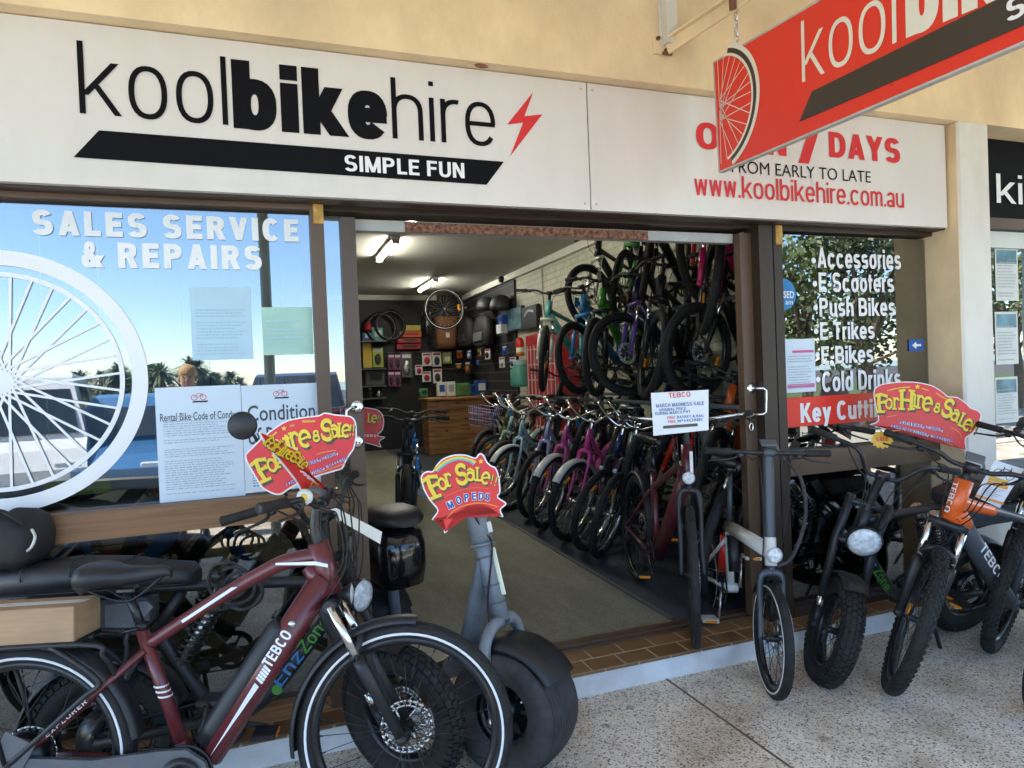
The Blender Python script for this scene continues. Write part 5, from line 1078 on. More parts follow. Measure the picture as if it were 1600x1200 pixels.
# ------------------------------------------------ mountain e-bikes
def mtb(label, steer, frame='slate', head='orange', lod=False, cat='bicycle', group=None, name='mountain_bicycle', bolt=True):
    S = dict(R=.345, tw=.062, wb=1.17, frame=frame, steer=steer, n=36 if lod else 60, spokes=20 if lod else 32, disc=1, refl=rad(200), knob=None if lod else ([-1.0, -.6, -.2, .2, .6, 1.0], 66, .0035, (.010, .014)),
        tubes=[([(.40, .70), (.66, .775), (.94, .855)], [.019, .026]), ([(.965, .815), (.50, .31)], [.044, .042] if bolt else .024), ([(.355, .79), (.48, .30)], .020)], pairs=[((.385, .66), (0, .35), .016, .07, .010), ((.48, .30), (0, .345), .03, .07, .012)],
        ht=((.925, .955), (.985, .785)), hr=.034 if bolt else .024, bb=(.475, .295), fork='susp', forkw=.066, bar=dict(c=(.97, 1.035), w=.36, rise=.025, back=.06, sl=.07), cables=2 if lod else 5, saddle=(.31, .985, .27, .15), post=((.31, .92), (.355, .79)), crank_a=-15, kick=not lod, display=not lod, stall=.06)
    o = bike(name, label, S, group, cat)
    if head and head != frame:
        hT, hB = V((.925, 0, .955)), V((.985, 0, .785)); b = MB().tube([hB-(hT-hB)*.02, hT+(hT-hB)*.02], .0385, 14).tube(smooth([(.70, 0, .787), (.85, 0, .83), (.95, 0, .86)], 4), [.024+.010*i/8 for i in range(9)], 12).tube([(.975, 0, .825), (.90, 0, .745)], [.047, .0465], 12)
        b.build('head_cowl', head, S['_frame'])
    return o, S
bG, SG = mtb('grey and orange electric mountain bicycle with knobbly tyres on the paving at the right', 40)
for y in (-.047, .047):
    A0, B0 = V((.62, .44)), V((.80, .635))
    if y < 0: side_text(SG['_frame'], 'TEBCO', (.62, .425), (.80, .62), .045, y, .17, 'vinyl_white')
    else:
        A, B = V((.815, .652)), V((.635, .457)); dd_ = (B-A); L = dd_.length; dd_.normalize(); n_ = V((dd_.y, -dd_.x)); vs, fs = gtext_mesh('TEBCO', .17, .12)
        MB().add([V(((A+dd_*x*L+n_*(yy*.045-.022)).x, y+z, (A+dd_*x*L+n_*(yy*.045-.022)).y)) for x, yy, z in vs], [f[::-1] for f in fs], False).build('lettering', 'vinyl_white', SG['_frame'])
A, B = V((.935, .945)), V((.975, .81)); dd_ = (B-A); L = dd_.length; dd_.normalize(); n_ = V((-dd_.y, dd_.x)); vs, fs = gtext_mesh('TEBCO', .17, .12)
MB().add([V((.0+(A+dd_*x*L).x+.0425, (yy-.5)*.026, (A+dd_*x*L).y+.01)) for x, yy, z in vs], fs, False).build('lettering', 'vinyl_white', SG['_frame'])
place(bG, 2.64, -.508, -178, 9, 1.17)
bI, SI = mtb('second grey and orange mountain bicycle, mostly hidden at the right edge', 20); place(bI, 3.42, -.42, -176, 8, 1.17)
H = dict(D); H.update(steer=25, frame='black_satin', stripe='vinyl_white', lampm='black_satin'); H.pop('_frame', None)
bH = bike('electric_bicycle', 'black bicycle of which only the white striped front tyre shows at the right edge', H); place(bH, 3.02, -.93, 172, 6, 1.09)
# ---------------------------------------------------------------- cut-out sale signs
def fancy(ch):    # wobbly slab-serif letters in a unit box: strokes (points, width)
    C = lambda cx, cy, rx, ry, a, b, n=10: [(cx+rx*math.cos(rad(a+(b-a)*i/n)), cy+ry*math.sin(rad(a+(b-a)*i/n))) for i in range(n+1)]
    return {'F': [([(.42, 1), (.36, .5), (.44, 0)], .24), ([(.05, .92), (.5, 1.02), (1, .88)], .17), ([(.98, .98), (.96, .78)], .10), ([(.34, .52), (.8, .56)], .15), ([(.8, .66), (.82, .46)], .10), ([(.12, .02), (.8, .0)], .15)],
        'H': [([(.18, 1), (.22, 0)], .22), ([(.84, 1), (.80, 0)], .22), ([(.2, .52), (.82, .46)], .15), ([(0, .98), (.4, 1.02)], .12), ([(.62, 1.02), (1.02, .97)], .12), ([(0, .02), (.42, 0)], .12), ([(.6, 0), (1.04, .03)], .12)],
        'o': [(C(.5, .5, .38, .42, 0, 360, 18), .22)], 'r': [([(.25, .9), (.3, 0)], .24), (C(.55, .6, .28, .32, 160, 20), .20), ([(.02, .02), (.6, 0)], .16), ([(.05, .93), (.35, .95)], .14)],
        'i': [([(.5, .9), (.5, 0)], .28), ([(.15, .02), (.85, 0)], .16), ([(.2, .95), (.6, .92)], .14)], 'e': [(C(.5, .45, .38, .42, -5, 310, 18), .21), ([(.2, .42), (.86, .55)], .13)],
        '&': [(C(.5, .72, .24, .22, 0, 360, 14), .2), (C(.5, .28, .32, .26, 0, 360, 14), .22)],
        'S': [(C(.5, .74, .32, .24, 30, 270, 12)+C(.5, .27, .34, .25, 90, -160, 12), .22), ([(.82, .95), (.78, .74)], .11), ([(.1, .34), (.16, .1)], .11)],
        'a': [(C(.42, .35, .32, .30, 0, 360, 14), .21), ([(.15, .82), (.45, .92), (.74, .75), (.76, .1), (.95, .0)], .2)],
        'l': [([(.35, 1), (.36, .04)], .24), ([(.1, 1), (.6, 1)], .14), ([(.2, .04), (.9, .02)], .17), ([(.9, .2), (.9, 0)], .1)],
        '!': [([(.5, 1), (.46, .36)], .36), ([(.42, .16), (.44, 0)], .36)]}[ch]
def put_letter(mb, pl, ch, cx, cy, h, tilt, wf, off, dx=0, dy=0, grow=0):
    t = rad(tilt); w = h*wf
    def fn(a, b, o):
        x = (a-.5)*w; y = (b-.5)*h; X = x*math.cos(t)-y*math.sin(t); Y = x*math.sin(t)+y*math.cos(t); q = pl.px(cx+dx+X, cy+dy-Y); return pl.P(q[0], q[1], o)
    for k, (p, wd) in enumerate(fancy(ch)): mb.ribbon([(a, b) for a, b in p], wd*(1+grow), fn, off+k*.00005)
def cutout(label, pl, ol, letters, extra=None, group='red cut out hire and sale signs', name='sale_sign'):
    q = [pl.px(*p) for p in ol]
    sm = [(v.x, v.y) for v in smooth([V((a, b, 0)) for a, b in q]+[V((q[0][0], q[0][1], 0))], 3)[:-1]]
    cxx = sum(a for a, b in sm)/len(sm); cyy = sum(b for a, b in sm)/len(sm)
    e = empty(name, pl.P(cxx, min(b for a, b in sm)), label, 'sign', group)
    world(MB().prism(sm, lambda a, b, o: pl.P(a, b, o-.004), .004), 'board', 'vinyl_white', e)
    inn = []
    for i, (a, b) in enumerate(sm):
        p = V(sm[i-1]); n = V(sm[(i+1) % len(sm)]); d = (n-p).normalized(); inn.append((a-d.y*.005, b+d.x*.005))
    ar = sum(sm[i-1][0]*sm[i][1]-sm[i][0]*sm[i-1][1] for i in range(len(sm)))
    if ar < 0: inn = [(a+2*(sm[i][0]-a), b+2*(sm[i][1]-b)) for i, (a, b) in enumerate(inn)]
    world(MB().sheet(inn, pl.P, .001), 'red_face', 'foil_red', e)
    sh = MB(); yl = MB(); W = {'F': .8, 'o': .72, 'r': .7, 'H': .85, 'i': .5, 'e': .75, '&': .8, 'S': .72, 'a': .8, 'l': .62, '!': .28}
    for ch, x, y, h, t in letters:
        put_letter(sh, pl, ch, x, y, h, t, W[ch], .0018, h*.09, h*.09, .45); put_letter(yl, pl, ch, x, y, h, t, W[ch], .003)
    world(sh, 'letter_shadow', 'shade_brown', e); world(yl, 'lettering', 'yellow', e)
    if extra: extra(e, pl)
    return e
def lpx(pl, pts, wd, m, e, off, name='line'):
    q = [pl.px(*p) for p in pts]; q = [(v.x, v.y) for v in smooth([V((a, b, 0)) for a, b in q], 4)]; world(MB().ribbon(q, wd, pl.P, off), name, m, e)
def star(pl, x, y, r, m, e, off=.002, n=5, k=.45):
    c = pl.px(x, y); s = abs(pl.px(x+r, y)[0]-c[0]); world(MB().sheet([(c[0]+s*(1 if i % 2 == 0 else k)*math.sin(i*math.pi/n), c[1]+s*(1 if i % 2 == 0 else k)*math.cos(i*math.pi/n)) for i in range(2*n)], pl.P, off), 'star', m, e)
def tline(pl, s, p0, p1, h, m, e, off, t=.2, bold=None):
    A, B = V(pl.px(*p0)), V(pl.px(*p1)); d = B-A; L = d.length; d.normalize(); n = V((-d.y, d.x)); hh = abs(pl.px(p0[0], p0[1]-h)[1]-A.y)
    vs, fs = gtext_mesh(s, t, .14); world(MB().add([pl.P(*(A+d*x*L+n*y*hh), off+z) for x, y, z in vs], fs, False), 'lettering', m, e)
z6 = lambda ps, s, ox, oy: [(x/s+ox, y/s+oy) for x, y in ps]
PM = Plane(onY(708, 765, -.44), (-.22, -.95, .12))
def exM(e, pl):
    f = lambda x, y: (620+x/6, 680+y/6)
    for k, (m, dy) in enumerate((('rainbow_orange', 0), ('yellow', 9), ('rainbow_green', 18), ('rainbow_blue', 27))): lpx(pl, [f(345+dy*1.2, 325+dy*.6), f(450+dy*.6, 240+dy), f(580, 200+dy), f(690-dy*.3, 222+dy), f(745-dy, 250+dy)], .0045, m, e, .0012+k*.0001, 'rainbow_band')
    lpx(pl, [f(470, 775), f(560, 690), f(700, 642), f(830, 640), f(950, 672)], .0028, 'rainbow_orange', e, .0014); lpx(pl, [f(430, 590), f(560, 530), f(700, 492), f(860, 500)], .002, 'prod_orange', e, .0014)
    star(pl, 620+788/6, 680+245/6, 4.3, 'yellow', e)
    for m, off, g in (('vinyl_white', .0022, .40), ('ink_blue', .0032, .22)):
        b = MB()
        for ch, x, y, t in (('M', 502, 652, 23), ('O', 580, 610, 15), ('P', 655, 584, 8), ('E', 722, 572, 4), ('D', 790, 572, -2), ('S', 850, 580, -6)):
            vs, fs = gtext_mesh(ch, g, .1); q, w_ = glyphs(ch, .22); tt = rad(t); h = 11.5; hw = h*w_; out = []
            for a, c, z in vs:
                X, Y = (a-.5)*hw, (c-.5)*h; gx = 1.0 if off > .003 else 1.12
                X *= gx; Y *= gx; qq = pl.px(620+x/6+X*math.cos(tt)-Y*math.sin(tt), 680+y/6-(X*math.sin(tt)+Y*math.cos(tt))); out.append(pl.P(qq[0], qq[1], off+z))
            b.add(out, fs, False)
        world(b, 'lettering', m, e)
cutout('red cut out for sale mopeds sign with a rainbow, on the grey scooter', PM, z6([(230, 440), (225, 395), (245, 355), (290, 335), (335, 335), (370, 280), (430, 220), (520, 185), (600, 178), (660, 185), (735, 210), (760, 180), (790, 168), (820, 195), (850, 250), (890, 285), (925, 300), (950, 350), (965, 420), (970, 480), (970, 540), (950, 580), (1030, 640), (975, 700), (1000, 765), (930, 745), (870, 715), (840, 680), (800, 660), (700, 665), (600, 715), (545, 770), (500, 860), (465, 912), (440, 905), (425, 800), (335, 795), (340, 770), (380, 705), (330, 640), (285, 575), (250, 510)][::-1], 6, 620, 680),
    [('F', 676, 761, 33, 23), ('o', 691, 756, 20, 20), ('r', 701, 749, 20, 14), ('S', 721, 741, 30, 8), ('a', 736, 741, 20, 3), ('l', 747.5, 741, 20, 0), ('e', 759, 746, 20, -8), ('!', 769, 749, 15, -12), ('!', 775, 752, 15, -15)], exM)
PR = Plane(onY(1450, 650, -.12), (-.35, -.92, .10))
def exR(e, pl):
    f = lambda x, y: (1220+x/4.21, 580+y/4.21)
    star(pl, *f(898, 102), 4.5, 'yellow', e); lpx(pl, [f(700, 128), f(780, 110), f(850, 105)], .007, 'gold', e, .0014); lpx(pl, [f(925, 112), f(970, 128)], .006, 'gold', e, .0014); lpx(pl, [f(1020, 142), f(1060, 170), f(1095, 185)], .006, 'gold', e, .0014)
    lpx(pl, [f(700, 300), f(760, 290)], .003, 'rainbow_orange', e, .0014); lpx(pl, [f(690, 400), f(850, 385), f(1000, 425), f(1130, 490)], .003, 'rainbow_orange', e, .0014); lpx(pl, [f(1120, 370), f(1170, 400), f(1190, 440)], .003, 'rainbow_orange', e, .0014)
    for m, o, t, g in (('vinyl_white', .002, .5, .25), ('ink_purple', .003, .2, 0)):
        tline(pl, 'PUSH BIKES, E-BIKES,', f(778, 345), f(1065, 398), 5.0, m, e, o, t); tline(pl, 'COWBOY SCOOTERS, E-SCOOTERS', f(720, 368), f(1130, 472), 5.0, m, e, o, t)
olR = [(610, 140), (640, 95), (700, 78), (800, 68), (900, 72), (1000, 95), (1070, 140), (1100, 165), (1160, 170), (1220, 210), (1250, 240), (1300, 260), (1320, 295), (1300, 350), (1260, 410), (1215, 445), (1222, 515), (1200, 520), (1100, 470), (950, 415), (800, 385), (700, 385), (640, 365), (585, 350), (640, 325), (625, 240)]
LR = [('F', 1375.6, 630, 27, 2), ('o', 1388.6, 631, 17, 0), ('r', 1400, 630, 18, -2), ('H', 1416, 625, 29, -2), ('i', 1429, 625, 20, -4), ('r', 1437.5, 627.5, 20, -6), ('e', 1449, 630, 23, -10), ('&', 1464, 637, 15, -15), ('S', 1481, 638, 27, -20), ('a', 1493, 649, 19, -24), ('l', 1503, 656, 20, -25), ('e', 1512, 663, 20, -25), ('!', 1519, 667, 17, -26), ('!', 1524, 671, 17, -26)]
cutout('red hire and sale cut out on the black bike before the right window', PR, z6(olR[::-1], 4.21, 1220, 580), LR, exR)
PL_ = Plane(onY(470, 710, -.33), (-.10, -.96, .18))
def exL(e, pl):
    f = lambda x, y: (300+x/4, 600+y/4)
    star(pl, *f(575, 278), 4.5, 'yellow', e); lpx(pl, [f(495, 330), f(530, 300)], .006, 'gold', e, .0014); lpx(pl, [f(610, 262), f(640, 258)], .006, 'gold', e, .0014); lpx(pl, [f(690, 235), f(770, 232)], .007, 'gold', e, .0014)
    lpx(pl, [f(780, 440), f(830, 425), f(900, 415)], .003, 'rainbow_orange', e, .0014); lpx(pl, [f(780, 560), f(880, 525), f(960, 495)], .003, 'rainbow_orange', e, .0014)
    for m, o, t in (('vinyl_white', .002, .5), ('ink_purple', .003, .2)):
        tline(pl, 'PUSH BIKES, E-BIKES,', f(660, 535), f(915, 440), 5.2, m, e, o, t); tline(pl, 'COWBOY SCOOTERS, E-SCOOTERS', f(590, 640), f(980, 468), 5.2, m, e, o, t)
cutout('red hire and sale cut out facing out above the maroon bicycle', PL_, z6([(330, 450), (345, 425), (400, 370), (440, 330), (520, 270), (600, 225), (700, 205), (790, 195), (830, 178), (900, 190), (960, 195), (1000, 205), (1025, 240), (1030, 320), (1015, 400), (990, 440), (960, 490), (940, 530), (880, 550), (780, 580), (700, 610), (620, 650), (560, 690), (510, 690), (450, 660), (425, 635), (380, 560), (340, 490)][::-1], 4, 300, 600),
    [('F', 409, 735, 34, 26), ('o', 425, 727, 22, 22), ('r', 434.5, 719, 22, 19), ('H', 443, 704, 34, 17), ('i', 451, 692, 26, 15), ('r', 461, 688, 27, 12), ('e', 476, 684, 28, 8), ('&', 494, 681, 17, 6), ('S', 511, 672, 31, 4), ('a', 523, 673, 21, 2), ('l', 532, 672, 20, 0), ('e', 541, 672, 21, -2), ('!', 548, 672, 17, -3), ('!', 552.5, 672, 17, -3)], exL)
PE = Plane(onY(462, 722, -.50), (.92, -.30, .22))
def exE(e, pl):
    f = lambda x, y: (300+x/4, 600+y/4)
    for k in range(3): lpx(pl, [f(672+k*22, 545+k*22), f(705+k*22, 560+k*18), f(735+k*20, 600+k*14)], .006, 'vinyl_white', e, .0016)
    lpx(pl, [f(735, 660), f(750, 615), f(790, 630)], .004, 'yellow', e, .0016)
cutout('red cut out hire and sale sign seen nearly edge on, on the maroon bicycle handlebar', PE, z6([(425, 310), (450, 305), (560, 365), (660, 415), (715, 480), (745, 560), (775, 600), (830, 632), (858, 665), (800, 672), (760, 655), (700, 682), (655, 610), (560, 490), (480, 395)][::-1], 4, 300, 600),
    [('F', 418, 690, 17, -50), ('o', 423, 697, 13, -50), ('r', 428, 700, 13, -48), ('H', 435, 700, 19, -45), ('i', 441, 706, 15, -45), ('r', 446, 709, 15, -45), ('e', 452, 711, 16, -42), ('S', 460, 714, 18, -45), ('a', 466, 719, 14, -45), ('l', 470, 723, 14, -45), ('e', 475, 727, 13, -45)], exE)
# ---------------------------------------------------------------- sheets and tickets on the bikes
def sheet_on(name, label, cat, pl, cs, m='paper', group=None):
    q = [pl.px(*p) for p in cs]; e = empty(name, pl.P(*q[0]), label, cat, group); world(MB().prism(q, lambda a, b, o: pl.P(a, b, o), .0012), 'sheet', m, e); return e
PD = Plane(onY(1062, 642, .02), (-.42, -.88, .2))
e = sheet_on('sale_sheet', 'white sale sheet with red and blue print on the bicycle in the doorway', 'sale sheet', PD, [(1021, 681), (1107, 672), (1107, 609), (1017, 614)])
for s, p0, p1, h, m in (('TEBCO', (1045, 622), (1079, 620), 8, 'text_red'), ('MARCH MADNESS SALE', (1025, 637), (1100, 632.5), 5.5, 'ink_blue'), ('DURING MARCH PAY', (1024, 649), (1079, 645), 4.6, 'ink_blue'), ('FREE', (1043, 655), (1055, 654), 4.2, 'text_red'), ('BASKET & BAG', (1058, 654), (1099, 651.5), 4.2, 'ink_blue'), ('FREE', (1044, 661.5), (1056, 660.5), 4.2, 'text_red'), ('IPHONE', (1059, 660.2), (1098, 657.5), 4.2, 'ink_blue')): tline(PD, s, p0, p1, h, m, e, .003, .16)
tline(PD, 'ORIGINAL PRICE', (1030, 643), (1072, 640), 4.2, 'ink_blue', e, .003, .16)
b = MB().sheet([PD.px(1036, 670), PD.px(1090, 666), PD.px(1090, 661.5), PD.px(1036, 665.5)], PD.P, .003); world(b, 'brown_bar', 'shade_brown', e)
PT = Plane(onY(1560, 756, -.52), (-.35, -.88, .3))
e = sheet_on('price_card', 'white price card with a bicycle picture hung on the grey and orange bike', 'price card', PT, [(1521.6, 775), (1562, 794), (1600, 733), (1555, 719)])
tp = lambda x, y: (1555+(1600-1555)*x+(1521.6-1555)*y, 719+(733-719)*x+(775-719)*y)
b = MB()
for cx in (.28, .72):
    for i in range(16): b.ribbon([PT.px(*tp(cx+.13*math.cos(t), .28+.10*math.sin(t))) for t in (i*.393, i*.393+.4)], .0028, PT.P, .003)
for p, q in (((.28, .28), (.42, .14)), ((.42, .14), (.64, .14)), ((.64, .14), (.48, .30)), ((.48, .30), (.28, .28)), ((.64, .14), (.72, .28)), ((.62, .06), (.66, .16)), ((.38, .09), (.48, .30))): b.ribbon([PT.px(*tp(*p)), PT.px(*tp(*q))], .0035, PT.P, .003)
world(b, 'bicycle_picture', 'ink_black', e)
for y0, y1, x0, x1, m in ((.40, .52, .12, .78, 'gold'), (.53, .62, .14, .85, 'rainbow_orange'), (.94, 1.0, 0, 1, 'rainbow_orange')): world(MB().sheet([PT.px(*tp(x, y)) for x, y in ((x0, y1), (x1, y1), (x1, y0), (x0, y0))], PT.P, .0028), 'colour_bar', m, e)
b = MB()
for k in range(6): b.ribbon([PT.px(*tp(.12, .67+k*.045)), PT.px(*tp(.8-.1*(k % 3), .67+k*.045))], .003, PT.P, .003)
world(b, 'print', 'paper_grey', e)
PS = Plane(onY(1378, 687, -.40), (-.4, -.9, .1)); c = PS.px(1378, 687); s_ = abs(PS.px(1397, 687)[0]-c[0])
e = empty('star_ticket', PS.P(*c), 'orange star shaped sale ticket on the black bike at the right', 'ticket'); world(MB().prism([(c[0]+s_*(1 if i % 2 else .8)*math.cos(i*math.pi/14), c[1]+s_*.8*(1 if i % 2 else .8)*math.sin(i*math.pi/14)) for i in range(28)], lambda a, b, o: PS.P(a, b, o), .001), 'card', 'gold', e)
tline(PS, 'SALE', (1368, 690), (1388, 689), 7, 'text_red', e, .003)
PW = Plane(onY(555, 820, -.36), (-.2, -.95, .1))
sheet_on('price_ticket', 'long plain pale ticket hanging beside the maroon bicycle fork, before the door', 'ticket', PW, [(594, 850), (597, 831), (526, 794), (515, 793), (537, 817)], 'vinyl_cream')
# ---------------------------------------------------------------- shop interior: counter
YC = 8.9; a0, a1 = onY(668, 640, YC).x, 3.75; zt_ = onY(668, 623, YC).z
ct = empty('counter', ((a0+a1)/2, YC+.3, .11), 'pine board counter at the back of the shop', 'counter')
world(MB().box(((a0+a1)/2, YC+.33, (.11+zt_-.04)/2), (a1-a0-.06, .62, zt_-.04-.11)), 'carcass', 'pine', ct)
nb = 6
for i in range(nb):
    z0 = .13+(zt_-.19)*i/nb; world(MB().box(((a0+a1)/2, YC+.008, z0+(zt_-.19)/nb/2), (a1-a0-.22, .02, (zt_-.19)/nb-.006), bev=.004), 'board', 'pine', ct)
world(MB().box((a0+.055, YC, (.11+zt_-.05)/2), (.11, .05, zt_-.16), bev=.004), 'corner_post', 'pine', ct)
world(MB().box(((a0+a1)/2, YC+.30, zt_-.02), (a1-a0+.05, .74, .04), bev=.006), 'counter_top', 'pine', ct)
# ---------------------------------------------------------------- goods on the back wall
YG = YB-.02
sh = empty('display_shelf', (1.8, YB-.2, 1.2), 'dark grey display shelves on the back wall left of the counter', 'shelf')
for py in (533, 576, 603, 622):
    p = onY(575, py, YB-.2); p2 = onY(602, py, YB-.2); world(MB().box(((p.x-.5+p2.x)/2, YB-.2, p.z-.01), (p2.x-p.x+.5, .36, .025)), 'shelf_board', 'shelf_grey', sh)
pg = empty('peg_board_rail', (2.6, YG-.03, 2.0), 'long dark rail on the back wall that carries the hanging packs', 'rail')
for py in (551, 578): 
    p, q = onY(605, py, YG-.03), onY(820, py-4, YG-.03); world(MB().bar(p, q, .02, .012), 'rail_bar', 'shelf_grey', pg)
def good(kind, x0, y0, x1, y1, m, label, cat, m2='prod_dark', Y=None, group=None):
    Yg = Y or YB-.14; A_, B_ = onY(x0, y1, Yg), onY(x1, y0, Yg); w, h = B_.x-A_.x, B_.z-A_.z; c = V(((A_.x+B_.x)/2, Yg, A_.z)); side = Y is None and B_.x > XR-.05
    if side: A_, B_ = onX(x0, y1, XR-.2), onX(x1, y0, XR-.2); w, h = A_.y-B_.y, (A_.z*0+B_.z-onX(x1, y1, XR-.2).z); w = min(w, h*1.6); c = V((XR-.2, (A_.y+B_.y)/2, A_.z))
    nm = cat.replace(' ', '_'); e = empty(nm, c, label, cat, group)
    if side: e.rotation_euler = (0, 0, rad(-90))
    if kind == 'box':
        MB().box((0, .05, h/2), (w, .12, h), bev=.004).build('carton', m, e); MB().box((w*.05, -.0115, h*.55), (w*.62, .004, h*.5)).build('print_panel', m2, e)
    elif kind == 'pack':
        MB().box((0, 0, h/2), (w, .004, h), bev=.001).build('card', m, e); MB().sphere((0, -.015, h*.40), 1, 6, (w*.32, .018, h*.30)).build('blister', m2, e)
        MB().tube([(0, .08, h-.012), (0, -.02, h-.012)], .003, 5).build('peg', 'steel', e); MB().box((0, -.003, h*.86), (w*.8, .003, h*.14)).build('header', 'prod_white' if m != 'prod_white' else 'prod_red', e)
    elif kind == 'bottle': MB().lathe([(.001, 0), (w*.42, 0), (w*.46, h*.1), (w*.44, h*.62), (w*.30, h*.75), (w*.30, h*.82), (.001, h*.82)], n=20, M=MX.Rotation(rad(90), 3, 'X')).build('flask', m, e); MB().lathe([(w*.32, h*.80), (w*.34, h*.95), (w*.15, h), (.001, h)], n=16, M=MX.Rotation(rad(90), 3, 'X')).build('cap', m2, e)
    elif kind == 'helmet':
        rg = [[V((w*.5*math.cos(t)*k, h*.9*math.sin(t)*k*.8, z)) for t in [2*math.pi*i/16 for i in range(16)]] for k, z in ((.96, 0), (1, h*.25), (.93, h*.55), (.7, h*.85), (.35, h*.98))]
        MB().loft(rg).build('shell', m, e); v = MB()
        for k in (-.25, 0, .25): v.tube([(w*k, -h*.55*.9, h*.42), (w*k*.8, -h*.30, h*.93)], .012, 6, flat=(.5, 1))
        v.build('vent', m2, e)
    elif kind == 'bag':
        rg = [[V((w*.5*k*math.copysign(abs(math.cos(t))**.6, math.cos(t)), .10*k*math.copysign(abs(math.sin(t))**.6, math.sin(t)), z)) for t in [2*math.pi*i/18 for i in range(18)]] for k, z in ((.8, 0), (1, h*.08), (1.0, h*.5), (.9, h*.8), (.6, h*.96), (.3, h))]
        MB().loft(rg).build('body', m, e); MB().box((0, -.11, h*.3), (w*.6, .03, h*.3), bev=.012).build('pocket', m2, e); MB().tube(smooth([(-w*.1, 0, h), (0, 0, h*1.08), (w*.1, 0, h)], 4), .006, 6).build('loop', m2, e)
    return e
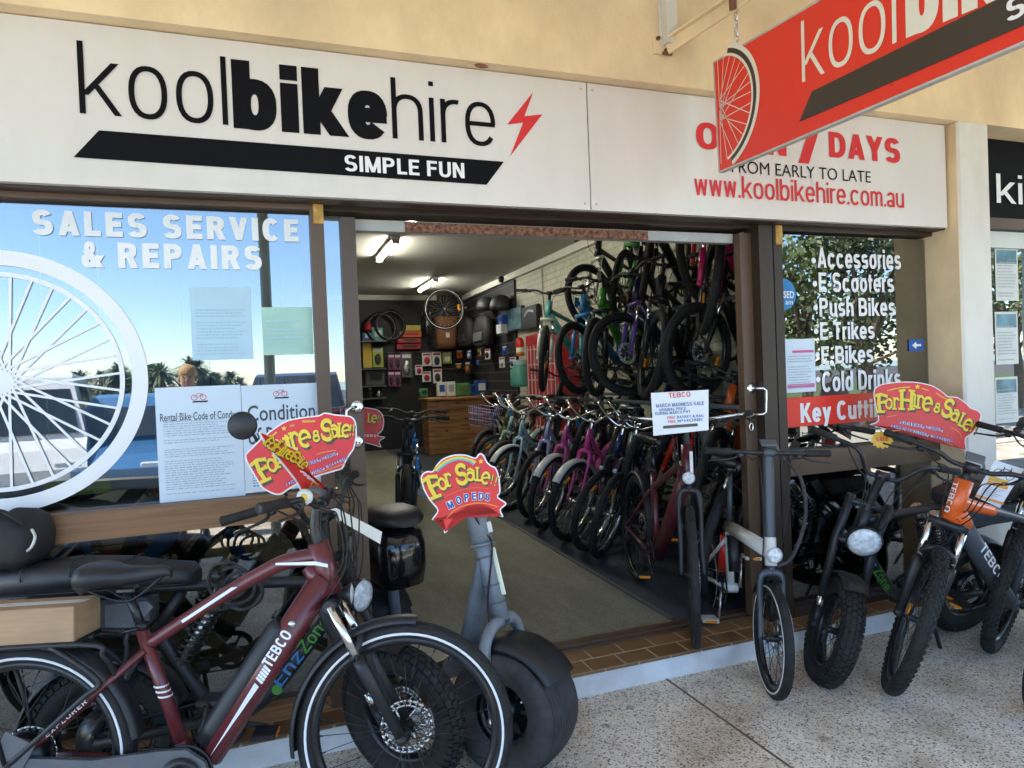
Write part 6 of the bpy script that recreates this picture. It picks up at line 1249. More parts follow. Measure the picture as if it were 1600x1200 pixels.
for a in [
 ('helmet', 567, 503, 581, 517, 'prod_red', 'red cycle helmet at the left end of the back shelves', 'helmet'),
 ('box', 567, 519, 581, 532, 'prod_blue', 'blue and white box under the red helmet', 'box', 'prod_white'),
 ('box', 582, 512, 598, 532, 'prod_teal', 'teal box beside the red helmet on the back shelf', 'box', 'paper_blue'),
 ('box', 568, 535, 580, 575, 'prod_yellow', 'tall mustard yellow box at the left end of the back shelves', 'box', 'gold'),
 ('pack', 583, 543, 598, 574, 'prod_lime', 'lime topped pack with two black parts on the back shelf', 'accessory pack'),
 ('box', 572, 579, 600, 602, 'plastic_grey', 'dark grey carton on the lower back shelf', 'box', 'prod_dark'),
 ('bottle', 574, 606, 583, 621, 'prod_dark', 'dark drinking bottle on the lowest back shelf', 'bottle', 'prod_white'),
 ('bottle', 588, 604, 596, 621, 'steel', 'steel drinking bottle on the lowest back shelf', 'bottle'),
 ('pack', 607, 553, 616, 578, 'prod_purple', 'purple accessory pack, upper left of the block of four', 'accessory pack', 'prod_dark', None, 'purple accessory packs'),
 ('pack', 617, 553, 626, 578, 'prod_purple', 'purple accessory pack, upper right of the block of four', 'accessory pack', 'prod_dark', None, 'purple accessory packs'),
 ('pack', 607, 580, 616, 604, 'prod_purple', 'purple accessory pack, lower left of the block of four', 'accessory pack', 'prod_dark', None, 'purple accessory packs'),
 ('pack', 617, 580, 626, 604, 'prod_purple', 'purple accessory pack, lower right of the block of four', 'accessory pack', 'prod_dark', None, 'purple accessory packs'),
 ('pack', 628, 551, 643, 590, 'shelf_grey', 'large grey pack hung beside the purple packs', 'accessory pack', 'steel'),
 ('box', 633, 508, 657, 517, 'prod_yellow', 'yellow box on top of the orange box on the back wall', 'box', 'prod_yellow'),
 ('box', 625, 517.5, 658, 527, 'prod_orange', 'orange box under the yellow box on the back wall', 'box', 'prod_red'),
 ('box', 621, 528, 657, 536, 'prod_red', 'long dark red box under the orange box', 'box', 'prod_dark'),
 ('box', 620, 537, 657, 546, 'prod_red', 'lowest long dark red box, above the hanging packs', 'box', 'prod_dark'),
 ('pack', 660, 551, 674, 572, 'prod_white', 'white and red pack hung below the brown basket, left', 'accessory pack', 'prod_red'),
 ('pack', 649, 570, 660, 586, 'prod_white', 'small white pack with a red part, above the counter', 'accessory pack', 'prod_red'),
 ('pack', 676, 550, 689, 573, 'prod_white', 'tall white pack with a black part under the brown basket', 'accessory pack'),
 ('pack', 692, 550, 705, 568, 'prod_lime', 'lime pack hung right of the white packs', 'accessory pack', 'prod_white'),
 ('pack', 714, 547, 722, 560, 'prod_orange', 'small orange red pack hung under the black bags', 'accessory pack', 'prod_red'),
 ('pack', 725, 548, 742, 562, 'prod_blue', 'blue and white pack hung under the black bags', 'accessory pack', 'prod_white'),
 ('pack', 744, 545, 754, 556, 'prod_yellow', 'little yellow pack beside the blue and white pack', 'accessory pack'),
 ('pack', 756, 545, 768, 562, 'prod_white', 'white pack with black part at the right of the hanging row', 'accessory pack'),
 ('pack', 660, 580, 673, 597, 'prod_white', 'white pack with dark red part over the counter', 'accessory pack', 'prod_red'),
 ('pack', 677, 576, 690, 599, 'prod_white', 'lower tall white pack over the counter', 'accessory pack'),
 ('pack', 711, 567, 722, 577, 'prod_dark', 'black pack with glowing orange part over the counter', 'accessory pack', 'amber'),
 ('pack', 726, 565, 736, 584, 'prod_dark', 'black and brown pack over the middle of the counter', 'accessory pack', 'prod_orange'),
 ('pack', 738, 563, 756, 571, 'prod_blue', 'wide blue pack over the middle of the counter', 'accessory pack', 'prod_blue'),
 ('box', 684, 597, 696, 619, 'prod_white', 'white box with blue corner standing on the counter, left', 'box', 'prod_blue', YC+.30),
 ('box', 698, 596, 711, 619, 'prod_white', 'white box with grey picture standing on the counter, second', 'box', 'paper_grey', YC+.30),
 ('box', 712, 598, 734, 618, 'prod_green', 'green patterned box standing on the counter', 'box', 'leaf_light', YC+.30),
 ('box', 736, 600, 743, 617, 'prod_blue', 'slim blue box standing on the counter', 'box', 'navy', YC+.30),
 ('box', 744, 594, 760, 617, 'prod_blue', 'larger blue and white box standing on the counter', 'box', 'prod_white', YC+.30),
 ('box', 657, 607, 668, 620, 'prod_green', 'low green box at the left end of the counter', 'box', 'prod_dark', YC+.45),
 ('bag', 716, 497, 742, 544, 'bag_black', 'black pannier bag on the back wall, left of the pair', 'pannier', 'prod_dark'),
 ('bag', 743, 493, 768, 543, 'bag_black', 'black pannier bag on the back wall, right of the pair', 'pannier', 'shelf_grey'),
 ('helmet', 750, 466, 770, 488, 'prod_dark', 'black helmet high on the back wall, left of two', 'helmet', 'shelf_grey'),
 ('helmet', 772, 463, 793, 488, 'prod_dark', 'black helmet with grey vents high on the back wall, right of two', 'helmet', 'plastic_grey'),
 ('box', 776, 494, 788, 507, 'prod_blue', 'dark blue box over the white and blue box, beside the picture', 'box', 'navy'),
 ('box', 773, 508, 787, 523, 'prod_white', 'white and blue box beside the picture on the back wall', 'box', 'paper_blue'),
 ('pack', 777, 541, 801, 556, 'prod_blue', 'wide deep blue pack above the white packs, right of the bags', 'accessory pack', 'prod_blue'),
 ('pack', 776, 558, 793, 575, 'prod_white', 'white pack with picture under the deep blue pack', 'accessory pack', 'paper_grey'),
 ('pack', 795, 558, 808, 575, 'prod_white', 'white pack at the right end under the deep blue pack', 'accessory pack', 'prod_blue'),
 ('bottle', 809, 561, 821, 604, 'prod_teal', 'tall green glass cylinder beside the red cabinet', 'vase', 'mint'),
]: good(*a)
# wheel hung from the ceiling, basket, pumps, pictures, cabinet, red lamp
hw_ = empty('hung_wheel', onY(694, 455, 9.7), 'spoked bicycle wheel with white rim hung high at the back of the shop', 'wheel')
c = onY(694, 483, 9.7); Rr = (onY(725, 483, 9.7)-c).length
wq = wheel(hw_, 'rim', Rr, .045, (0, 0, 0), spokes=24, stripe='vinyl_white', spoke='steel'); wq.location = (c-hw_.location); MB().tube([(0, 0, Rr), (0, 0, 3.15-c.z)], .006, 6).build('hook', 'steel', wq); MB().box((Rr*.72, -.01, .04), (.04, .012, .10)).build('reflector', 'amber', wq)
A0, B0 = onY(680, 545, YB-.25), onY(714, 496, YB-.25); e = empty('basket', ((A0.x+B0.x)/2, YB-.25, A0.z), 'brown wicker bicycle basket on the back wall', 'basket'); w, h = B0.x-A0.x, B0.z-A0.z
rg = [[V((w*.5*k*math.copysign(abs(math.cos(t))**.6, math.cos(t)), .13*k*math.copysign(abs(math.sin(t))**.6, math.sin(t)), z)) for t in [2*math.pi*i/24 for i in range(24)]] for k, z in ((.80, 0), (.85, h*.2), (.9, h*.5), (.96, h*.8), (1.0, h), (.94, h), (.85, h*.5))]
MB().loft(rg).build('body', 'wicker', e); MB().tube([V((w*.51*math.copysign(abs(math.cos(t))**.6, math.cos(t)), .135*math.copysign(abs(math.sin(t))**.6, math.sin(t)), h)) for t in [2*math.pi*i/24 for i in range(24)]], .014, 6, True).build('rim', 'wicker', e); MB().box((0, -.125, h*.42), (w*.16, .006, h*.16)).build('swing_tag', 'vinyl_cream', e)
for i, (x, m) in enumerate(((661, 'black_metal'), (668, 'steel'), (673, 'slate'))):
    P0, P1 = onY(x, 522, YB-.2), onY(x, 486, YB-.2); e = empty('floor_pump', P0, ('black', 'bright steel', 'slate grey')[i]+' bicycle pump standing left of the brown basket', 'pump'); L = P1.z-P0.z
    MB().tube([(0, 0, 0), (0, 0, L*.8)], .026, 12).build('barrel', m, e); MB().tube([(0, 0, L*.8), (0, 0, L)], .008, 6).build('rod', 'steel', e); MB().tube([(-.07, 0, L), (.07, 0, L)], .014, 8).build('handle', 'black_metal', e)
for i, (x0, y0, x1, y1, m, lb) in enumerate(((792, 482, 815, 519, 'prod_photo', 'blue green picture panel high on the back wall'), (816, 479, 839, 517, 'prod_dark', 'dark picture panel with pale streaks high on the back wall'))):
    A0, B0 = onX(x0, y1, XR-.1), onX(x1, y0, XR-.1); e = empty('picture_panel', (XR-.1, (A0.y+B0.y)/2, A0.z), lb, 'picture'); w, h = A0.y-B0.y-.02, B0.z-onX(x1, y1, XR-.1).z; e.rotation_euler = (0, 0, rad(-90))
    MB().box((0, .03, h/2), (w, .05, h)).build('frame', 'black_metal', e); MB().box((0, -.0, h/2), (w-.03, .014, h-.03)).build('print', m, e)
    if i: MB().tube(smooth([(-w*.3, -.008, h*.6), (-w*.05, -.008, h*.8), (w*.3, -.008, h*.72)], 4), .02, 6, flat=(.2, 1)).build('streak', 'paper_blue', e)
A0, B0 = onX(826, 610, XR-.36), onX(872, 524, XR-.36); e = empty('cabinet', (XR-.36, (A0.y+B0.y)/2, .11), 'red display cabinet with white barred doors at the back corner', 'cabinet'); w, h = A0.y-B0.y, A0.z*0+onX(826, 524, XR-.36).z-.11; e.rotation_euler = (0, 0, rad(-90))
MB().box((0, .13, h/2), (w, .3, h), bev=.01).build('carcass', 'prod_red', e)
for s in (-1, 1):
    b = MB(); x0 = s*w*.25
    for k in range(4): b.box((x0-w*.18+k*w*.12, -.028, h*.62), (.012, .012, h*.6))
    for k in range(6): b.box((x0, -.026, h*.34+k*h*.11), (w*.38, .010, .012))
    b.build('barred_door', 'bike_white', e)
P0 = onX(813, 556, XR-.25); e = empty('warning_lamp', P0, 'red and amber domed lamp above the green glass cylinder', 'lamp'); r_ = .065; hh = onX(813, 527, XR-.25).z-P0.z
MB().lathe([(.001, 0), (r_, 0), (r_, hh*.2), (.001, hh*.2)], n=18, M=MX.Rotation(rad(90), 3, 'X')).build('base', 'prod_orange', e); MB().lathe([(r_*.95, hh*.2), (r_*.95, hh*.45), (.001, hh*.45)], n=18, M=MX.Rotation(rad(90), 3, 'X')).build('pale_band', 'reflector_white', e); MB().lathe([(r_, hh*.45), (r_, hh*.75), (r_*.8, hh*.92), (r_*.3, hh), (.001, hh)], n=18, M=MX.Rotation(rad(90), 3, 'X')).build('dome', 'sign_red', e)
for i, (x, y, m, m2) in enumerate(((731, 487, 'bike_white', 'white'), (741, 485, 'steel', 'silver'))):
    P0 = onY(x, y, YB-.2); e = empty('mudguard', P0, m2+' curved mudguard hung on the back wall beside the hung wheel', 'mudguard'); fender(e, 'blade', (0, -.22), .32, 30, 130, .05, m)
for i, (x, y) in enumerate(((596, 512), (757, 522), (610, 508))):
    P0 = onY(x, y, YB-.16); e = empty('spare_tyre', P0, ('black spare tyre behind the teal box on the back wall', 'black spare tyre hung between the pannier bags', 'black spare tyre with pale edge right of the teal box')[i], 'tyre'); pr = [(.29+.025*math.cos(t), .022*math.sin(t)) for t in [k*math.pi/4 for k in range(8)]]
    MB().lathe(pr, n=40, closed=True).build('casing', 'rubber', e); MB().lathe([(.262, -.02), (.268, -.023), (.268, -.018)], n=40, closed=True).build('bead', 'paper_grey', e)
P0 = onX(783, 434, XR-.1); e = empty('security_camera', P0, 'small white security camera under the ceiling at the right wall', 'camera'); MB().box((0, 0, .04), (.14, .10, .06), bev=.01).build('mount', 'white_paint', e); MB().sphere((0, -.02, -.03), .06, 8).build('dome', 'black_metal', e)
# ---------------------------------------------------------------- rows of bikes inside
def cruiser():
    S = dict(R=.33, tw=.054, wb=1.10, frame='pink', n=40, spokes=22, spoke='steel', rim='steel', refl=rad(60),
        tubes=[([(.36, .60), (.60, .63), (.80, .75), (.935, .875)], .019), ([(.955, .805), (.80, .57), (.62, .38), (.45, .285)], .021), ([(.345, .70), (.44, .285)], .0185)], pairs=[((.365, .58), (0, .335), .016, .066, .010), ((.44, .28), (0, .33), .03, .066, .011)],
        ht=((.925, .915), (.975, .765)), hr=.024, bb=(.44, .28), fork='rigid', forkw=.055, bar=dict(c=(.915, .985), w=.33, rise=.13, back=.24, sl=.06, m='chrome', style='swept', stemm='chrome', gm='rubber_grey', lm='steel'),
        cables=2, saddle=(.28, .93, .27, .21), post=((.28, .86), (.34, .70)), fend_f=(35, 150), fend_r=(15, 175), fendm='bike_white', steer=-6, crank_a=10)
    return bike('cruiser_bicycle', None, S), S
cr0, SC_ = cruiser(); used = [0]
MB().box((1.02, -.06, .64), (.03, .03, .03), bev=.005).build('reflector', 'lens', SC_['_frame'])
RL = 'bicycles parked in the floor row'
row = [('black_satin', 'black_satin', 2.227, 1.66, 'black cruiser with chrome bars, nearest of the slanted floor row'), ('navy', 'black_satin', 2.19, 1.98, 'dark blue cruiser just behind the nearest black one in the floor row'), ('pink', 'pink', 2.196, 2.33, 'bright pink cruiser with white mudguards, nearer of the two pinks'),
       ('rose', 'rose', 2.229, 2.82, 'rose pink cruiser right behind the bright pink one'), ('lavender', 'lavender', 2.25, 3.25, 'lavender cruiser between the rose pink and the pale blue cruisers'), ('sky_paint', 'sky_paint', 2.23, 3.75, 'pale sky blue cruiser behind the lavender one'),
       ('black_metal', 'black_metal', 2.24, 4.25, 'glossy black cruiser between the pale blue and the mint cruisers'), ('mint', 'mint', 2.32, 4.65, 'mint green cruiser near the pine counter'), ('olive', 'olive', 2.45, 5.1, 'olive cruiser behind the mint one near the counter'), ('black_satin', 'plastic_grey', 2.6, 5.65, 'black bicycle with a wire basket, farthest of the floor row')]
TG = []
FRONT = ('front_wheel', 'fork', 'handlebar', 'stem', 'cable', 'front_mudguard', 'headlight')
def resteer(root, S, dg):
    p1, p0 = P3(S['ht'][0]), P3(S['ht'][1]); M = MX.Translation(p0) @ MX.Rotation(rad(dg), 4, (p1-p0).normalized()) @ MX.Translation(-p0)
    for c in root.children:
        if base(c.name) in FRONT: c.matrix_basis = M @ c.matrix_basis
rgR = random.Random(5)
ST = []
for i, (fm, fk, x, y, lb) in enumerate(row):
    o = cr0 if i == 0 else copy_tree(cr0); o['label'] = lb; o['category'] = 'bicycle'; o['group'] = RL
    place(o, x+rgR.uniform(-.06, .06), y+rgR.uniform(-.07, .07), -143+rgR.uniform(-9, 9), 12+rgR.uniform(-4, 4), 1.10, .113); ST.append((o, i, rgR.uniform(-16, 14))); recolor(o, {'frame': fm, 'fork': fk, 'rear_mudguard': fm if i % 2 else 'bike_white', 'front_mudguard': 'black_satin' if i in (0, 1, 6, 8, 9) else 'bike_white'}); TG.append(o)
for o, i, dg in ST:
    resteer(o, SC_, dg)
    if i in (0, 1, 4, 7, 8):
        for c in list(o.children):
            if base(c.name) == 'front_mudguard': bpy.data.objects.remove(c)
o = TG[-1]; b = MB()
for k in range(7):
    t = k/6; b.tube([(1.05+.28*t, -.17, .98), (1.07+.24*t, -.14, .74)], .003, 5).tube([(1.05+.28*t, .17, .98), (1.07+.24*t, .14, .74)], .003, 5); b.tube([(1.33, -.17+.34*t, .98), (1.31, -.14+.28*t, .74)], .003, 5)
for z, e_ in ((.98, 0), (.90, .01), (.82, .02), (.74, .03)): b.tube([(1.05+e_*.5, -.17+e_, z), (1.33-e_, -.17+e_, z), (1.33-e_, .17-e_, z), (1.05+e_*.5, .17-e_, z)], .0045, 5, True)
b.build('wire_basket', 'lavender', o)
m0, SM = mtb(None, 12, 'blue', None, True)
def hang(lst, group, tilt=0):
    for fm, fk, x, y, z, psi, lean, st, lb in lst:
        o = m0 if used[0] == 0 else copy_tree(m0); used[0] += 1; o['label'] = lb; o['category'] = 'bicycle'; o['group'] = group
        place(o, x+rgR.uniform(-.05, .05), y+rgR.uniform(-.06, .06), psi+rgR.uniform(-8, 8), lean+rgR.uniform(-5, 5), 1.17, z); recolor(o, {'frame': fm, 'fork': fk}); HS.append((o, st*1.6+rgR.uniform(-12, 12)))
HS = []
hang([('orange', 'black_satin', 2.66, 1.0, .42, -152, 10, 0, 'orange framed mountain bicycle just inside the right door leaf'), ('bike_white', 'foil_red', 2.62, 1.4, .42, -146, 9, 0, 'white framed mountain bicycle with red fork behind the orange one'), ('navy', 'black_satin', 2.62, 1.8, .42, -145, 9, 0, 'navy mountain bicycle behind the white and red one'),
      ('black_satin', 'steel', 2.66, 2.3, .42, -145, 9, 0, 'black mountain bicycle with silver fork on the low rack, above the pink cruisers'), ('slate', 'black_satin', 2.7, 3.0, .42, -145, 9, 0, 'slate grey mountain bicycle on the low rack, above the lavender cruiser'), ('black_metal', 'black_satin', 2.72, 3.8, .42, -145, 9, 0, 'black mountain bicycle on the low rack, farthest from the door')], 'mountain bicycles on the low rack')
hang([('black_metal', 'black_satin', 2.80, 1.25, 1.27, -150, 4, -8, 'black mountain bicycle nearest the door on the middle rack'), ('black_satin', 'black_satin', 2.70, 1.62, 1.26, -152, 3, 10, 'black fat framed mountain bicycle with amber reflectors on the middle rack'), ('navy', 'purple', 2.68, 2.0, 1.28, -150, 2, -14, 'navy and purple mountain bicycle on the middle rack'), ('green', 'black_satin', 2.68, 2.4, 1.27, -153, 1, 8, 'green framed mountain bicycle on the middle rack beside the azure one'),
      ('azure', 'azure', 2.66, 2.9, 1.28, -150, -3, -6, 'azure blue mountain bicycle on the middle rack'), ('teal', 'bike_white', 2.60, 3.55, 1.30, -148, -2, 8, 'teal mountain bicycle with white fork, farthest on the middle rack')], 'mountain bicycles on the middle rack')
hang([('magenta', 'magenta', 2.82, 1.0, 1.70, -158, 2, 12, 'magenta mountain bicycle hung high beside the right door leaf'), ('black_satin', 'foil_red', 3.05, 1.45, 1.95, -154, -2, -8, 'black mountain bicycle with red fork hung high on the brick wall'), ('black_metal', 'black_satin', 3.05, 2.2, 1.95, -152, 0, 10, 'black mountain bicycle hung high beside the red forked one'), ('black_satin', 'green', 3.08, 2.75, 1.93, -150, 3, 0, 'black mountain bicycle with green fork hung high on the brick wall'), ('black_metal', 'steel', 3.08, 3.35, 1.90, -150, 0, -12, 'black mountain bicycle with silver fork, farthest hung high on the wall')], 'mountain bicycles hung high on the wall')
for o, dg in HS: resteer(o, SM, dg)
rk = empty('bike_rack', (3.3, 2.2, .11), 'grey steel tube rack that carries the bicycles along the brick wall', 'rack')
for z, x in ((.42, 2.62), (.42, 3.4), (1.26, 2.68), (1.26, 3.45), (2.0, 3.1), (2.0, 3.6)): world(MB().tube([(x, .3, z-.02), (x, 4.6, z-.02)], .018, 8), 'rail', 'shelf_grey', rk)
for y in (.35, 2.4, 4.5):
    world(MB().tube([(3.55, y, .114), (3.55, y, 2.5)], .022, 8), 'upright', 'shelf_grey', rk)
    for z, x in ((.40, 2.6), (1.24, 2.66), (1.98, 3.08)): world(MB().tube([(x, y, z-.02), (3.55, y, z-.02)], .016, 8), 'bracket', 'shelf_grey', rk)
LG = 'bicycles standing left of the carpet'
def extra(fm, fk, x, y, psi, lean, lb, z=.113, grp=LG, src=None):
    o = copy_tree(src or m0); o['label'] = lb; o['category'] = 'bicycle'; o['group'] = grp; place(o, x, y, psi, lean, 1.17, z); recolor(o, {'frame': fm, 'fork': fk}); return o
p = onZ(642, 812, .113); extra('azure', 'azure', p.x-.02, p.y, -104, 3, 'bright blue bicycle inside the door, left of the pine counter')
p = onZ(632, 850, .113); extra('black_satin', 'black_satin', p.x-.03, p.y-.2, -104, 2, 'black bicycle inside the door, in front of the blue one')
extra('azure', 'azure', -.15, 1.15, 8, 8, 'blue bicycle standing inside behind the left window, nearest the door'); extra('black_metal', 'black_satin', -.55, 1.7, 6, 6, 'black bicycle standing inside behind the left window'); extra('orange', 'black_satin', .0, 2.25, 5, 6, 'orange bicycle standing inside behind the left window')
extra('blue', 'black_satin', 2.42, .55, -152, 8, 'blue bicycle inside the doorway behind the white folding bike', .113, 'bicycles behind the right door post'); extra('black_metal', 'black_satin', 2.72, .45, -165, 8, 'black bicycle standing inside behind the lower right window', .113, 'bicycles behind the right door post'); extra('maroon_dark', 'rose', 3.0, 1.15, -160, 6, 'dark red bicycle standing inside behind the lower right window', .113, 'bicycles behind the right door post')
# blue price tags on the bars
bpy.context.view_layer.update()
for k, (x, y, Y, r_, lb) in enumerate([(783, 628, 5.3, 10, 'olive'), (798, 642, 4.75, 8, 'mint'), (858, 648, 3.7, -25, 'pale sky blue'), (903, 661, 3.05, -20, 'lavender'), (924, 600, 3.0, 5, 'rose pink'), (901, 473, 3.3, 10, 'teal'), (1028, 441, 1.9, -15, 'high black')]):
    c = onY(x, y, Y); s = 13*((c-CAM).dot(_f))/FPX*.5
    e = empty('price_tag', c, 'blue price tag hanging from the '+lb+' bicycle', 'price tag', 'blue price tags'); e.rotation_euler = (0, rad(r_), rad(15))
    MB().box((0, 0, 0), (s*1.3, .002, s*2.4), bev=.0005).build('card', 'tag_blue', e); MB().tube([(0, 0, s*1.2), (.005, 0, s*1.9)], .0015, 4).build('string', 'vinyl_white', e)
# partial hire sign hung on the blue bike by the door
PB = Plane(onY(560, 668, p.y-.05 if False else 1.6), (-.15, -.97, .1))
cutout('red cut out hire and sale sign inside the door, half hidden by the door leaf', PB, [(600-(x-600), y) for x, y in []] or [(470, 652), (500, 640), (540, 634), (575, 637), (592, 641), (600, 654), (598, 672), (590, 680), (602, 683), (593, 690), (596, 699), (585, 696), (560, 690), (520, 688), (490, 696), (478, 690), (482, 676), (466, 668)][::-1], [('F', 482, 664, 17, 8), ('o', 492, 664, 11, 5), ('r', 500, 662, 11, 3), ('H', 511, 660, 17, 2), ('i', 520, 659, 13, 0), ('r', 527, 659, 13, 0), ('e', 535, 658, 14, 0), ('S', 552, 656, 16, 0), ('a', 563, 655, 12, 0), ('l', 577, 653, 13, -3), ('e', 585, 654, 13, -4), ('!', 591, 654, 10, -5), ('!', 594, 655, 10, -5)], lambda e, pl: (tline(pl, 'SCOOTERS', (545, 682), (588, 683), 4, 'vinyl_white', e, .002)))
# ---------------------------------------------------------------- across the street
def mirr(px, py, Ym): p = onY(px, py, Ym); return V((p.x, 2*(GY+.052)-Ym, p.z))
def car(name, label, x, y, psi, m, L=4.4, W=1.75, H=1.45, van=False, group='vehicles parked across the street'):
    e = empty(name, (x, y, -.166), label, 'van' if van else 'car', group); e.rotation_euler = (0, 0, rad(psi))
    bh = H*(.56 if not van else .52)
    pr = [(-L*.5, .30), (-L*.5, bh*.75), (-L*.48, bh), (L*.22, bh*.98), (L*.44, bh*.82), (L*.5, bh*.62), (L*.5, .28)] if not van else [(-L*.5, .30), (-L*.5, bh), (L*.34, bh), (L*.46, bh*.86), (L*.5, bh*.6), (L*.5, .28)]
    def body(pts, w0, w1, z0, z1):
        fn = lambda s: [V((a, s*(w0+(w1-w0)*max(0, min(1, (b-z0)/(z1-z0)))), b)) for a, b in pts]
        A_, B_ = fn(-1), fn(1); n = len(pts); return A_+B_, [tuple(range(n)), tuple(range(2*n-1, n-1, -1))]+[(i, i+n, (i+1) % n+n, (i+1) % n) for i in range(n)]
    MB().add(*body(pr, W*.5, W*.48, .3, bh), False).build('body', m, e)
    g = [(-L*.47, bh*.985), (-L*.42, H*.97), (-L*.36, H), (L*.02, H), (L*.08, H*.97), (L*.25, bh*.96)] if not van else [(-L*.495, bh*.99), (-L*.48, H*.98), (-L*.45, H), (L*.20, H), (L*.24, H*.97), (L*.36, bh*.98)]
    MB().add(*body(g, W*.475, W*.38, bh, H), False).build('cabin', m, e)
    b = MB(); 
    for s in (-1, 1):
        for x0, x1 in ((-.36, -.16), (-.13, .08)): 
            z0, z1 = bh*1.06, H*.93; f_ = lambda z: W*.475+(W*.38-W*.475)*(z-bh)/(H-bh)+.006
            b.add([V((L*x0, s*f_(z0), z0)), V((L*(x1+(.06 if x1 > 0 else 0)), s*f_(z0), z0)), V((L*x1, s*f_(z1), z1)), V((L*(x0+.02), s*f_(z1), z1))], [(0, 1, 2, 3)], False)
    b.build('side_window', 'car_glass', e)
    xr_ = -L*.47 if not van else -L*.495; xt = -L*.42 if not van else -L*.48
    MB().add([V((xr_-.008+(xt-xr_)*.1, s*W*.42, bh*1.08)) for s in (-1, 1)]+[V((xt-.008-.02, s*W*.36, H*.93)) for s in (1, -1)], [(0, 1, 2, 3)], False).build('rear_window', 'car_glass', e)
    xa, xb = (L*.08, L*.25) if not van else (L*.24, L*.36)
    MB().add([V((xb+.0, s*W*.43, bh*1.05)) for s in (-1, 1)]+[V((xa+.03, s*W*.36, H*.94)) for s in (1, -1)], [(0, 1, 2, 3)], False).build('windscreen', 'car_glass', e)
    for s in (-1, 1):
        for x0 in (-L*.31, L*.31):
            o = MB().lathe([(.001, -.11), (.25, -.11), (.32, -.09), (.32, .09), (.25, .11), (.001, .11)], n=24).build('wheel', 'rubber', e, (x0, s*W*.44, .32)); MB().lathe([(.001, s*.112), (.19, s*.114), (.2, s*.112), (.001, s*.111)], n=20).build('hub_cap', 'steel', o)
        MB().box((-L*.5, s*W*.42, bh*.78), (.03, .16, .20), bev=.01).build('tail_light', 'tail_red', e); MB().box((L*.49, s*W*.36, bh*.64), (.05, .3, .12), bev=.02).build('headlight', 'lens', e)
    MB().box((-L*.505, 0, .42), (.02, .5, .12)).build('number_plate', 'yellow', e); MB().box((-L*.5, 0, .36), (.08, W*.96, .16), bev=.03).box((L*.5, 0, .36), (.08, W*.92, .16), bev=.03).build('bumper', 'black_satin', e)
    return e
q = mirr(40, 690, 9.0); car('delivery_van', 'white van parked across the street, reflected inside the wheel decal', q.x-.3, q.y-1.2, 80, 'car_white', 4.9, 1.85, 1.95, True)
q = mirr(205, 680, 8.6); car('parked_car', 'bright blue car parked across the street beside the white van', q.x, q.y-1.4, 97, 'car_blue', 4.3, 1.78, 1.6)
q = mirr(470, 600, 9.5); car('parked_car', 'dark pickup coloured car parked across the street, reflected beside the door', q.x, q.y-1.4, 95, 'car_dark', 4.8, 1.9, 1.85)
q = mirr(900, 600, 9.5); car('parked_car', 'silver grey car parked across the street opposite the doorway', q.x, q.y-1.2, 92, 'grey_metal', 4.3, 1.78, 1.5)
def pandanus(x, y, h, label, n=12, seed=1):
    rg = random.Random(seed); e = empty('screw_palm', (x, y, -.1), label, 'tree', 'screw palms along the verge'); b = MB(); lf = MB(); heads = []
    b.tube([(0, 0, 0), (.05, 0, h*.35), (0, .03, h*.5)], [.11, .09, .08], 8)
    for k in range(n):
        a = rg.uniform(0, 6.28); r = rg.uniform(.3, 1.0)*h*.30; T = V((r*math.cos(a), r*math.sin(a), h*rg.uniform(.45, .80))); b.tube(smooth([(0, .03, h*.5), (T.x*.5, T.y*.5, h*.58), T], 3), .05, 6); heads.append(T)
    for T in heads:
        for i in range(90):
            a = rg.uniform(0, 6.28); el = rg.uniform(-.2, 1.45); L = h*rg.uniform(.17, .27); d = V((math.cos(a)*math.cos(el), math.sin(a)*math.cos(el), math.sin(el))); s = d.cross(V((0, 0, 1))).normalized()*.034*h*.3
            P = [T+d*(L*t)+V((0, 0, -L*.55*t*t)) for t in (0, .4, .75, 1)]; vs = []
            for p_, wd in zip(P, (.8, 1, .7, .05)): vs += [p_-s*wd, p_+s*wd]
            lf.add(vs, [(0, 1, 3, 2), (2, 3, 5, 4), (4, 5, 7, 6)], False)
    b.build('trunk', 'bark', e); lf.build('crown', 'leaf', e)
for i, (px, Ym, ty) in enumerate([(165, 19, 556), (205, 18, 545), (262, 17, 538), (330, 18, 558), (372, 20, 575), (118, 21, 585), (700, 18, 540), (860, 20, 548)]):
    q = mirr(px, ty, Ym); pandanus(q.x, q.y, q.z+.1, ['spiky palm reflected at the rim of the wheel decal', 'spiky palm between the two tallest palms', 'tallest spiky palm reflected above the code of conduct poster', 'spiky palm reflected above the conditions poster', 'low spiky palm reflected under the green notice', 'low spiky palm reflected behind the white van', 'spiky palm on the verge opposite the doorway', 'spiky palm on the verge right of the doorway'][i], seed=i+3)
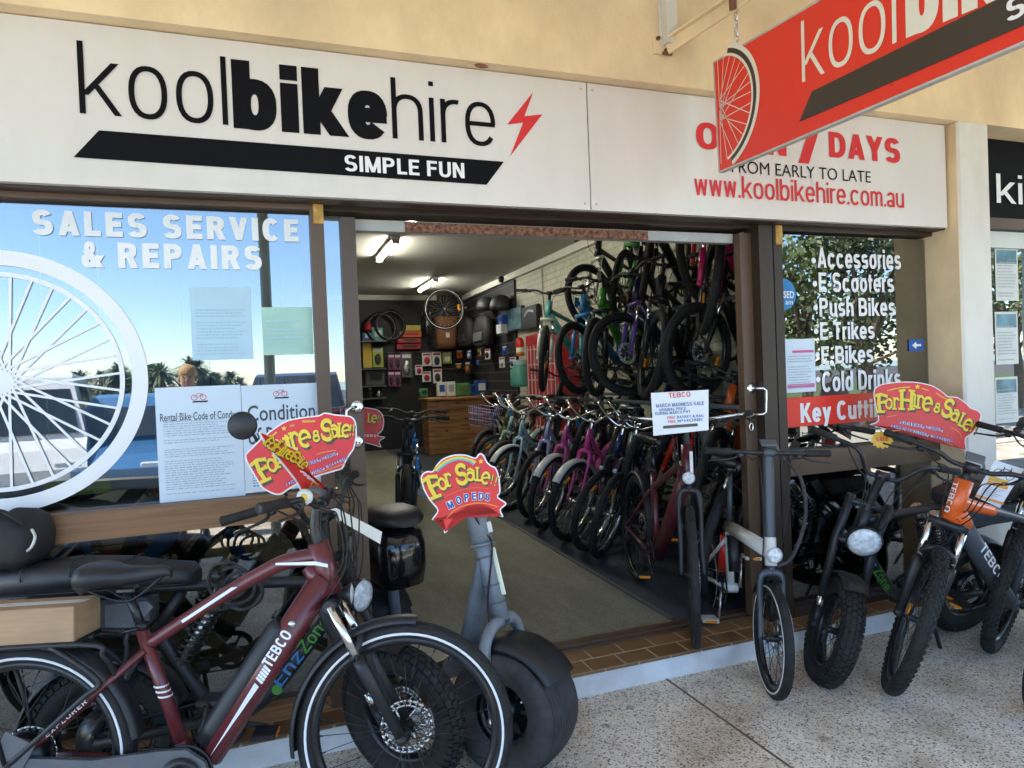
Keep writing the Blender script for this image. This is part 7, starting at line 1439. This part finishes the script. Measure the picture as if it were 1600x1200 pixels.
def tree(x, y, h, r, label, m='leaf', seed=1, n=2600, name='street_tree', z0=.35):
    rg = random.Random(seed); e = empty(name, (x, y, -.12), label, 'tree', 'leafy trees across the street'); b = MB().tube(smooth([(0, 0, 0), (.06, .03, h*.25), (0, 0, h*.55)], 4), [.16-.008*i for i in range(9)], 10); cl = []
    for k in range(16):
        a = rg.uniform(0, 6.28); rr = r*rg.uniform(.2, .85); T = V((rr*math.cos(a), rr*math.sin(a), h*rg.uniform(z0, .95))); b.tube(smooth([(0, 0, h*.3), (T.x*.4, T.y*.4, T.z*.8), T], 3), [.06, .05, .045, .04, .03, .02, .015], 6); cl.append((T, r*rg.uniform(.28, .5)))
    lf = MB()
    for i in range(n):
        T, q_ = cl[i % 16]; d = V((rg.gauss(0, 1), rg.gauss(0, 1), rg.gauss(0, .8))).normalized()*q_*rg.random()**.4; p_ = T+d; u = V((rg.gauss(0, 1), rg.gauss(0, 1), rg.gauss(0, 1))).normalized(); v = u.orthogonal(); s = .09*rg.uniform(.6, 1.3)
        lf.add([p_-u*s, p_+v*s*.45, p_+u*s, p_-v*s*.45], [(0, 1, 2, 3)], False)
    b.build('trunk', 'bark', e); lf.build('crown', m, e)
for i, (px, Ym, ty, r, m, lb) in enumerate([(1250, 11, 370, 1.9, 'leaf_light', 'light green tree reflected at the left edge of the right window'), (1345, 9.5, 345, 2.2, 'leaf', 'dark leafy tree reflected behind the list of goods'), (1440, 10.5, 350, 2.0, 'leaf', 'dark leafy tree reflected at the right edge of the right window'), (1580, 11, 360, 2.2, 'leaf_light', 'light green tree opposite the neighbouring shop'), (1130, 14, 420, 2.0, 'leaf', 'dark tree on the verge opposite the right door post')]):
    q = mirr(px, ty, Ym); tree(q.x, q.y, q.z+.12, r, lb, m, seed=20+i, z0=.42 if i != 1 else .38)
# low slatted fence across the street that the lower right pane mirrors
e = empty('slat_fence', (6.2, -5.6, -.166), 'dark upright slat fence at the far kerb opposite the right window', 'fence'); 
for i in range(18): MB().box((i*.28-2.4, 0, .55), (.10, .03, 1.1)).build('slat', 'brown_dark', e)
MB().box((0, .02, .95), (5.0, .03, .07)).box((0, .02, .25), (5.0, .03, .07)).build('fence_rail', 'brown_dark', e)
# person standing on the footpath, seen only as a reflection
q = mirr(293, 592, 4.5)
pe = empty('person', (q.x, q.y, 0), 'person with short fair hair in a dark shirt, standing facing the shop', 'person'); s = (q.z+.11)/1.75
def skinbody(joints, edges, rads, name, m, par, sub=2):
    me = bpy.data.meshes.new(name); me.from_pydata(joints, edges, []); o = bpy.data.objects.new(name, me); col.objects.link(o); md = o.modifiers.new('skin', 'SKIN'); md.use_smooth_shade = True; sb = o.modifiers.new('sub', 'SUBSURF'); sb.levels = sub; sb.render_levels = sub
    for v, r in zip(me.skin_vertices[0].data, rads): v.radius = r if isinstance(r, tuple) else (r, r)
    me.skin_vertices[0].data[0].use_root = True; bpy.context.view_layer.update()
    m2 = bpy.data.meshes.new_from_object(o.evaluated_get(bpy.context.evaluated_depsgraph_get())); bpy.data.objects.remove(o); m2.materials.clear(); m2.materials.append(MATS[m]); n = bpy.data.objects.new(name, m2); col.objects.link(n); n.parent = par; return n
J = [(0, 0, .95), (0, .0, 1.12), (0, 0, 1.32), (0, 0, 1.45), (0, .01, 1.53), (0, .02, 1.63), (0, .02, 1.72)]; R_ = [(.15, .11), (.135, .10), (.155, .11), (.10, .075), (.055, .055), (.082, .098), (.072, .085)]; Eg = [(i, i+1) for i in range(6)]
for sx in (-1, 1):
    n0 = len(J); J += [(sx*.17, 0, 1.41), (sx*.23, -.01, 1.15), (sx*.235, .06, .92), (sx*.235, .09, .84), (sx*.09, 0, .86), (sx*.10, .02, .50), (sx*.10, -.01, .09), (sx*.11, .10, .045)]; R_ += [.062, .05, .036, .03, .09, .062, .045, .04]
    Eg += [(3, n0), (n0, n0+1), (n0+1, n0+2), (n0+2, n0+3), (0, n0+4), (n0+4, n0+5), (n0+5, n0+6), (n0+6, n0+7)]
    for f_ in range(5):
        k = len(J); an = (-.03, -.012, .006, .022, .035)[f_]; L = (.05, .085, .095, .088, .07)[f_]
        J += [(sx*.235+an*.5, .10, .82), (sx*.235+an, .10+.01, .82-L*.55), (sx*.235+an, .10+.0, .82-L)]; R_ += [.012, .010, .008]; Eg += [(n0+3, k), (k, k+1), (k+1, k+2)]
sb_ = skinbody(J, Eg, R_, 'body', 'skin', pe)
shirt = skinbody([(0, 0, .93), (0, 0, 1.12), (0, 0, 1.33), (0, 0, 1.45)]+[(sx*.17, 0, 1.41) for sx in (-1, 1)]+[(sx*.215, -.005, 1.22) for sx in (-1, 1)], [(0, 1), (1, 2), (2, 3), (3, 4), (3, 5), (4, 6), (5, 7)], [(.165, .125), (.15, .115), (.17, .125), (.11, .085), .078, .078, .066, .066], 'shirt', 'cloth', pe)
trs = skinbody([(0, 0, .96), (-.09, 0, .86), (-.10, .02, .5), (-.10, 0, .12), (.09, 0, .86), (.10, .02, .5), (.10, 0, .12)], [(0, 1), (1, 2), (2, 3), (0, 4), (4, 5), (5, 6)], [(.16, .12), .105, .078, .062, .105, .078, .062], 'trousers', 'slate', pe)
MB().sphere((0, -.005, 1.70), .1, 8, (.92, 1.05, .95)).build('hair', 'blond', pe)
b = MB()
for sx in (-1, 1): b.sphere((sx*.032, .107, 1.66), .010, 5)
b.build('eyes', 'ink_black', pe); MB().sphere((0, .118, 1.625), .016, 5, (.8, 1, 1.4)).build('nose', 'skin', pe); MB().box((0, .110, 1.585), (.045, .008, .008), bev=.003).build('mouth', 'rose', pe)
b = MB()
for sx in (-1, 1): b.sphere((sx*.084, .02, 1.64), .02, 5, (.5, 1, 1.5))
b.build('ears', 'skin', pe)
for sx in (-1, 1): MB().loft([[V((sx*.105+hx*math.cos(t), .05+hy*math.sin(t), z)) for t in [2*math.pi*i/12 for i in range(12)]] for hx, hy, z in ((.05, .14, 0), (.052, .14, .03), (.045, .11, .07), (.04, .06, .10))]).build('shoe', 'black_satin', pe)
pe.scale = (s, s, s)
